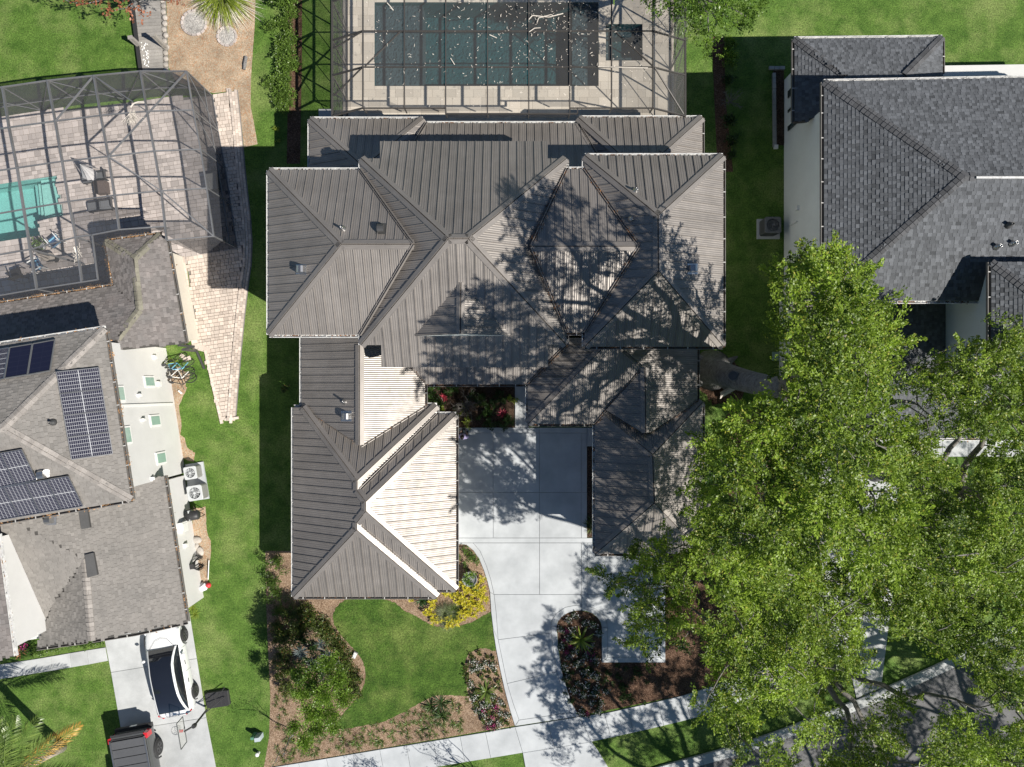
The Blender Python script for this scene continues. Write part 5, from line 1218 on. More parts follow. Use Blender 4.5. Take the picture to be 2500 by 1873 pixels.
# places that the photograph shows in full sun: no bough may shade them
CLEAR_G = [[(1100, 1245), (1430, 1262), (1430, 1470), (1350, 1500), (1318, 1600), (1330, 1690), (1350, 1900), (1000, 1900), (900, 1500)]]
CLEAR_R = [[(1600, 350), (1790, 350), (1790, 660), (1650, 650), (1600, 560)], [(700, 300), (1255, 380), (1150, 520), (1085, 640), (1080, 940), (700, 940)]]
cl = []; tries = 0
while tries < 26000 and len(cl) < 900:
    tries += 1; x, y = rnd.uniform(1470, 2570), rnd.uniform(575, 2370)
    z = oak_z(x, y)
    m = 14 if rnd.random() < 0.5 else 30
    if not ok_oak(x, y, m): continue
    if any((x - c[0]) ** 2 + (y - c[1]) ** 2 < ((35 if x < 1960 else 31) if abs(z - c[2]) < 2.5 else (23 if x < 1960 else 20)) ** 2 * (1.9 if y > 1900 else 1) for c in cl): continue
    w_ = W(x, y, z)
    sg = U((w_.x - .87 * z, w_.y + .5 * z, 0)); sr = U((w_.x - .87 * (z - 6.5), w_.y + .5 * (z - 6.5), 6.5))
    if any(inpoly(*sg, P_) for P_ in CLEAR_G) or (z > 9 and any(inpoly(*sr, P_) for P_ in CLEAR_R)): continue
    cl.append((x, y, z, m))
TR = {'a': [(1738, 905), 9.0, (1925, 940), 'huge live oak with thick sawn-off trunk between the metal roof and the white wall'], 'b': [(2135, 1150), 6.5, None, 'spreading green oak rising over the far concrete driveway'],
      'c': [(1878, 1500), 6.0, None, 'broad oak whose low limbs overhang the parking pad and mulch island'], 'd': [(2470, 1690), 6.0, None, 'leafy street oak growing at the kerb above the asphalt'], 'e': [(1960, 2090), 6.0, None, 'oak beyond the kerb that shades the sidewalk and island bed']}
tz = {k: (W(*v[2], v[1]) if v[2] else W(*v[0], 0) + Vector((0, 0, v[1]))) for k, v in TR.items()}
grp = {k: [] for k in TR}
for x, y, z, m in cl:
    p = W(x, y, z)
    k = min(TR, key=lambda k: (p - tz[k]).xy.length * (0.8 if k == 'a' and y < 1250 else 1.0)); grp[k].append((p, m))
for k, v in TR.items():
    base = W(*v[0], 0); root = thing('oak_tree', v[3], 'tree', base, world=True, group='oaks over the neighbouring garden')
    wood = MB(); top = tz[k]; r0 = 0.62 if k == 'a' else 0.34; r1 = 0.40 if k == 'a' else 0.22
    pts = []; rad = []
    for i in range(9):
        t = i / 8; p = base.lerp(top, t) + Vector((math.sin(t * 5 + ord(k)) * 0.13, math.cos(t * 4) * 0.1 - 0.1, 0)) * (1 if 0 < i < 8 else 0)
        if i == 0: p = p - Vector((0, 0, 0.05))
        pts.append(p); rad.append(r0 * (1 + 0.75 * (1 - min(1, t * 7)) ** 1.5) * (1 - t) + r1 * t)
    wood.tube(pts, rad, 16)
    if k == 'a':
        for an in (2.4, 3.9, 5.4, 0.5): wood.tube([base + Vector((math.cos(an) * 0.5, math.sin(an) * 0.5, 0.5)), base + Vector((math.cos(an) * 0.95, math.sin(an) * 0.95, 0.12)), base + Vector((math.cos(an) * 1.5, math.sin(an) * 1.5, -0.05))], [0.3, 0.2, 0.06], 8)
    wo = wood.build('trunk', M['bark'], root, True)
    if k == 'a':
        c = pts[4] + Vector((-0.28, 0.1, 0.1)); s_ = MB(); s_.tube([c, c + Vector((-0.28, 0.08, 0.42))], [0.27, 0.25], 12); s_.build('sawn_stub', M['bark'], wo, True)
        s_ = MB(); s_.lathe([(0.2, 0), (0.2, 0.012), (0.02, 0.012)], c + Vector((-0.29, 0.083, 0.425)), 12, M=Vector((-0.28, 0.08, 0.42)).to_track_quat('Z', 'Y').to_matrix().to_4x4()); s_.build('cut_face', M['vent_dark'], wo)
        s_ = MB(); s_.tube([pts[7], pts[7] + Vector((0.30, 0.22, 0.12))], [0.30, 0.27], 12); st = s_.build('sawn_stub', M['bark'], wo, True)
        s_ = MB(); s_.lathe([(0.26, 0), (0.26, 0.02), (0.02, 0.02)], pts[7] + Vector((0.305, 0.224, 0.122)), 12, M=Vector((0.55, 0.45, 0.25)).to_track_quat('Z', 'Y').to_matrix().to_4x4()); s_.build('cut_face', M['cutwood'], wo)
    pcs = grp[k]
    # limbs: a few centroids, then a branch to each clump
    km = [p for p, m in rnd.sample(pcs, min(9, len(pcs)))]
    for it in range(4):
        gs = [[] for _ in km]
        for p, m in pcs: gs[min(range(len(km)), key=lambda i: (p - km[i]).length)].append(p)
        km = [sum(g, Vector()) / len(g) if g else km[i] for i, g in enumerate(gs)]
    br = MB(); nodes = list(pts[-3:])
    for g, c in zip(gs, km):
        L = (c - top).length; start = pts[-1] if k == 'a' else rnd.choice(pts[-4:])
        lp_ = limb(br, start, c - Vector((0, 0, 0.4)), 0.2 if k == 'a' else 0.15, 0.05, 0.10, 10, 9); nodes += lp_
    for p, m in pcs:
        q = min(nodes, key=lambda n_: (n_ - p).length + 0.3 * max(0, n_.z - p.z)); nodes.append(q.lerp(p, .6)); limb(br, q, p, 0.032, 0.01, 0.2, 6, 5)
    br.build('limbs', M['bark_pale'], root, True)
    C = [tuple(p) for p, m in pcs]; Rr = [rnd.uniform(0.7, 1.0) * (0.72 if m < 20 else 1.0) for p, m in pcs]
    tone = [min(0.9, max(0.2, rnd.gauss(0.50, 0.19))) for _ in pcs]
    V, S = boughs(pcs, top, tone)
    link('crown', quads_mesh('crown', V, S, M['oak_leaf']), root)
# oaks on the far side of the street, out of view: their shade lies on the asphalt and the verge
for lb, cx_, cy_ in (('tall street oak across the asphalt beyond the far kerb', 29.0, -21.5), ('tall street oak standing opposite the mulch island across the asphalt', 21.5, -25.5), ('tall oak further along the street past the far driveway', 32.0, -13.0)):
    b = Vector((cx_, cy_, 0)); root = thing('oak_tree', lb, 'tree', b, world=True, group='oaks over the neighbouring garden'); wood = MB(); tp = b + Vector((0.3, 0.2, 6.5)); limb(wood, b - Vector((0, 0, .05)), tp, .4, .25, .04, 7, 12)
    pcs = []
    while len(pcs) < 75:
        p = b + Vector((rnd.uniform(-6, 6), rnd.uniform(-5, 5), rnd.uniform(6.5, 12)))
        if ((p.x - cx_) / 6) ** 2 + ((p.y - cy_) / 5) ** 2 < 1: pcs.append((p, 30))
    for p, m in pcs[::5]: limb(wood, tp, p, .12, .03, .1, 6, 6)
    wood.build('trunk', M['bark'], root, True); V, S = boughs(pcs, tp, [.5] * len(pcs)); link('crown', quads_mesh('crown', V, S, M['oak_leaf']), root)

def simple_tree(name, label, base, clumps, leaf, per, nl, size, r0, group=None, top=None, bark='bark_pale', jit=0.06, aspect=0.5, tone0=0.5, extra=None):
    root = thing(name, label, 'tree', base, world=True, group=group); wood = MB()
    C = [W(x, y, z) for x, y, z, r_ in clumps]; tp = top or (sum(C, Vector()) / len(C) - Vector((0, 0, 0.6)))
    p = limb(wood, base - Vector((0, 0, 0.03)), tp, r0, r0 * 0.6, 0.05, 7, 10)
    for c in C: limb(wood, p[rnd.choice((3, 4, 5))], c, r0 * 0.4, 0.012, 0.1, 6, 6)
    wood.build('trunk', M[bark], root, True)
    V, S = sprays([tuple(c) for c in C], [c[3] for c in clumps], per, nl, size, 0.8, 0.2, jit, aspect, [min(.9, max(.15, rnd.gauss(tone0, 0.12))) for _ in C])
    link('crown', quads_mesh('crown', V, S, M[leaf]), root); return root
rt = simple_tree('shade_tree', 'bright green tree overhanging the corner of the bronze pool cage', W(1742, -10, 0), [(1585, 5, 6.5, .5), (1630, 25, 6.5, .7), (1680, 45, 6.5, .8), (1640, -25, 7.5, .9), (1700, 5, 7.5, .9), (1745, 35, 7, .9), (1705, 75, 6, .7), (1735, 95, 5.5, .55), (1790, 20, 7, .9), (1830, 45, 6, .6), (1800, 65, 5.5, .6), (1755, -20, 8, 1.0), (1845, 0, 6.5, .7), (1720, 118, 4.5, .5), (1690, -60, 8, 1.2), (1620, -80, 8.5, 1.2), (1760, -90, 8.5, 1.3), (1560, -60, 8, 1.0), (1520, -100, 8.5, 1.2)], 'tree_leaf', 46, 20, 0.11, 0.14)
mo = MB()
for k in range(150):
    a = W(1650 + rnd.gauss(0, 35), 50 + rnd.gauss(0, 22), rnd.uniform(4.5, 6)); mo.bar(a, a + Vector((rnd.gauss(0, .1), rnd.gauss(0, .1), -rnd.uniform(.2, .6))), 0.012, 0.012, sh=rnd.random())
mo.build('hanging_moss', M['moss'], rt)
simple_tree('red_leaf_tree', 'tree with rusty red leaves above the grey boardwalk', W(330, -60, 0), [(150, -5, 4.5, .45), (200, 2, 4.5, .5), (240, -3, 4.8, .5), (275, 28, 4.4, .42), (320, 34, 4.4, .42), (350, 40, 4.2, .38), (300, 5, 4.8, .5), (370, -10, 4.8, .5), (430, -8, 4.5, .45), (440, 2, 4, .3), (230, -40, 5.2, .8), (320, -50, 5.4, .9)], 'red_leaf', 34, 9, 0.13, 0.09, jit=0.07, aspect=0.6, bark='bark')
simple_tree('young_tree', 'small feathery light green tree at the edge of the front lawn', W(832, 1606, 0), [(805, 1615, 3.6, .5), (765, 1650, 3.8, .6), (825, 1655, 3.6, .6), (790, 1690, 4.2, .65), (742, 1685, 3.8, .55), (845, 1700, 3.5, .5), (800, 1735, 3.9, .6), (760, 1735, 3.9, .55), (775, 1775, 3.6, .5), (745, 1805, 3.3, .45), (720, 1770, 3.4, .4), (815, 1770, 3.3, .4), (730, 1640, 3.2, .4)], 'tree_leaf', 300, 20, 0.085, 0.05, tone0=0.66)
simple_tree('sapling', 'thin sparse sapling in the mulch beside the utility box', W(716, 1788, 0), [(690, 1840, 2.6, .35), (672, 1862, 2.9, .4), (655, 1885, 3.0, .4), (700, 1868, 2.6, .35)], 'olive_leaf', 40, 8, 0.06, 0.03, bark='bark')
for bx, by, lb in ((1245, 2066, 'slender street tree by the pavement whose shadow falls on the sidewalk'), (1045, 2100, 'slender street tree growing next to the asphalt beyond the pavement')):
    b = W(bx, by, 4.0); g = Vector((b.x, b.y, 0))
    simple_tree('street_tree', lb, g, [(bx + rnd.gauss(0, 34), by + rnd.gauss(0, 26), rnd.uniform(3.0, 5.0), 0.5) for _ in range(12)], 'tree_leaf', 30, 12, 0.08, 0.05, group='slender street trees')

# ------------------------------------------------------------------ shrubs, rosettes, tufts
def shrub_mesh(leaf, n=1000, size=0.14, seed_tone=0.5, flat_=0.85, lump=9, aspect=0.5):
    C = [(rnd.gauss(0, .38), rnd.gauss(0, .38), 0.42 * flat_ + rnd.gauss(0, .14)) for _ in range(lump)]; Rr = [rnd.uniform(.4, .6) for _ in range(lump)]
    per = n / (lump * 0.25 * 12)
    V, S = sprays(C, Rr, per, 12, size, 0.8, 0.3, 0.07, aspect, [seed_tone + rnd.gauss(0, .1) for _ in range(lump)])
    V[..., 2] = np.maximum(V[..., 2], 0.02); return quads_mesh('foliage', V, S, M[leaf])
def stems_mesh(n=7, h=0.5, m_='bark'):
    mb = MB()
    for k in range(n): an = rnd.uniform(0, 6.28); mb.tube([(0.05 * math.cos(an), 0.05 * math.sin(an), -0.02), (0.2 * math.cos(an), 0.2 * math.sin(an), h * .5), (0.4 * math.cos(an), 0.4 * math.sin(an), h)], [0.03, 0.02, 0.008], 5)
    return mb.mesh('stems', M[m_])
STEM = stems_mesh()
def shrubs(name, label, cat, leaf, spots, group=None, n=1000, size=0.14, variants=2, tone=0.5, labels=None, flat_=0.85, aspect=0.5):
    ms = [shrub_mesh(leaf, n, size, tone, flat_, aspect=aspect) for _ in range(variants)]
    for i, (x, y, r_) in enumerate(spots):
        z = 0.35 * r_
        t = thing(name, labels[i] if labels else label, cat, W(x, y, 0), rnd.uniform(0, 6.28), group); r_ *= 1.22 if 'olive' in name or 'mound' in name else 1.0; t.scale = (r_, r_, r_ * rnd.uniform(.85, 1.15))
        link('foliage', ms[i % variants], t); link('stems', STEM, t)
shrubs('viburnum_shrub', 'leafy green shrub in the hedge row along the mulch strip', 'shrub', 'shrub_leaf', [(697, 12, .75), (700, 64, .7), (708, 108, .6), (698, 150, .75), (694, 192, .72), (697, 226, .62), (692, 262, .5)], 'hedge of green shrubs by the mulch strip', 2200, 0.13, 3, 0.62)
shrubs('small_shrub', 'small lime shrub at the end of the hedge strip in house shade', 'shrub', 'lime_leaf', [(680, 318, .28), (683, 346, .2)], 'small shrubs in the house shade', 260, 0.22, 1)
shrubs('lime_shrub', 'tall bright lime shrub standing in the shaded side strip', 'shrub', 'tree_leaf', [(1776, 112, .5), (1779, 150, .62)], 'bright shrubs in the side strip', 900, 0.16, 2, 0.62)
shrubs('shade_shrub', 'dark shrub growing in deep shade along the side strip', 'shrub', 'dark_leaf', [(1778, 200, .5), (1782, 300, .5), (1786, 348, .55), (1782, 385, .35)], 'dark shrubs in the side strip', 900, 0.16, 2)
shrubs('podocarpus_shrub', 'fresh green hedge shrub beside the long garage wall', 'shrub', 'shrub_leaf', [(676, 1372, .6), (672, 1412, .62), (676, 1452, .6), (686, 1490, .55)], 'hedge shrubs at the garage corner', 1300, 0.12, 2, 0.42)
shrubs('olive_shrub', 'low olive green shrub edging the front lawn bed', 'shrub', 'olive_leaf', [(718, 1502, .5), (742, 1494, .48), (766, 1508, .5), (790, 1525, .45), (806, 1548, .45), (752, 1528, .45), (728, 1528, .4), (822, 1572, .45), (836, 1596, .45), (826, 1618, .4), (852, 1622, .42), (866, 1652, .42), (876, 1682, .4), (850, 1660, .42), (688, 1530, .5), (694, 1562, .5), (690, 1602, .48), (700, 1640, .45), (712, 1672, .42), (842, 1690, .4)], 'olive shrubs around the front lawn', 1500, 0.14, 3)
shrubs('dark_mound_shrub', 'dark leafy mound under the small feathery tree', 'shrub', 'dark_leaf', [(738, 1560, .42), (760, 1620, .45), (730, 1650, .45), (790, 1640, .42), (770, 1580, .35)], 'dark mounds under the feathery tree', 700, 0.17, 2)
shrubs('bed_shrub', 'small green shrub in the bed between garage and driveway', 'shrub', 'shrub_leaf', [(1133, 1342, .3), (1146, 1352, .32), (1122, 1356, .26), (1156, 1368, .32), (1134, 1376, .3)], 'small shrubs between garage and driveway', 420, 0.2, 2)
shrubs('courtyard_shrub', 'glossy dark shrub in the courtyard garden by the porch', 'shrub', 'dark_leaf', [(1058, 958, .5), (1066, 985, .5), (1170, 968, .5), (1185, 1000, .55), (1215, 968, .5), (1200, 1030, .5), (1235, 1025, .45), (1105, 1012, .45), (1100, 945, .45)], 'glossy shrubs in the courtyard', 800, 0.17, 2)
shrubs('courtyard_bush', 'yellow-green bush in the courtyard garden', 'shrub', 'lime_leaf', [(1077, 992, .38), (1143, 1026, .42), (1248, 975, .4), (1128, 998, .3), (1056, 945, .3), (1193, 993, .22)], 'yellow-green bushes in the courtyard', 420, 0.2, 2)
def branchy(name, label, base, r_, n, m_):
    t = thing(name, label, 'shrub', base, 0); mb = MB()
    for k in range(n):
        an, el = rnd.uniform(0, 6.28), rnd.uniform(.35, 1.3); d = Vector((math.cos(an) * math.cos(el), math.sin(an) * math.cos(el), math.sin(el))); L = r_ * rnd.uniform(.6, 1.1)
        p = limb(mb, (0, 0, 0), d * L, 0.02, 0.006, .1, 6, 4)
        for q in p[2:]:
            for _ in range(2): limb(mb, q, q + (d + Vector((rnd.gauss(0, .8), rnd.gauss(0, .8), rnd.gauss(.2, .4)))).normalized() * r_ * rnd.uniform(.2, .4), 0.009, 0.003, .1, 4, 3)
    mb.build('branches', M[m_], t)
branchy('bare_shrub', 'leafless shrub of tangled grey twigs in the courtyard garden', W(1140, 992, 0), 0.95, 30, 'bark_pale')
branchy('bare_shrub', 'leafless twiggy grey bush among dark shrubs in the side strip', W(1780, 250, 0), 0.7, 14, 'bark_pale')
def blade_mesh(n, L, w, lo, hi, leaf, droop=0.5, seg=4, name='leaves', tip=0.15, spread=0.05):
    """Rosette or tussock of arching blades; lo..hi = elevation range in radians."""
    mb = MB()
    for k in range(n):
        an, el = rnd.uniform(0, 6.28), rnd.uniform(lo, hi); l = L * rnd.uniform(.7, 1.1); sh = min(1, max(0, rnd.gauss(.5, .2)))
        d = Vector((math.cos(an), math.sin(an), 0)); s = Vector((-d.y, d.x, 0)); p = d * rnd.uniform(0, spread) ; prev = None; e = el; st = l / seg
        for i in range(seg + 1):
            t = i / seg; ww = w * (0.55 + 0.9 * t if t < 0.5 else (1.0 - (t - 0.5) * 2 * (1 - tip))) * 0.5
            tw = 0.25 * math.sin(k + t)
            cur = (p - s * ww + Vector((0, 0, tw * ww)), p + s * ww - Vector((0, 0, tw * ww)))
            if prev: mb.poly([prev[0], prev[1], cur[1], cur[0]], sh)
            prev = cur; p = p + (d * math.cos(e) + Vector((0, 0, math.sin(e)))) * st; e -= droop / seg * 2
            if p.z < 0.01: p.z = 0.01
    return mb.mesh(name, M[leaf])
def place(name, label, cat, spots, parts, group=None, s=1.0, sv=0.2):
    for sp in spots:
        x, y = sp[0], sp[1]; k = (sp[2] if len(sp) > 2 else s) * rnd.uniform(1 - sv, 1 + sv)
        t = thing(name, label, cat, W(x, y, 0), rnd.uniform(0, 6.28), group); t.scale = (k, k, k)
        for nm, me in parts: link(nm, me, t, kind='stuff' if nm == 'flowers' else None)
def cluster_mesh(leaf, heads, n, L, w, r_, h, lo=0.0, hi=1.0, droop=0.5):     # many little rosettes on short stems = one bushy plant
    base = MB()
    for _ in range(heads):
        an, rr = rnd.uniform(0, 6.28), r_ * math.sqrt(rnd.random()); c = Vector((rr * math.cos(an), rr * math.sin(an), h * rnd.uniform(.6, 1.1)))
        for k in range(n):
            a2, el = rnd.uniform(0, 6.28), rnd.uniform(lo, hi); l = L * rnd.uniform(.7, 1.2); d = Vector((math.cos(a2) * math.cos(el), math.sin(a2) * math.cos(el), math.sin(el))); s = Vector((-math.sin(a2), math.cos(a2), 0)) * w * .5
            m = c + d * l * .5; e = c + d * l - Vector((0, 0, droop * l * .3)); sh = min(1, max(0, rnd.gauss(.55, .22)))
            base.poly([c, m - s, e, m + s], sh)
    return base.mesh('leaves', M[leaf])
YC = [cluster_mesh('yellow_leaf', 5, 12, 0.17, 0.045, 0.16, 0.3) for _ in range(3)]
zc = lambda zx, zy: (1000 + zx / 7.2, 1330 + zy / 7.2)
YL = [(930, 650), (985, 715), (1030, 780), (1150, 690), (1180, 770), (1310, 760), (1280, 590), (760, 845), (645, 840), (890, 860), (1000, 810), (1100, 850), (1180, 850), (1250, 840), (1300, 920), (1350, 940), (840, 950), (900, 990), (980, 960), (1100, 980), (1160, 1000), (1230, 1030), (1270, 1090), (1190, 1080), (1080, 1070), (1020, 1110), (950, 1130), (1120, 1180), (1040, 1170), (960, 1210), (900, 1270), (290, 1160), (390, 1220), (430, 1320), (400, 1080), (430, 990), (540, 1290), (690, 1290), (700, 1400), (830, 1330), (40, 940)]
for i, q in enumerate(YL): place('croton_plant', 'golden yellow leafy plant in the bed at the driveway curve', 'plant', [zc(*q)], [('leaves', YC[i % 3])], 'golden plants at the driveway curve', 0.95)
FZ = [blade_mesh(420, 0.75, 0.008, 0.35, 1.45, 'fuzz_leaf', 0.8, 4), blade_mesh(420, 0.75, 0.009, 0.3, 1.45, 'palm_leaf', 0.8, 4)]
place('muhly_grass', 'soft grey fine-bladed grass tussock among golden plants', 'ornamental grass', [(1086, 1495, 1.0)], [('blades', FZ[0])], 'soft grass tussocks', sv=0); place('muhly_grass', 'soft green fine-bladed grass tussock among golden plants', 'ornamental grass', [(1106, 1492, .85)], [('blades', FZ[1])], 'soft grass tussocks', sv=0)
place('muhly_grass', 'wispy grey grass tussock at the lawn edge by golden plants', 'ornamental grass', [(1092, 1520, .7)], [('blades', FZ[0])], 'soft grass tussocks', sv=0)
place('aspidistra_plant', 'dark blue-green leafy plant tucked under the garage eave', 'plant', [zc(210, 985)], [('leaves', blade_mesh(40, 0.42, 0.05, .2, 1.2, 'dark_leaf', .7))], sv=0)
SG = blade_mesh(46, 0.72, 0.07, 0.1, 1.1, 'palm_leaf', 0.7, 5); SL = blade_mesh(30, 0.85, 0.10, 0.05, 1.2, 'lime_leaf', 0.55, 5)
place('sago_palm', 'spiky green sago palm in the flower bed by the front lawn', 'palm', [(1187, 1688, 1.0)], [('fronds', SG)], sv=0)
place('agave_plant', 'broad-leaved lime agave in the island flower bed', 'plant', [(1418, 1562, 1.0)], [('leaves', SL)], sv=0)
YU = blade_mesh(60, 0.7, 0.028, 0.0, 1.3, 'dark_leaf', 0.35, 4)
place('yucca_plant', 'dark spiky yucca fan in the mulch below the front lawn', 'plant', [(1052, 1722, .95), (1078, 1716, .9), (1078, 1748, .95)], [('leaves', YU)], 'dark yuccas below the lawn')
AG = blade_mesh(60, 0.6, 0.035, 0.0, 1.25, 'silver_leaf', 0.25, 4)
place('silver_agave', 'blue-grey spiky plant in the shade of the feathery tree', 'plant', [(735, 1592, .8), (782, 1572, .8), (798, 1600, .7), (765, 1620, .7), (790, 1625, .6)], [('leaves', AG)], 'blue-grey spiky plants under the tree')
MG = [shrub_mesh('olive_leaf', 260, 0.28, .5, .8, 6) for _ in range(2)]
def flower_mesh(leaf, n): 
    C = np.stack([nrng.normal(0, .32, n), nrng.normal(0, .32, n), nrng.uniform(.55, .85, n)], 1); return quads_mesh('flowers', leaf_quads(C, nrng.normal(size=(n, 3)), 0.17, .8, 1.2), nrng.uniform(0.2, 1, n), M[leaf])
FW, FM = flower_mesh('white_flower', 46), flower_mesh('magenta_flower', 60); GR = shrub_mesh('olive_leaf', 240, 0.26, .45, .7, 6); DG = shrub_mesh('dark_leaf', 300, 0.24, .5, .7, 6)
z1 = lambda zx, zy: (1120 + zx / 3.967, 1560 + zy / 3.967); z2_ = lambda zx, zy: (1340 + zx / 3.4, 1480 + zy / 3.4)
wh = [(160, 220), (255, 235), (130, 295), (340, 255), (120, 430), (140, 560), (335, 540), (240, 620), (305, 635), (400, 600), (185, 680), (400, 705), (470, 725), (250, 740), (300, 800), (395, 825), (200, 260)]
gn = [(125, 160), (195, 130), (280, 165), (330, 180), (100, 225), (75, 270), (185, 310), (245, 300), (300, 315), (360, 325), (85, 340), (305, 375), (220, 360), (380, 410), (90, 390), (405, 490), (350, 465), (115, 470), (170, 490), (190, 565), (345, 595), (170, 615), (445, 650), (290, 700), (350, 735), (410, 770), (235, 775), (470, 800)]
mg = [(240, 680), (365, 655), (285, 850), (340, 835), (330, 745)]
place('flower_mound', 'white-flowered bedding plant in the bed between lawn and driveway', 'flower', [z1(*q) for q in wh], [('foliage', DG), ('flowers', FW)], 'white bedding flowers by the lawn', .26)
place('bedding_plant', 'low green bedding plant in the bed between lawn and driveway', 'plant', [z1(*q) for q in gn], [('foliage', GR)], 'green bedding plants by the lawn', .24)
place('flower_mound', 'magenta bedding flower in the bed between lawn and driveway', 'flower', [z1(*q) for q in mg], [('foliage', DG), ('flowers', FM)], 'magenta bedding flowers by the lawn', .24)
wi = [(220, 70), (155, 105), (305, 130), (355, 145), (90, 185), (190, 190), (405, 215), (160, 255), (100, 330), (345, 325), (210, 375), (165, 415), (300, 410), (390, 440), (265, 455), (220, 480), (135, 500), (290, 540), (365, 560), (400, 580), (155, 575), (240, 635), (305, 640), (395, 665), (470, 700), (200, 695), (275, 725), (370, 715), (355, 790), (435, 800), (265, 865), (405, 865)]
mi = [(175, 325), (125, 280), (150, 375), (365, 390), (330, 380), (355, 445), (145, 205), (315, 890), (190, 340)]
place('flower_mound', 'white-flowered bedding plant in the dark island bed of the driveway', 'flower', [z2_(*q) for q in wi], [('foliage', DG), ('flowers', FW)], 'white bedding flowers on the island', .26)
place('flower_mound', 'magenta bedding flower in the dark island bed of the driveway', 'flower', [z2_(*q) for q in mi], [('foliage', DG), ('flowers', FM)], 'magenta bedding flowers on the island', .22)
place('bedding_plant', 'low leafy plant in the dark island bed of the driveway', 'plant', [(1359 + 70 + rnd.uniform(-50, 160), rnd.uniform(1625, 1715)) for _ in range(40)], [('foliage', DG)], 'green bedding plants on the island', .2)
TF = [blade_mesh(26, 0.26, 0.022, .2, 1.2, 'olive_leaf', .6, 3), blade_mesh(26, 0.26, 0.022, .2, 1.2, 'shrub_leaf', .6, 3)]
tf = []
while len(tf) < 105:
    x = rnd.uniform(690, 1180); yb_ = 1873 - (x - 660) * 0.167; y = yb_ - rnd.uniform(10, 88)
    if not inpoly(x, y, lawn_px) and (x < 1130 or y < 1700 + (x - 1130)) and all((x - a) ** 2 + (y - b) ** 2 > 140 for a, b in tf): tf.append((x, y))
for k in range(2): place('groundcover_tuft', 'small green tuft planted in the mulch above the sidewalk', 'plant', tf[k::2], [('blades', TF[k])], 'tufts in the mulch above the sidewalk', .9)
place('groundcover_tuft', 'small tuft in the bare mulch west of the feathery tree', 'plant', [(672 + rnd.uniform(0, 50), rnd.uniform(1690, 1850)) for _ in range(18)], [('blades', TF[0])], 'tufts in the bare mulch by the utility box', .9)
place('strip_grass', 'reddish grass plant in the narrow strip beside the front garage', 'plant', [(1440, 1268, .9), (1442, 1290, 1.1), (1437, 1280, 1.0)], [('blades', blade_mesh(40, .35, .02, .1, 1.3, 'olive_leaf', .6, 3))], 'grasses in the narrow garage strip')
BR = blade_mesh(24, 0.3, 0.06, .3, 1.2, 'red_flower', .5, 4)
place('bromeliad', 'red-leaved bromeliad in the courtyard garden', 'plant', [(1082, 968, .8), (1226, 1010, .95), (1086, 974, .5)], [('leaves', BR)], 'red bromeliads in the courtyard')
place('bromeliad', 'bronze orange bromeliad at the corner of the front walk', 'plant', [(48, 1588, 1.3)], [('leaves', blade_mesh(22, .36, .07, .1, 1.0, 'orange_leaf', .4, 4))]); place('bougainvillea', 'magenta flowering plant under the white downspout', 'plant', [(66, 1571, .5)], [('foliage', DG), ('flowers', FM)])
gc = [(76 + k * 6.3 + rnd.uniform(-3, 3), 1588 - k * 1.05 + rnd.uniform(-9, 6)) for k in range(29)]
place('border_plant', 'leafy green plant in the border along the front walk', 'plant', gc, [('foliage', shrub_mesh('shrub_leaf', 260, .24, .5, .8, 6))], 'border plants along the front walk', .3)
place('border_plant', 'feathery green clump at the brown house corner by the driveway', 'plant', [(470, 1485, .8), (476, 1500, .7)], [('blades', blade_mesh(60, .5, .02, .2, 1.3, 'lime_leaf', .7, 4))], 'feathery clumps at the house corner')
place('pampas_grass', 'huge fountain of green and straw grass blades by the pine straw', 'ornamental grass', [(548, -6, 1.0)], [('blades', blade_mesh(700, 1.7, 0.022, .15, 1.4, 'lime_leaf', .9, 5, spread=.5)), ('dry_blades', blade_mesh(350, 1.9, 0.018, .05, .7, 'twig', .6, 4, spread=.6))], sv=0)
place('weed', 'small weed growing between the two air conditioners', 'plant', [(456, 1172, .6)], [('leaves', blade_mesh(18, .3, .07, .2, 1.2, 'lime_leaf', .5, 3))]); place('lawn_weed', 'small pale plant in the shaded lawn beside the metal roof house', 'plant', [(695, 948, .35)], [('foliage', GR)])
# ------------------------------------------------------------------ palm in the lower corner
def frond(mb, c, an, el, L, w, n=46, droop=1.1, sh0=.5):
    d = Vector((math.cos(an), math.sin(an), 0)); s = Vector((-d.y, d.x, 0)); p = Vector(c); e = el; P = [p.copy()]
    for i in range(n): p = p + (d * math.cos(e) + Vector((0, 0, math.sin(e)))) * (L / n); e -= droop / n * (0.5 + i / n); P.append(p.copy())
    mb.tube(P[::5], [0.035 - 0.03 * i / len(P[::5]) for i in range(len(P[::5]))], 5, sh0)
    for i in range(4, n):
        t = i / n; l = w * math.sin(math.pi * min(1, t * .85 + .12)) ** .7
        for k in (-1, 1):
            q = P[i]; f = (P[i] - P[i - 1]).normalized(); dd = (s * k * .85 + f * .55 + Vector((0, 0, rnd.uniform(-.5, .1)))).normalized(); r_ = f * 0.026; sh = min(1, max(0, rnd.gauss(sh0, .18)))
            m = q + dd * l * .55; tip = q + dd * l - Vector((0, 0, l * .25)); mb.poly([q - r_, m - r_ * 1.3, tip, m + r_ * 1.3], sh)
pb_ = W(148, 1822, 0); pt = W(25, 1895, 4.4); pm = thing('palm_tree', 'feather palm with leaning pale trunk and one golden dying frond on the lawn', 'palm tree', pb_, world=True)
mb = MB(); mb.tube([pb_ - Vector((0, 0, .05)), pb_.lerp(pt, .3), pb_.lerp(pt, .65), pt], [.34, .24, .2, .2], 12); mb.build('trunk', M['palm_trunk'], pm, True)
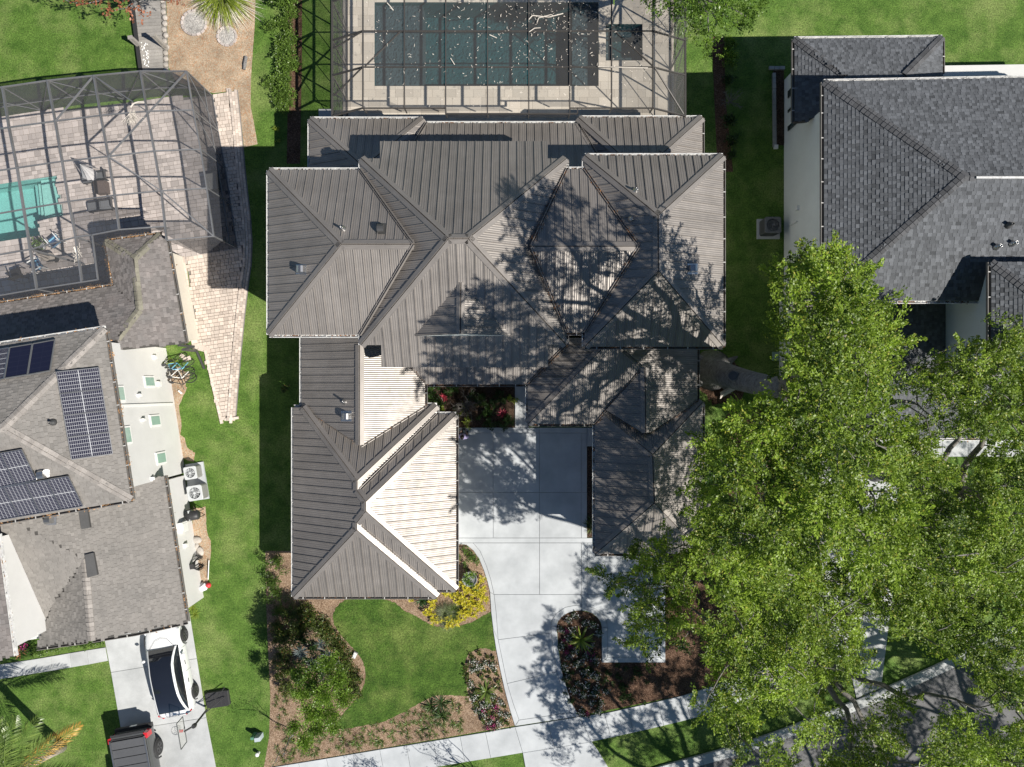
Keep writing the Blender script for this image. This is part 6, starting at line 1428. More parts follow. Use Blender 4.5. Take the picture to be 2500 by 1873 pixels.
for k, an in enumerate((0.1, 0.75, 1.05, 1.3, 1.55, 1.85, 2.2, 2.7, 3.4, 4.2, 5.2)):
    mb = MB(); frond(mb, pt, an, rnd.uniform(.35, .8), rnd.uniform(3.0, 3.8), .75, sh0=.55); mb.build('frond', M['palm_leaf'], pm)
mb = MB(); frond(mb, pt - Vector((0, 0, .3)), 0.62, -.15, 3.1, .6, droop=.5, sh0=.6); mb.build('frond', M['gold_frond'], pm, label='golden dying frond')

# ================================================================== vehicles
M['paint_white'] = mat('white_car_paint', (0.80, 0.81, 0.82), 0.25, spec=0.5, var=0.01, fine=0.01, coat=0.8)
M['paint_grey'] = mat('dark_grey_truck_paint', (0.075, 0.078, 0.08), 0.3, spec=0.5, var=0.03, fine=0.03, coat=0.6)
M['glass_dark'] = mat('tinted_car_glass', (0.012, 0.014, 0.02), 0.05, spec=0.9, var=0.05, coat=1.0)
M['rubber'] = mat('black_rubber', (0.025, 0.025, 0.026), 0.8, var=0.1)
M['plastic_black'] = mat('black_plastic', (0.035, 0.035, 0.037), 0.5, var=0.15, fine=0.15)
M['rim'] = mat('dark_alloy_rim', (0.13, 0.13, 0.135), 0.35, metal=0.7)
M['lamp_red'] = mat('red_tail_lamp', (0.55, 0.02, 0.03), 0.2, spec=0.6, coat=0.8)
M['lamp_clear'] = mat('clear_head_lamp', (0.6, 0.62, 0.65), 0.1, spec=0.8)
M['vinyl'] = mat('charcoal_vinyl', (0.085, 0.088, 0.095), 0.6, var=0.06, fine=0.08)
M['steel'] = mat('brushed_steel', (0.45, 0.45, 0.45), 0.35, metal=0.9)
M['white_plastic'] = mat('white_plastic', (0.78, 0.78, 0.76), 0.45, var=0.05)
M['acrylic'] = screen_mat('clear_acrylic', (0.55, 0.55, 0.52), 0.35)
M['red'] = mat('red_plastic', (0.6, 0.04, 0.05), 0.45)
M['ac_grey'] = mat('light_grey_painted_metal', (0.52, 0.54, 0.55), 0.45, var=0.05)
M['ac_body'] = mat('grey_louvre_metal', (0.33, 0.33, 0.32), 0.5, var=0.06)
M['ac_dark'] = mat('dark_condenser_metal', (0.13, 0.135, 0.14), 0.5, var=0.08)
M['wood_grey'] = mat('weathered_grey_plank', (0.38, 0.36, 0.33), 0.9, col2=(0.27, 0.255, 0.235), vscale=4, fine=0.2, fscale=30, objrand=0.16, bump=0.3, bscale=60)
M['wicker'] = mat('dark_brown_wicker', (0.075, 0.055, 0.048), 0.7, var=0.2, vscale=20, bump=0.5, bscale=80)
M['cloth_white'] = mat('white_canvas', (0.66, 0.65, 0.66), 0.9, var=0.05)
M['cloth_taupe'] = mat('taupe_canvas', (0.28, 0.25, 0.22), 0.9, var=0.06)
M['cloth_blue'] = mat('navy_sling_cloth', (0.02, 0.06, 0.14), 0.8); M['cloth_aqua'] = mat('aqua_stripe_cloth', (0.18, 0.48, 0.68), 0.8)
M['slate'] = mat('dark_grey_cushion', (0.10, 0.105, 0.115), 0.85, var=0.06)
M['terracotta'] = mat('grey_glazed_pot', (0.3, 0.31, 0.32), 0.5)
M['stone'] = mat('pale_rubble_stone', (0.52, 0.48, 0.43), 0.9, col2=(0.36, 0.33, 0.30), vscale=8, fine=0.2, shade=0.3, bump=0.5, bscale=40)
M['gravel'] = mulch_mat('pale_gravel', (0.36, 0.34, 0.32), (0.58, 0.55, 0.51), (0.7, 0.68, 0.64))
M['green_box'] = mat('green_utility_plastic', (0.10, 0.24, 0.16), 0.5); M['pale_green'] = mat('pale_green_lid', (0.26, 0.38, 0.33), 0.6); M['box_grey'] = mat('blue_grey_utility_box', (0.42, 0.48, 0.52), 0.5)

def loft(mb, rings, closed=False, cap=False, sh=.5):
    n = len(rings[0]); i0 = len(mb.v)
    for r_ in rings: mb.v += [tuple(p) for p in r_]
    m = n if closed else n - 1
    for i in range(len(rings) - 1):
        for t in range(m):
            t2 = (t + 1) % n; mb.f.append((i0 + i * n + t, i0 + i * n + t2, i0 + (i + 1) * n + t2, i0 + (i + 1) * n + t)); mb.sh.append(sh); mb.uv.append([(0, 0)] * 4)
    if cap:
        mb.f.append(tuple(i0 + t for t in range(n))); mb.sh.append(sh); mb.uv.append([(0, 0)] * n)
        mb.f.append(tuple(i0 + (len(rings) - 1) * n + t for t in range(n))[::-1]); mb.sh.append(sh); mb.uv.append([(0, 0)] * n)
def interp(t, K):
    for (a, x), (b, y) in zip(K, K[1:]):
        if t <= b: u = (t - a) / (b - a); u = u * u * (3 - 2 * u) * .5 + u * .5; return x + (y - x) * u
    return K[-1][1]
def wheel(root, x, y, r_, w, side):
    R_ = Matrix.Rotation(math.pi / 2 * side, 4, 'Y')
    mb = MB(); mb.lathe([(r_ * .62, -w * .5), (r_ * .93, -w * .5), (r_, -w * .36), (r_, w * .36), (r_ * .93, w * .5), (r_ * .62, w * .5)], (x, y, r_), 26, M=R_); wo = mb.build('wheel', M['rubber'], root, True)
    mb = MB(); mb.lathe([(r_ * .62, w * .3), (r_ * .64, w * .53), (r_ * .57, w * .53), (r_ * .54, w * .32)], (x, y, r_), 22, M=R_)
    for k in range(5):
        an = k * 2 * math.pi / 5
        for da in (-.13, .13):
            p = R_ @ Vector((math.cos(an + da * .6) * r_ * .1, math.sin(an + da * .6) * r_ * .1, w * .5)); q = R_ @ Vector((math.cos(an + da) * r_ * .6, math.sin(an + da) * r_ * .6, w * .48)); mb.bar(p + Vector((x, y, r_)), q + Vector((x, y, r_)), r_ * .1, .03, R_ @ Vector((0, 0, 1)))
    mb.build('rim', M['rim'], wo)
def sedan(label, loc, rz):
    root = thing('parked_car', label, 'car', loc, rz)
    Wd = [(-2.32, .62), (-2.2, .80), (-1.9, .89), (-1.3, .925), (0, .925), (1.2, .92), (1.8, .89), (2.1, .80), (2.27, .60), (2.33, .42)]
    Zd = [(-2.32, .78), (-2.2, .99), (-1.95, 1.05), (-1.2, 1.02), (0, .98), (.9, .96), (1.3, .91), (1.8, .82), (2.15, .70), (2.33, .55)]
    Zb = [(-2.32, .42), (-2.1, .25), (-1.0, .2), (1.0, .2), (2.1, .22), (2.33, .36)]
    ys = [-2.32, -2.28, -2.2, -2.08, -1.9, -1.6, -1.2, -.8, -.4, 0, .4, .8, 1.1, 1.4, 1.7, 1.95, 2.1, 2.2, 2.28, 2.33]
    rings = []
    for y in ys:
        w, zt, zb = interp(y, Wd), interp(y, Zd), interp(y, Zb); h = zt - zb
        half = [(w * .86, zb), (w * .97, zb + h * .18), (w, zb + h * .45), (w * .985, zb + h * .72), (w * .94, zb + h * .9), (w * .82, zb + h * .985), (w * .55, zt + .012), (w * .25, zt + .025), (0, zt + .03)]
        rings.append([Vector((x, y, z)) for x, z in half] + [Vector((-x, y, z)) for x, z in half[-2::-1]])
    mb = MB(); loft(mb, rings, cap=True); body = mb.build('body', M['paint_white'], root, True)
    gy = [-1.98, -1.75, -1.45, -1.1, -.7, -.3, .1, .45, .75, 1.02, 1.2]
    gz = [1.065, 1.19, 1.30, 1.385, 1.43, 1.445, 1.435, 1.38, 1.27, 1.12, .985]
    top, rails, sides = [], {1: [], -1: []}, {1: [], -1: []}
    for y, z in zip(gy, gz):
        zb = interp(y, Zd) + .0; k = min(1, max(0, (z - zb) / .40)); wt = .70 - .16 * k; wb = .80
        top.append([Vector((x, y, z + .02 * (1 - (x / wt) ** 2))) for x in (-wt, -wt * .5, 0, wt * .5, wt)])
        for s in (1, -1):
            wr = wt + .075; zr = z - .035 * (.4 + k); rails[s].append([Vector((s * (wt - .004), y, z + .006)), Vector((s * (wt + .04), y, z)), Vector((s * wr, y, zr)), Vector((s * (wr + .005), y, max(zb - .01, zr - .03)))])
            sides[s].append([Vector((s * (wr - .004), y, max(zb - .02, zr - .02))), Vector((s * (wr + (wb - wr) * .55), y, (zr + zb) / 2 if zr > zb else zb - .02)), Vector((s * wb, y, zb - .03))])
    mb = MB(); loft(mb, top); mb.build('glass_roof', M['glass_dark'], root, True)
    for s in (1, -1):
        mb = MB(); loft(mb, rails[s] if s > 0 else [r_[::-1] for r_ in rails[s]]); mb.build('roof_rail', M['paint_white'], root, True)
        mb = MB(); loft(mb, sides[s]); mb.build('side_window', M['glass_dark'], root, True)
        mb = MB(); mb.lathe([(.02, -.1), (.075, -.06), (.085, 0), (.07, .06), (.02, .09)], (s * 1.0, .72, 1.0), 10, M=Matrix.Rotation(math.pi / 2, 4, 'Y') @ Matrix.Diagonal((.8, .9, 1, 1))); mb.build('mirror', M['paint_white'], root, True)
        for y in (.25, -.65): mb = MB(); mb.box((s * .925, y, .80), (.02, .2, .03)); mb.build('door_handle', M['plastic_black'], body)
        for y in (1.47, -1.4): wheel(root, s * .83, y, .335, .23, s)
        for y in (1.47, -1.4):
            mb = MB(); P = [(s * .935, y + .41 * math.cos(t), .335 + .41 * math.sin(t)) for t in [math.pi * k / 12 for k in range(13)]]; mb.tube(P, .028, 6); mb.build('wheel_arch', M['plastic_black'], body)
        mb = MB(); mb.bar((s * .56, -2.27, .88), (s * .84, -2.10, .88), .06, .1); mb.build('tail_light', M['lamp_red'], root); mb = MB(); mb.bar((s * .55, 2.17, .64), (s * .84, 1.92, .70), .12, .08); mb.build('head_light', M['lamp_clear'], root)
    for s in (1, -1):
        for y in (1.0, -.18, -1.12):
            mb = MB(); mb.tube([(s * .80, y, .955), (s * .895, y, .90), (s * .93, y, .65), (s * .915, y, .34)], .005, 4); mb.build('door_seam', M['plastic_black'], body)
    mb = MB(); mb.tube([(-.72, -2.0, 1.05), (-.6, -2.2, 1.0), (0, -2.24, 1.0), (.6, -2.2, 1.0), (.72, -2.0, 1.05)], .006, 4); mb.build('boot_seam', M['plastic_black'], body)
    for q in ([(-.62, 1.22, .945), (-.3, 1.6, .9), (0, 1.68, .89), (.3, 1.6, .9), (.62, 1.22, .945)],): 
        mb = MB(); mb.tube([Vector(p) + Vector((0, 0, .02)) for p in q], .006, 4); mb.build('hood_seam', M['plastic_black'], body)
    return root
sedan('white sedan with black glass roof parked on the concrete driveway', (-17.2, -14.35, 0.05), R(11))
def pickup(label, loc, rz):
    root = thing('pickup_truck', label, 'truck', loc, rz); w = .98
    mb = MB()
    def sec(y, zs, wt, zb=.45): return [Vector((x * 1.0, y, z)) for x, z in ((w * .93, zb), (w, zb + .2), (w, .95), (w * .97, zs - .06), (wt, zs))]
    for s in (1, -1):
        rs = [[Vector((s * p.x, p.y, p.z)) for p in sec(y, z, wt)] for y, z, wt in ((-2.78, 1.16, .86), (-2.7, 1.2, .9), (-2.4, 1.22, .91), (-1.6, 1.22, .91), (-.9, 1.22, .91), (-.4, 1.22, .90), (.6, 1.2, .9), (1.6, 1.16, .9), (2.4, 1.05, .88), (2.75, .85, .75))]
        m2 = MB(); loft(m2, rs if s > 0 else [r_[::-1] for r_ in rs]); m2.build('side_panel', M['paint_grey'], root, True)
    mb.prism([Vector(p) for p in ((-.86, -.5, 1.2), (.86, -.5, 1.2), (.86, -2.7, 1.2), (-.86, -2.7, 1.2))], (0, 0, -.55)); mb.build('bed', M['plastic_black'], root)
    for k in range(5): m2 = MB(); y0 = -2.62 + k * .42; m2.box((0, y0 + .205, 1.235), (1.62, .385, .04)); m2.build('tonneau_panel', M['vinyl'], root)
    for s in (1, -1): m2 = MB(); m2.bar((s * .855, -2.66, 1.25), (s * .855, -.52, 1.25), .07, .06); m2.build('bed_rail', M['steel'], root)
    m2 = MB(); m2.box((0, -2.76, .85), (1.62, .08, .68)); tg = m2.build('tailgate', M['paint_grey'], root); m2 = MB(); m2.box((0, -2.81, 1.0), (.34, .03, .12)); m2.build('handle', M['plastic_black'], tg); m2 = MB(); m2.box((0, -2.84, 1.17), (1.7, .14, .03)); m2.build('spoiler', M['plastic_black'], tg)
    m2 = MB(); m2.box((0, -2.86, .55), (1.86, .2, .2)); bp = m2.build('bumper', M['plastic_black'], root); m2 = MB(); m2.box((0, -2.97, .57), (.32, .015, .16)); m2.build('number_plate', M['white_plastic'], bp)
    for s in (1, -1):
        m2 = MB(); m2.prism([Vector(p) for p in ((s * .80, -2.80, 1.21), (s * .985, -2.76, 1.19), (s * 1.0, -2.52, 1.19), (s * .93, -2.5, 1.22))], (0, 0, -.4)); m2.build('tail_light', M['lamp_red'], root)
        for y in (-1.6, 1.75):
            wheel(root, s * .86, y, .39, .27, s); m2 = MB(); m2.tube([(s * .99, y + .47 * math.cos(t), .39 + .47 * math.sin(t)) for t in [math.pi * k / 12 for k in range(13)]], .05, 6); m2.build('wheel_flare', M['plastic_black'], root)
    cab = [[Vector((x, y, z)) for x, z in ((-wb, 1.18), (-wt, zt - .06), (-wt + .1, zt), (wt - .1, zt), (wt, zt - .06), (wb, 1.18))] for y, zt, wt, wb in ((-.48, 1.3, .84, .9), (-.36, 1.78, .74, .9), (.5, 1.86, .72, .9), (1.0, 1.8, .70, .9), (1.55, 1.3, .80, .9), (1.62, 1.2, .85, .9))]
    m2 = MB(); loft(m2, cab, cap=True); co = m2.build('cab', M['paint_grey'], root, True); m2 = MB(); m2.prism([Vector(p) for p in ((-.66, 1.08, 1.79), (.66, 1.08, 1.79), (.75, 1.53, 1.34), (-.75, 1.53, 1.34))], (0, .02, .02)); m2.build('windscreen', M['glass_dark'], co)
    m2 = MB(); loft(m2, [[Vector((x, y, z)) for x, z in ((-.88, z0 - .04), (-.5, z0 + .02), (0, z0 + .03), (.5, z0 + .02), (.88, z0 - .04))] for y, z0 in ((1.55, 1.2), (2.0, 1.16), (2.5, 1.06), (2.74, .88))]); m2.build('bonnet', M['paint_grey'], root, True)
hd = math.atan2(-.984, .177) - math.pi / 2
pickup('dark grey pickup with ribbed bed cover parked behind the white car', (-18.81 + .177 * 1.6, -18.57 - .984 * 1.6, 0.05), hd)

# ================================================================== street and yard furniture
hp = thing('basketball_hoop', 'portable basketball hoop with black base on the lawn edge by the white car', 'basketball hoop', W(520, 1715, 0), world=True)
bc = W(531, 1707, 0.12); ex = Vector((.988, .154, 0)); ey = Vector((-.154, .988, 0))
mb = MB(); ring0 = [(-.6, -.36), (-.45, -.42), (.45, -.42), (.6, -.36), (.6, .36), (.45, .42), (-.45, .42), (-.6, .36)]
loft(mb, [[bc + ex * a * k + ey * b * k + Vector((0, 0, z)) for a, b in ring0] for k, z in ((1, -.12), (1, .0), (.93, .06))], closed=True, cap=True)
for a in (-.35, -.1, .15, .38): mb.bar(bc + ex * a - ey * .32 + Vector((0, 0, .065)), bc + ex * a + ey * .32 + Vector((0, 0, .065)), .06, .03)
mb.build('base', M['plastic_black'], hp)
P0, J = W(505, 1733, .2), W(474, 1772, 1.65); bt = [W(446, 1750, 1.7), W(456, 1811, 1.7), W(442, 1830, 2.35), W(431, 1767, 2.35)]; bcn = sum(bt, Vector()) / 4
mb = MB(); mb.tube([P0, J], .05, 8); mb.build('pole', M['plastic_black'], hp)
for k in (-1, 1): mb = MB(); mb.tube([W(549, 1690 + 12 * k, .25), P0.lerp(J, .35)], .02, 6); mb.build('brace', M['plastic_black'], hp)
mb = MB(); mb.tube([J, bcn + Vector((.05, 0, -.1))], .045, 8); mb.build('arm', M['plastic_black'], hp); mb = MB(); mb.lathe([(.1, -.1), (.12, 0), (.1, .1)], J, 10); mb.build('joint', M['plastic_black'], hp)
mb = MB(); mb.poly(bt); bd = mb.build('backboard', M['acrylic'], hp)
for a, b in zip(bt, bt[1:] + bt[:1]): mb = MB(); mb.bar(a, b, .03, .04); mb.build('frame', M['ac_dark'], bd)
rc = bcn + Vector((-.36, .05, -.12)); mb = MB(); n = 20; mb.tube([rc + Vector((.2 * math.cos(t * 2 * math.pi / n), .2 * math.sin(t * 2 * math.pi / n), 0)) for t in range(n + 1)], .012, 5); mb.build('rim', M['steel'], hp)
mb = MB(); mb.box(rc + Vector((.27, -.02, 0)), (.16, .12, .06)); mb.build('bracket', M['red'], hp)
mb = MB()
for t in range(12):
    a = t * 2 * math.pi / 12; mb.bar(rc + Vector((.2 * math.cos(a), .2 * math.sin(a), 0)), rc + Vector((.1 * math.cos(a + .5), .1 * math.sin(a + .5), -.35)), .008, .008); mb.bar(rc + Vector((.2 * math.cos(a), .2 * math.sin(a), 0)), rc + Vector((.1 * math.cos(a - .5), .1 * math.sin(a - .5), -.35)), .008, .008)
mb.build('net', M['white_plastic'], hp)

def condenser(label, top, s, h, rz, body, lid, dark=False):
    t = thing('air_conditioner', label, 'air conditioner', (top.x, top.y, .1), rz, 'outdoor condensers')
    def rr(k, z, c=.22): 
        a = s / 2 * k; q = a * (1 - c); return [Vector((x, y, z)) for x, y in ((-q, -a), (q, -a), (a * .93, -a * .93), (a, -q), (a, q), (a * .93, a * .93), (q, a), (-q, a), (-a * .93, a * .93), (-a, q), (-a, -q), (-a * .93, -a * .93))]
    mb = MB(); loft(mb, [rr(.96, 0), rr(.96, h - .05)], closed=True); bo = mb.build('casing', M[body], t)
    for k in range(9): mb = MB(); z = .06 + k * (h - .14) / 9; loft(mb, [rr(.985, z), rr(.985, z + .03)], closed=True); mb.build('louvre', M[body], bo)
    mb = MB(); R2 = [rr(1.0, h - .05), rr(1.0, h - .01), rr(.96, h)]; loft(mb, R2, closed=True); n = 24; r_ = s * .38
    out = rr(.96, h); circ = [Vector((r_ * math.cos(k * 2 * math.pi / n), r_ * math.sin(k * 2 * math.pi / n), h)) for k in range(n)]
    for tri in tessellate_polygon([out, circ]): pp = (out + circ); mb.poly([pp[i] for i in tri])
    loft(mb, [circ, [c - Vector((0, 0, .12)) for c in circ]], closed=True); lo = mb.build('top', M[lid], t)
    mb = MB(); mb.lathe([(r_, h - .14), (r_, h - .13), (.01, h - .13)], (0, 0, 0), 24); mb.build('fan_well', M['ac_dark'], t)
    for k in range(3):
        an = k * 2.1; mb = MB(); mb.poly([Vector((math.cos(an + a) * q, math.sin(an + a) * q, h - .08 + b)) for a, q, b in ((0, .08, 0), (-.25, r_ * .9, 0), (.45, r_ * .9, .03), (.4, .08, .02))]); mb.build('fan_blade', M['ac_grey' if not dark else 'ac_dark'], t)
    mb = MB(); mb.lathe([(s * .09, h + .0), (s * .09, h + .03), (.01, h + .035)], (0, 0, 0), 14)
    for k in range(10): an = k * math.pi / 5; mb.bar(Vector((0, 0, h + .008)), Vector((math.cos(an) * r_, math.sin(an) * r_, h + .008)), .012, .012)
    for q in (.45, .75): mb.tube([Vector((r_ * q * math.cos(k * .314), r_ * q * math.sin(k * .314), h + .01)) for k in range(21)], .005, 4)
    mb.build('grille', M[lid], t)
pad = [(454, 1134), (497, 1127), (512, 1217), (464, 1223)]
mb = MB(); mb.prism([W(*q, 0) + Vector((0, 0, .1)) for q in pad], (0, 0, -.1)); tag(mb.build('equipment_pad', M['concrete']), 'pale concrete pad carrying two light grey air conditioners', 'concrete pad')
condenser('smaller light grey air conditioner on the concrete pad', W(464, 1155, .75), .64, .65, R(9), 'ac_body', 'ac_grey'); condenser('larger light grey air conditioner on the concrete pad', W(475, 1204, .8), .76, .7, R(9), 'ac_body', 'ac_grey')
mb = MB(); mb.prism([W(*q, 0) + Vector((0, 0, .1)) for q in ((1847, 536), (1902, 535), (1902, 584), (1847, 584))], (0, 0, -.1)); tag(mb.build('equipment_pad', M['concrete_old']), 'stained concrete pad under a dark condenser by the shaded wall', 'concrete pad')
condenser('dark grey air conditioner beside the shaded white wall', W(1888, 549, .95), .82, .82, 0, 'ac_dark', 'ac_dark', True)

# solar panels
def solar_mat(name, cell, line, nx, ny):
    t = NT(name); t.m['uv'] = 1; s = t.nd('ShaderNodeSeparateXYZ'); t.ln(t.nd('ShaderNodeUVMap').outputs[0], s.inputs[0])
    def g(o, n, w): f = t.math('FRACT', t.math('MULTIPLY', o, n)); return t.math('GREATER_THAN', t.math('ABSOLUTE', t.math('SUBTRACT', f, .5)), .5 - w)
    a = t.math('MAXIMUM', g(s.outputs[0], nx, .055), g(s.outputs[1], ny, .05)); a = t.math('MAXIMUM', a, t.math('LESS_THAN', t.math('ABSOLUTE', t.math('SUBTRACT', s.outputs[0], .5)), .012))
    t.ln(t.mix(a, cell, line), t.b.inputs['Base Color']); t.b.inputs['Roughness'].default_value = .3; t.b.inputs['Specular IOR Level'].default_value = .25
    return t.m
M['solar'] = solar_mat('solar_cells', (0.02, 0.02, 0.04), (0.42, 0.43, 0.45), 20, 6); M['solar_angle_dark'] = solar_mat('angle_darkened_solar_cells', (0.012, 0.014, 0.035), (0.02, 0.022, 0.045), 20, 6)  # second copy: darkening from the slope's angle is put into its colour
def solar(label, pl, q, m_='solar', grp_='solar panels on the brown roof'):
    N = pl.n(); P = [pl.hit(*c) + N * .14 for c in q]; t = thing('solar_panel', label, 'solar panel', P[0], world=True, group=grp_)
    c = sum(P, Vector()) / 4; P = [c + (p - c) * .985 for p in P]
    mb = MB(); mb.poly(P, .5, [(0, 0), (1, 0), (1, 1), (0, 1)]) if (P[1] - P[0]).cross(P[2] - P[0]).z > 0 else mb.poly(P[::-1], .5, [(0, 1), (1, 1), (1, 0), (0, 0)])
    mb.build('cells', M[m_], t); mb = MB()
    for a, b in zip(P, P[1:] + P[:1]): mb.bar(a, b, .035, .05, N)
    mb.build('frame', M['steel'] if m_ == 'solar' else M['ac_dark'], t); mb = MB()  # frames of the angle-darkened panels are coloured dark too
    for u in (.25, .75): mb.bar(P[0].lerp(P[1], u) - N * .06, P[3].lerp(P[2], u) - N * .06, .04, .06, N)
    mb.build('rail', M['steel'], t)
A, B, Cc, D = (139, 909), (243, 898), (277, 1108), (176, 1122); lerp2 = lambda a, b, t: (a[0] + (b[0] - a[0]) * t, a[1] + (b[1] - a[1]) * t)
for k, o in enumerate(('topmost panel of the column of four on the east slope', 'second panel down of the column of four on the east slope', 'third panel down of the column of four on the east slope', 'lowest panel of the column of four on the east slope')):
    solar('gridded solar panel, ' + o, lu_e[0], [lerp2(A, D, k / 4), lerp2(B, Cc, k / 4), lerp2(B, Cc, (k + 1) / 4), lerp2(A, D, (k + 1) / 4)])
A, B, Cc, D = (14, 1184), (171, 1158), (207, 1231), (51, 1257)
for k, o in enumerate(('the one next to the metal hood', 'the middle one', 'the one at the free end')[::-1]):
    k = 2 - k; a, b, c, d = lerp2(A, B, k / 3), lerp2(A, B, (k + 1) / 3), lerp2(D, Cc, (k + 1) / 3), lerp2(D, Cc, k / 3); solar('gridded solar panel in the lower row of the south slope, ' + ('first', 'second', 'third')[2 - k] + ' from the free end', lu_s[0], [a, d, c, b][:1] + [d, c, b])
solar('gridded solar panel in the lower row of the south slope, fourth from the free end', lu_s[0], [(-38, 1193), (-1, 1266), (51, 1257), (14, 1184)])
solar('gridded solar panel in the upper row of the south slope, first from the free end', lu_s[0], [(6, 1102), (43, 1178), (95, 1168), (58, 1093)]); solar('gridded solar panel in the upper row of the south slope, second from the free end', lu_s[0], [(-46, 1111), (-9, 1188), (43, 1178), (6, 1102)])
solar('solar panel coloured dark for its angle on the shaded slope, first from the hip ridge', lu_n[0], [(86, 843), (140, 833), (128, 909), (74, 919)], 'solar_angle_dark'); solar('solar panel coloured dark for its angle on the shaded slope, second from the hip ridge', lu_n[0], [(30, 852), (85, 843), (73, 919), (17, 928)], 'solar_angle_dark'); solar('gridded solar panel on the shaded slope beside two angle-darkened panels', lu_n[0], [(-26, 861), (29, 852), (16, 928), (-40, 938)])

# utility boxes and small things outdoors
def box_thing(name, label, cat, px, py, size, m_, rz=0, lid=None):
    t = thing(name, label, cat, W(px, py, 0), rz); mb = MB(); x, y, z = size; loft(mb, [[Vector((a * x / 2 * k, b * y / 2 * k, h)) for a, b in ((-1, -1), (1, -1), (1, 1), (-1, 1))] for k, h in ((1, 0), (1, z * .85), (.9, z))], closed=True, cap=True); mb.build('box', M[m_], t)
    mb = MB(); mb.box((0, 0, z + .012), (x * .8, y * .8, .025)); mb.build('lid', M[lid or m_], t)
box_thing('utility_box', 'blue-grey utility pedestal on the lawn beside the mulch bed', 'utility box', 636, 1794, (.3, .24, .5), 'box_grey', R(8)); box_thing('green_post', 'short green utility post next to the blue-grey pedestal', 'utility post', 624, 1791, (.16, .16, .5), 'green_box')
mb = MB(); mb.lathe([(.07, 0), (.07, .22), (.1, .22), (.1, .26), (.05, .29)], W(632, 1837, 0), 12); tag(mb.build('cleanout_cap', M['white_plastic'], smooth=False), 'white plastic pipe cap standing in the lawn', 'pipe cap')
box_thing('valve_box', 'grey valve box with pale lid at the lawn edge', 'valve box', 867, 1598, (.2, .34, .12), 'ac_body', R(-25), 'white_plastic'); box_thing('ground_vault', 'pale green square lid in the shaded grass by the oak', 'ground box', 1893, 870, (.34, .44, .05), 'pale_green')
box_thing('wall_foot_box', 'small white box at the foot of the shaded wall', 'box', 1893, 360, (.2, .2, .15), 'white_plastic')
# low stone edging along the shaded wall of the right house
fl = flat('stone_edged_bed', [[(1888, 172), (1914, 172), (1914, 355), (1890, 355)]], .005, M['soil'])
for i, (p, d) in enumerate(along([(1914, 168), (1888, 168), (1890, 356)], .27)): mb = MB(); mb.bar(p + Vector((0, 0, .06)), p + d * .25 + Vector((0, 0, .06)), .16, .12 + rnd.uniform(0, .03), sh=rnd.random()); mb.build('edging_stone', M['ac_body'], fl)
# planter pot
t = thing('planter', 'large round pot of green leaves in the bed by the driveway', 'planter', W(1148, 1408, 0)); mb = MB(); mb.lathe([(.24, 0), (.34, .3), (.38, .5), (.36, .5), (.33, .42), (.02, .42)], (0, 0, 0), 22); mb.build('pot', M['terracotta'], t, True); o = link('foliage', shrub_mesh('tree_leaf', 700, .2, .5, .8), t); o.scale = (.45, .45, .3); o.location.z = .4
# boardwalk
bw = flat('boardwalk', [[(328, -40), (404, -40), (412, 175), (352, 178)]], .01, M['joint'])
n = 26
for k in range(n):
    t0, t1 = k / n, (k + .93) / n; l0, r0 = lerp2((326, -40), (352, 178), t0), lerp2((392, -40), (402, 172), t0); l1, r1 = lerp2((326, -40), (352, 178), t1), lerp2((392, -40), (402, 172), t1)
    mb = MB(); zt = .16 + rnd.uniform(-.006, .006); mb.prism([W(*q, 0) + Vector((0, 0, zt)) for q in (l0, r0, r1, l1)], (0, 0, -.05)); mb.build('plank', M['wood_grey'], bw)
mb = MB(); mb.bar(W(318, -40, .1), W(347, 180, .1), .16, .34); mb.build('edge_beam', M['rubber'], bw)
for i, (p, d) in enumerate(along([(398, -40), (404, 60), (409, 175)], .3)):
    mb = MB(); mb.lathe([(.02, 0), (.13, .03), (.14, .1), (.09, .16), (.02, .17)], p + Vector((rnd.uniform(-.06, .06), 0, 0)), 7, sh=rnd.random()); mb.build('edge_stone', M['stone'], bw)
def post(label, px, py, h):
    b = W(px, py, .0); t = thing('railing_post', label, 'post', b, R(8)); 
    for k in (-.06, .06): mb = MB(); mb.box((k, 0, h / 2), (.09, .14, h)); mb.build('board', M['wood_grey'], t)
    mb = MB(); mb.box((0, 0, h + .02), (.24, .18, .04)); mb.build('post_cap', M['wood_grey'], t)
post('short grey wooden post on the lawn side of the boardwalk', 345, 116, 1.0); post('tall grey wooden post on the stone side of the boardwalk', 408, 119, 1.4)
for k in range(34): 
    mb = MB(); mb.lathe([(.015, 0), (.035, .015), (.03, .04), (.01, .05)], W(347 + rnd.uniform(-2, 12) + k * .2, 105 + k * 1.75, .16), 7, sh=rnd.random()); mb.build('shell', M['white_plastic'], bw)
def fire_ring(label, px, py, r_):
    c = W(px, py, 0); t = thing('stone_ring', label, 'stone ring', c, world=True, group='gravel rings in the pine straw'); mb = MB(); mb.lathe([(r_, 0.0), (r_, .04), (r_ * .6, .06), (.02, .05)], c, 28); mb.build('gravel', M['gravel'], t)
    n = int(2 * math.pi * r_ / .23)
    for k in range(n): an = k * 2 * math.pi / n; mb = MB(); mb.box(c + Vector((math.cos(an) * r_, math.sin(an) * r_, .04)), (.1, .2, .1), an, sh=rnd.random()); mb.build('edging_brick', M['paver'], t)
fire_ring('larger gravel circle with brick edge in the pine straw', 475, 57, .62); fire_ring('smaller gravel circle with brick edge in the pine straw', 555, 90, .47)
mb = MB(); mb.tube([W(601, 138, .08), W(598, 155, .08), W(596, 170, .07)], [.08, .09, .07], 8); tag(mb.build('driftwood_log', M['bark']), 'short dark log lying in the pine straw', 'log')
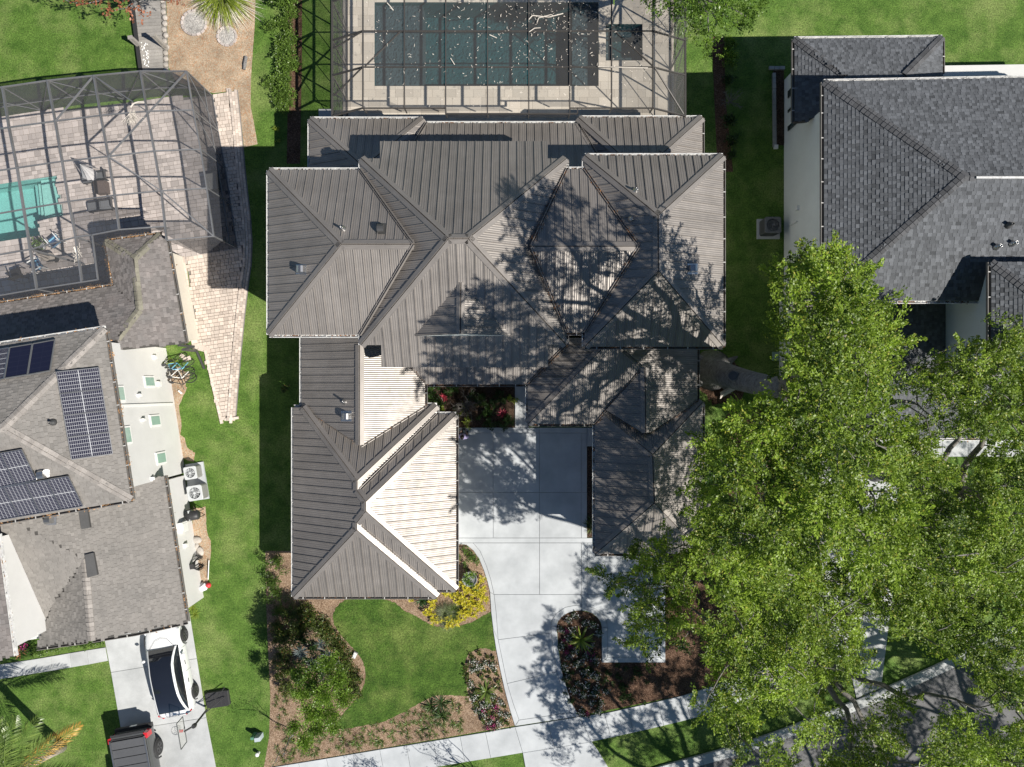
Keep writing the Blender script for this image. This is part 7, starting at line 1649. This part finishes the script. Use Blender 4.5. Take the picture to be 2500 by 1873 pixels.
# pale slab added for a sunlit piece of trunk; the light is its colour
mb = MB(); loft(mb, [[W(1757 + 37 * u, 966 - 22 * u, .15) + Vector((0, (v - .5) * .34, .1 * math.sin(v * 3.1) + .05)) for v in (0, .33, .66, 1)] for u in (0, .3, .6, 1)]); tag(mb.build('sunlit_trunk_slab', M['cutwood']), 'curled pale slab standing for sunlit trunk wood at the foot of the oak', 'bark')

# ================================================================== things along the white wall of the brown house
def bicycle(label, loc, rz, lean, m_):
    t = thing('bicycle', label, 'bicycle', loc, rz, 'bicycles piled by the house corner'); t.rotation_euler = (lean, 0, rz); F_ = {'bb': (0, .28), 'seat': (-.18, .78), 'head': (.42, .76), 'fork': (.55, .3), 'rear': (-.45, .3)}
    v = lambda k: Vector((F_[k][0], 0, F_[k][1])); mb = MB()
    for a, b in (('bb', 'seat'), ('seat', 'head'), ('head', 'bb'), ('bb', 'rear'), ('rear', 'seat'), ('head', 'fork')): mb.tube([v(a), v(b)], .022, 6)
    mb.build('frame', M[m_], t)
    for k in ('fork', 'rear'):
        c = v(k); mb = MB(); mb.tube([c + Vector((.3 * math.cos(a * .2618), 0, .3 * math.sin(a * .2618))) for a in range(25)], .022, 6); w = mb.build('tyre', M['rubber'], t); mb = MB()
        for a in range(12): mb.bar(c, c + Vector((.28 * math.cos(a * .5236), 0, .28 * math.sin(a * .5236))), .006, .006, (0, 1, 0))
        mb.build('spokes', M['steel'], w)
    mb = MB(); mb.tube([v('head') + Vector((.02, -.28, .14)), v('head') + Vector((0, 0, .1)), v('head') + Vector((.02, .28, .14))], .016, 6); mb.build('handlebar', M['plastic_black'], t)
    mb = MB(); mb.lathe([(.02, 0), (.1, .02), (.09, .07), (.02, .08)], v('seat') + Vector((-.02, 0, 0)), 8, M=Matrix.Diagonal((1.5, .8, 1, 1))); mb.build('saddle', M['plastic_black'], t)
bicycle('white bicycle leaning in the pile by the brown house corner', W(440, 893, .03), R(-8), R(50), 'white_plastic'); bicycle('blue bicycle leaning in the pile by the brown house corner', W(437, 878, .03), R(4), R(42), 'cloth_aqua'); bicycle('black bicycle leaning in the pile by the brown house corner', W(446, 905, .03), R(-14), R(55), 'plastic_black'); bicycle('lime green bicycle at the back of the pile by the house corner', W(420, 868, .03), R(12), R(35), 'lime_leaf')
for k, (x, y) in enumerate(((445, 869), (453, 877), (461, 875))): mb = MB(); mb.box(W(x, y, .03), (.2, .2, .06), rnd.uniform(0, 1)); tag(mb.build('stepping_stone', M['paver_pale']), ('tan square stone nearest the bicycles', 'tan square stone between two others in the grass', 'round-cornered pale stone at the end of three in the grass')[k], 'stone', 'loose stones by the bicycles')
mb = MB(); mb.tube([W(436, 954, .06), W(444, 961, .06)], .05, 8); tag(mb.build('pipe_offcut', M['white_plastic']), 'short white pipe offcut lying in the grass by the wall', 'pipe')
def chair_set(name, label, px, py, rz, seat_m, frame_m, group=None, sling=False, stripes=False):
    t = thing(name, label, 'chair', W(px, py, .06), rz, group); s = .26
    for x in (-s, s):
        for y in (-s, s): mb = MB(); mb.bar((x, y, 0), (x, y, .42 if y < 0 else .85), .03, .03); mb.build('leg', M[frame_m], t)
        mb = MB(); mb.bar((x, -s, .62), (x, s, .62), .05, .03); mb.build('armrest', M[frame_m], t)
    if stripes:
        for k in range(7): mb = MB(); mb.box((0, -s + .04 + k * .075, .40), (.5, .072, .02)); mb.build('sling_stripe', M['cloth_aqua' if k % 3 == 1 else seat_m], t)
        for k in range(6): mb = MB(); mb.bar((-.25, s + .02 + k * .03, .46 + k * .07), (.25, s + .02 + k * .03, .46 + k * .07), .08, .02, (0, -.9, .4)); mb.build('sling_stripe', M['cloth_aqua' if k % 3 == 0 else seat_m], t)
    else:
        mb = MB(); mb.box((0, 0, .43), (.5, .5, .06)); mb.build('seat', M[seat_m], t); mb = MB(); mb.box((0, s, .68), (.5, .05, .36)); mb.build('backrest', M[seat_m], t)
chair_set('patio_chair', 'black framed chair with pale seat against the white wall', 468, 1254, R(-80), 'ac_grey', 'plastic_black')
t = thing('charcoal_grill', 'black barrel grill standing behind the pale chair', 'grill', W(487, 1252, 0), R(10)); mb = MB(); mb.tube([(-.35, 0, .75), (-.28, 0, .75), (.28, 0, .75), (.35, 0, .75)], [.12, .24, .24, .12], 12); mb.build('barrel', M['plastic_black'], t, True)
for x in (-.25, .25):
    for y in (-.15, .15): mb = MB(); mb.bar((x, y, 0), (x, y, .7), .03, .03); mb.build('leg', M['plastic_black'], t)
def wall_thing(name, label, cat, px, py, size, m_, a=a_f):
    p = hit_l(px, py, a); p = p + Vector((e2.x, e2.y, 0)) * size[0] * .5; t = thing(name, label, cat, p, math.atan2(e2.y, e2.x)); mb = MB(); mb.box((0, 0, 0), size); mb.build('case', M[m_], t); mb = MB(); mb.box((size[0] * .5, 0, 0), (.03, size[1] * .7, size[2] * .7)); mb.build('cover', M[m_], t)
wall_thing('meter_box', 'white electric meter box on the sunlit wall', 'meter box', 441, 1288, (.22, .5, .6), 'white_plastic'); wall_thing('wall_switch_box', 'small white box low on the sunlit wall above pale rocks', 'wall box', 451, 1332, (.12, .2, .3), 'white_plastic')
wall_thing('wall_lantern', 'white wall lantern beside the upper green window', 'wall lamp', 337, 966, (.16, .14, .22), 'white_plastic', a_u); wall_thing('wall_lantern', 'white wall lantern between the two middle windows', 'wall lamp', 346, 1026, (.16, .14, .22), 'white_plastic', a_u); wall_thing('wall_box', 'white junction box on the tall wall near the bicycles', 'wall box', 385, 938, (.12, .25, .3), 'white_plastic', a_u); wall_thing('wall_box', 'white junction box high on the tall wall above the bicycles', 'wall box', 375, 873, (.12, .2, .25), 'white_plastic', a_u)
hs = thing('garden_hose', 'bundle of black garden hose hanging on the white wall', 'hose', W(472, 1388, 0), world=True)
hc = hit_l(462, 1385, a_f) + Vector((e2.x, e2.y, 0)) * .12; hc.z = .95
for k in range(11):
    mb = MB(); r1, r2 = .17 + .015 * k + rnd.uniform(-.02, .02), .5 + rnd.uniform(-.06, .08); o = Vector((e2.x, e2.y, 0)) * (.02 * k - .05)
    mb.tube([hc + o + Vector((s2.x, s2.y, 0)) * (r1 * math.sin(a * .2618)) + Vector((0, 0, -r2 + r2 * math.cos(a * .2618))) for a in range(25)], .014, 5); mb.build('hose_loop', M['rubber'], hs)
mb = MB(); mb.box(hc + Vector((0, 0, -.02)), (.2, .25, .12), R(9)); mb.build('hook', M['plastic_black'], hs)
for k, (x, y, r_, lb) in enumerate(((481, 1318, .22, 'tan rounded boulder by the sunlit wall'), (479, 1335, .17, 'white rock against the sunlit wall'), (490, 1345, .2, 'long white rock beside the grass'), (484, 1352, .15, 'small white rock beside a longer one'), (482, 1362, .16, 'yellowish rock above the black hose'))):
    mb = MB(); mb.lathe([(.1, 0), (1, .15), (1.05, .45), (.75, .8), (.2, .95)], W(x, y, 0), 9, M=Matrix.Rotation(k, 4, 'Z') @ Matrix.Diagonal((r_ * 1.25, r_ * .85, r_ * .8, 1)), sh=.5 + .1 * (k % 3)); tag(mb.build('rock', M['stone'], smooth=True), lb, 'rock', 'rocks by the sunlit wall')
mb = MB(); mb.tube([W(510, 1368, .12), W(508, 1415, .12)], .025, 8); tag(mb.build('white_pole', M['white_plastic']), 'white pole lying on the grass beside the hose', 'pole')
mb = MB(); mb.lathe([(.02, -.13), (.1, -.09), (.14, 0), (.1, .09), (.02, .13)], W(509, 1429, .14), 14); tag(mb.build('ball', M['red'], smooth=True), 'red ball on the grass by the house corner', 'ball')
t = thing('white_sack', 'crumpled white sack next to the red ball', 'sack', W(495, 1432, 0)); mb = MB(); mb.lathe([(.2, 0), (.26, .08), (.22, .2), (.12, .27), (.05, .3)], (0, 0, 0), 9, M=Matrix.Diagonal((1.2, .9, 1, 1))); mb.build('sack_body', M['cloth_white'], t); mb = MB(); mb.tube([(-.05, 0, .28), (.1, .1, .3), (.2, .2, .2)], .04, 6); mb.build('knot', M['cloth_white'], t)
t = thing('toy_crate', 'open grey crate of red toys against the white wall', 'crate', W(470, 1424, 0), R(9))
for x, y, sx, sy in ((-.2, 0, .03, .5), (.2, 0, .03, .5), (0, -.25, .43, .03), (0, .25, .43, .03)): mb = MB(); mb.box((x, y, .17), (sx, sy, .3)); mb.build('side', M['ac_body'], t)
for k in range(5): mb = MB(); mb.box((rnd.uniform(-.1, .1), rnd.uniform(-.15, .15), .2), (.12, .09, .1), k, sh=.5); mb.build('toy', M['red' if k % 2 else 'plastic_black'], t)

# ================================================================== patio furniture under the grey cage
def lounger(label, q, head):
    """q = four corner pixels (foot-left, head-left, head-right, foot-right)"""
    P = [W(*c, .34) for c in q]; c = sum(P, Vector()) / 4; ax = ((P[1] + P[2]) - (P[0] + P[3])); L = ax.length / 2; wd = ((P[0] - P[3]).length + (P[1] - P[2]).length) / 2; t = thing('sun_lounger', label, 'sun lounger', (c.x, c.y, .06), math.atan2(ax.y, ax.x), 'grey loungers on the patio')
    for y in (-1, 1): mb = MB(); mb.bar((-L / 2, y * wd / 2, .26), (L / 2, y * wd / 2, .26), .04, .05); mb.build('frame_rail', M['plastic_black'], t)
    for x in (-.45, .3):
        for y in (-1, 1): mb = MB(); mb.bar((x * L, y * wd * .47, 0), (x * L, y * wd * .47, .25), .04, .04); mb.build('leg', M['plastic_black'], t)
    for k, (x0, x1) in enumerate(((-.5, -.02), (.0, .42))): mb = MB(); mb.box(((x0 + x1) / 2 * L, .08 * wd, .31), ((x1 - x0) * L, wd * .6, .07)); mb.build('cushion', M['slate'], t)
    mb = MB(); mb.box((-.04 * L, -.34 * wd, .30), (.92 * L, wd * .22, .05)); mb.build('side_cushion', M['slate'], t); mb = MB(); mb.bar((.42 * L, 0, .32), (.52 * L, 0, .62), wd * .9, .07, (1, 0, 0)); mb.build('backrest', M['plastic_black'], t)
lounger('grey cushioned lounger beside the folded white umbrella', [(204, 449), (199, 425), (262, 417), (266, 440)][0:1] + [(266, 440), (261, 417), (199, 425)], 0); lounger('grey cushioned lounger beside the brown wicker chest', [(219, 519), (282, 509), (277, 485), (213, 494)], 0)
t = thing('wicker_chest', 'dark brown wicker chest between two grey loungers', 'chest', W(256, 462, .06), R(8)); mb = MB(); mb.box((0, 0, .22), (.52, .62, .42)); mb.build('body', M['wicker'], t); mb = MB(); mb.box((0, 0, .45), (.56, .66, .05)); mb.build('lid', M['wicker'], t)
def umbrella(label, base, top, r_, m_, n=10, fan=1.0):
    t = thing('patio_umbrella', label, 'umbrella', base, world=True, group='folded patio umbrellas'); mb = MB(); mb.tube([base, top], .022, 8); mb.build('pole', M['ac_grey'], t); mb = MB(); mb.lathe([(.24, 0), (.24, .06), (.06, .09), (.05, .25)], base, 16); mb.build('base', M['plastic_black'], t)
    d = (base - top).normalized(); a = d.cross(Vector((0, 0, 1))); a = a.normalized() if a.length > .1 else Vector((1, 0, 0)); b = a.cross(d); L = (base - top).length * .72
    for k in range(n):
        an = k * 2 * math.pi / n; o = lambda q, s: (a * math.cos(an + q) + b * math.sin(an + q)) * s; rr_ = r_ * rnd.uniform(.7, 1.1)
        mb = MB(); mb.poly([top + o(0, .03), top + d * L * .5 + o(-.28, rr_ * .5), top + d * L * rnd.uniform(.9, 1.05) + o(-.3, rr_), top + d * L * rnd.uniform(.85, 1.0) + o(.3, rr_ * .85), top + d * L * .5 + o(.28, rr_ * .5)]); mb.build('canopy_fold', M[m_], t)
umbrella('half-folded white umbrella leaning over a grey lounger', W(232, 432, .06), W(196, 402, 2.1), .42, 'cloth_white', 10); umbrella('folded taupe umbrella tilted beside the blue striped chairs', W(124, 630, .06), W(84, 618, 1.9), .26, 'cloth_taupe', 8)
chair_set('beach_chair', 'blue striped chair facing the pool beside the potted plant', 146, 592, R(-140), 'cloth_blue', 'white_plastic', 'blue striped chairs', stripes=True); chair_set('beach_chair', 'blue striped chair at the shade edge next to the taupe umbrella', 102, 652, R(-60), 'cloth_blue', 'white_plastic', 'blue striped chairs', stripes=True); chair_set('dining_chair', 'dark chair half in the house shadow on the patio', 55, 672, R(200), 'plastic_black', 'plastic_black')
t = thing('round_table', 'small round brown table between blue striped chairs', 'table', W(138, 634, .06)); mb = MB(); mb.lathe([(.25, .5), (.25, .53), (.02, .535)], (0, 0, 0), 22); mb.build('tabletop', M['cloth_taupe'], t); mb = MB(); mb.lathe([(.15, 0), (.14, .03), (.03, .05), (.03, .5)], (0, 0, 0), 12); mb.build('pedestal', M['plastic_black'], t)
t = thing('potted_plant', 'leafy potted plant beside the aqua pool edge', 'potted plant', W(106, 604, .06)); mb = MB(); mb.lathe([(.16, 0), (.24, .34), (.22, .34), (.2, .28), (.02, .28)], (0, 0, 0), 16); mb.build('pot', M['terracotta'], t, True); o = link('foliage', shrub_mesh('shrub_leaf', 420, .22, .5, .8), t); o.scale = (.4, .4, .4); o.location.z = .28
t = thing('storage_box', 'grey storage box against the screen wall of the patio', 'box', W(528, 452, .06), R(9)); mb = MB(); mb.box((0, 0, .3), (.5, .75, .6)); mb.build('body', M['ac_dark'], t); mb = MB(); mb.box((0, 0, .62), (.54, .79, .06)); mb.build('lid', M['ac_body'], t)

# ================================================================== the person on the driveway
M['skin'] = mat('skin', (0.42, 0.27, 0.2), 0.6); M['hair'] = mat('dark_hair', (0.03, 0.022, 0.018), 0.5); M['shirt'] = mat('lavender_shirt', (0.52, 0.46, 0.72), 0.85, var=0.08, vscale=10); M['trousers'] = mat('dark_trousers', (0.035, 0.037, 0.05), 0.85)
def person():
    root = thing('person', 'person in a lavender shirt standing on the driveway holding a black controller', 'person', W(1134, 1061, .05), R(-8))
    J_ = {'pel': (0, 0, .95), 'wai': (0, 0, 1.1), 'che': (0, -.01, 1.3), 'nek': (0, 0, 1.46), 'hed': (0, .02, 1.56), 'top': (0, .0, 1.68)}
    V_, E_l, Rd = [], [], []
    def vv(p, r_): V_.append(p); Rd.append(r_); return len(V_) - 1
    pel = vv(J_['pel'], (.16, .12)); wai = vv(J_['wai'], (.145, .11)); che = vv(J_['che'], (.17, .115)); nek = vv(J_['nek'], (.055, .055)); hed = vv(J_['hed'], (.075, .09)); top = vv(J_['top'], (.06, .075))
    E_l += [(pel, wai), (wai, che), (che, nek), (nek, hed), (hed, top)]
    for s in (-1, 1):
        hip = vv((s * .1, 0, .88), (.09, .095)); kn = vv((s * .11, .02, .48), (.06, .062)); an = vv((s * .115, -.02, .08), (.042, .045)); to = vv((s * .13, .14, .04), (.042, .032)); E_l += [(pel, hip), (hip, kn), (kn, an), (an, to)]
        sh = vv((s * .2, -.01, 1.37), (.06, .06)); el = vv((s * .25, .03, 1.1), (.043, .043)); wr = vv((s * .12, .24, 1.13), (.03, .03)); pm = vv((s * .09, .30, 1.14), (.035, .02)); E_l += [(che, sh), (sh, el), (el, wr), (wr, pm)]
        for k in range(4):
            a = vv((s * (.10 - .022 * k), .345, 1.145 + .004 * k), (.009, .009)); b = vv((s * (.085 - .02 * k), .375, 1.125), (.008, .008)); E_l += [(pm, a), (a, b)]
        th = vv((s * .055, .315, 1.165), (.01, .01)); E_l += [(pm, th)]
    me = bpy.data.meshes.new('body'); me.from_pydata(V_, E_l, []); me.materials.append(M['skin']); o = link('body', me, root)
    mod = o.modifiers.new('skin', 'SKIN'); sv = me.skin_vertices[0].data
    for i, r_ in enumerate(Rd): sv[i].radius = r_
    sv[0].use_root = True; o.modifiers.new('sub', 'SUBSURF').levels = 1; o.modifiers['sub'].render_levels = 2
    def tubes(name, segs, m_, n=14):
        mb = MB()
        for ring in segs: loft(mb, [[Vector(c) + Vector((rx * math.cos(k * 2 * math.pi / n), ry * math.sin(k * 2 * math.pi / n), 0)) for k in range(n)] for c, rx, ry in ring], closed=True, cap=True)
        mb.build(name, M[m_], root, True)
    tubes('shirt', [[((0, 0, .92), .185, .14), ((0, 0, 1.1), .175, .135), ((0, -.01, 1.3), .215, .14), ((0, -.01, 1.4), .205, .12), ((0, 0, 1.46), .09, .075)]], 'shirt')
    for s in (-1, 1): mb = MB(); mb.tube([(s * .19, -.01, 1.4), (s * .235, 0, 1.28), (s * .255, .03, 1.14)], [.075, .072, .066], 12); mb.build('sleeve', M['shirt'], root, True)
    for s in (-1, 1): tubes('trouser_leg', [[((s * .115, -.02, .1), .07, .075), ((s * .11, .02, .48), .08, .085), ((s * .09, 0, .94), .11, .13)]], 'trousers')
    mb = MB(); mb.lathe([(.098, 1.55), (.104, 1.62), (.085, 1.70), (.04, 1.735), (.01, 1.74)], (0, -.012, 0), 16, M=Matrix.Diagonal((.92, 1.08, 1, 1))); mb.build('hair', M['hair'], root, True)
    mb = MB(); mb.box((0, .125, 1.585), (.028, .035, .04)); mb.box((0, .112, 1.54), (.05, .012, .012)); mb.build('nose_and_mouth', M['skin'], root)
    for s in (-1, 1): mb = MB(); mb.lathe([(.004, -.012), (.013, 0), (.004, .012)], (s * .034, .108, 1.615), 8); mb.build('eye', M['hair'], root); mb = MB(); mb.box((s * .092, .01, 1.6), (.02, .04, .06)); mb.build('ear', M['skin'], root)
    for s in (-1, 1): mb = MB(); mb.box((s * .128, .06, .035), (.095, .27, .07)); mb.build('shoe', M['rubber'], root)
    return root
person()
mb = MB(); c = W(1134, 1061, .05) + Matrix.Rotation(R(-8), 3, 'Z') @ Vector((0, .36, 1.15)); mb.box(c, (.17, .1, .05), R(-8)); mb.bar(c + Vector((-.06, .04, .02)), c + Vector((-.06, .1, .06)), .012, .012); mb.bar(c + Vector((.06, .04, .02)), c + Vector((.06, .1, .06)), .012, .012); tag(mb.build('remote_controller', M['plastic_black']), 'black remote controller held by the person in lavender', 'controller')
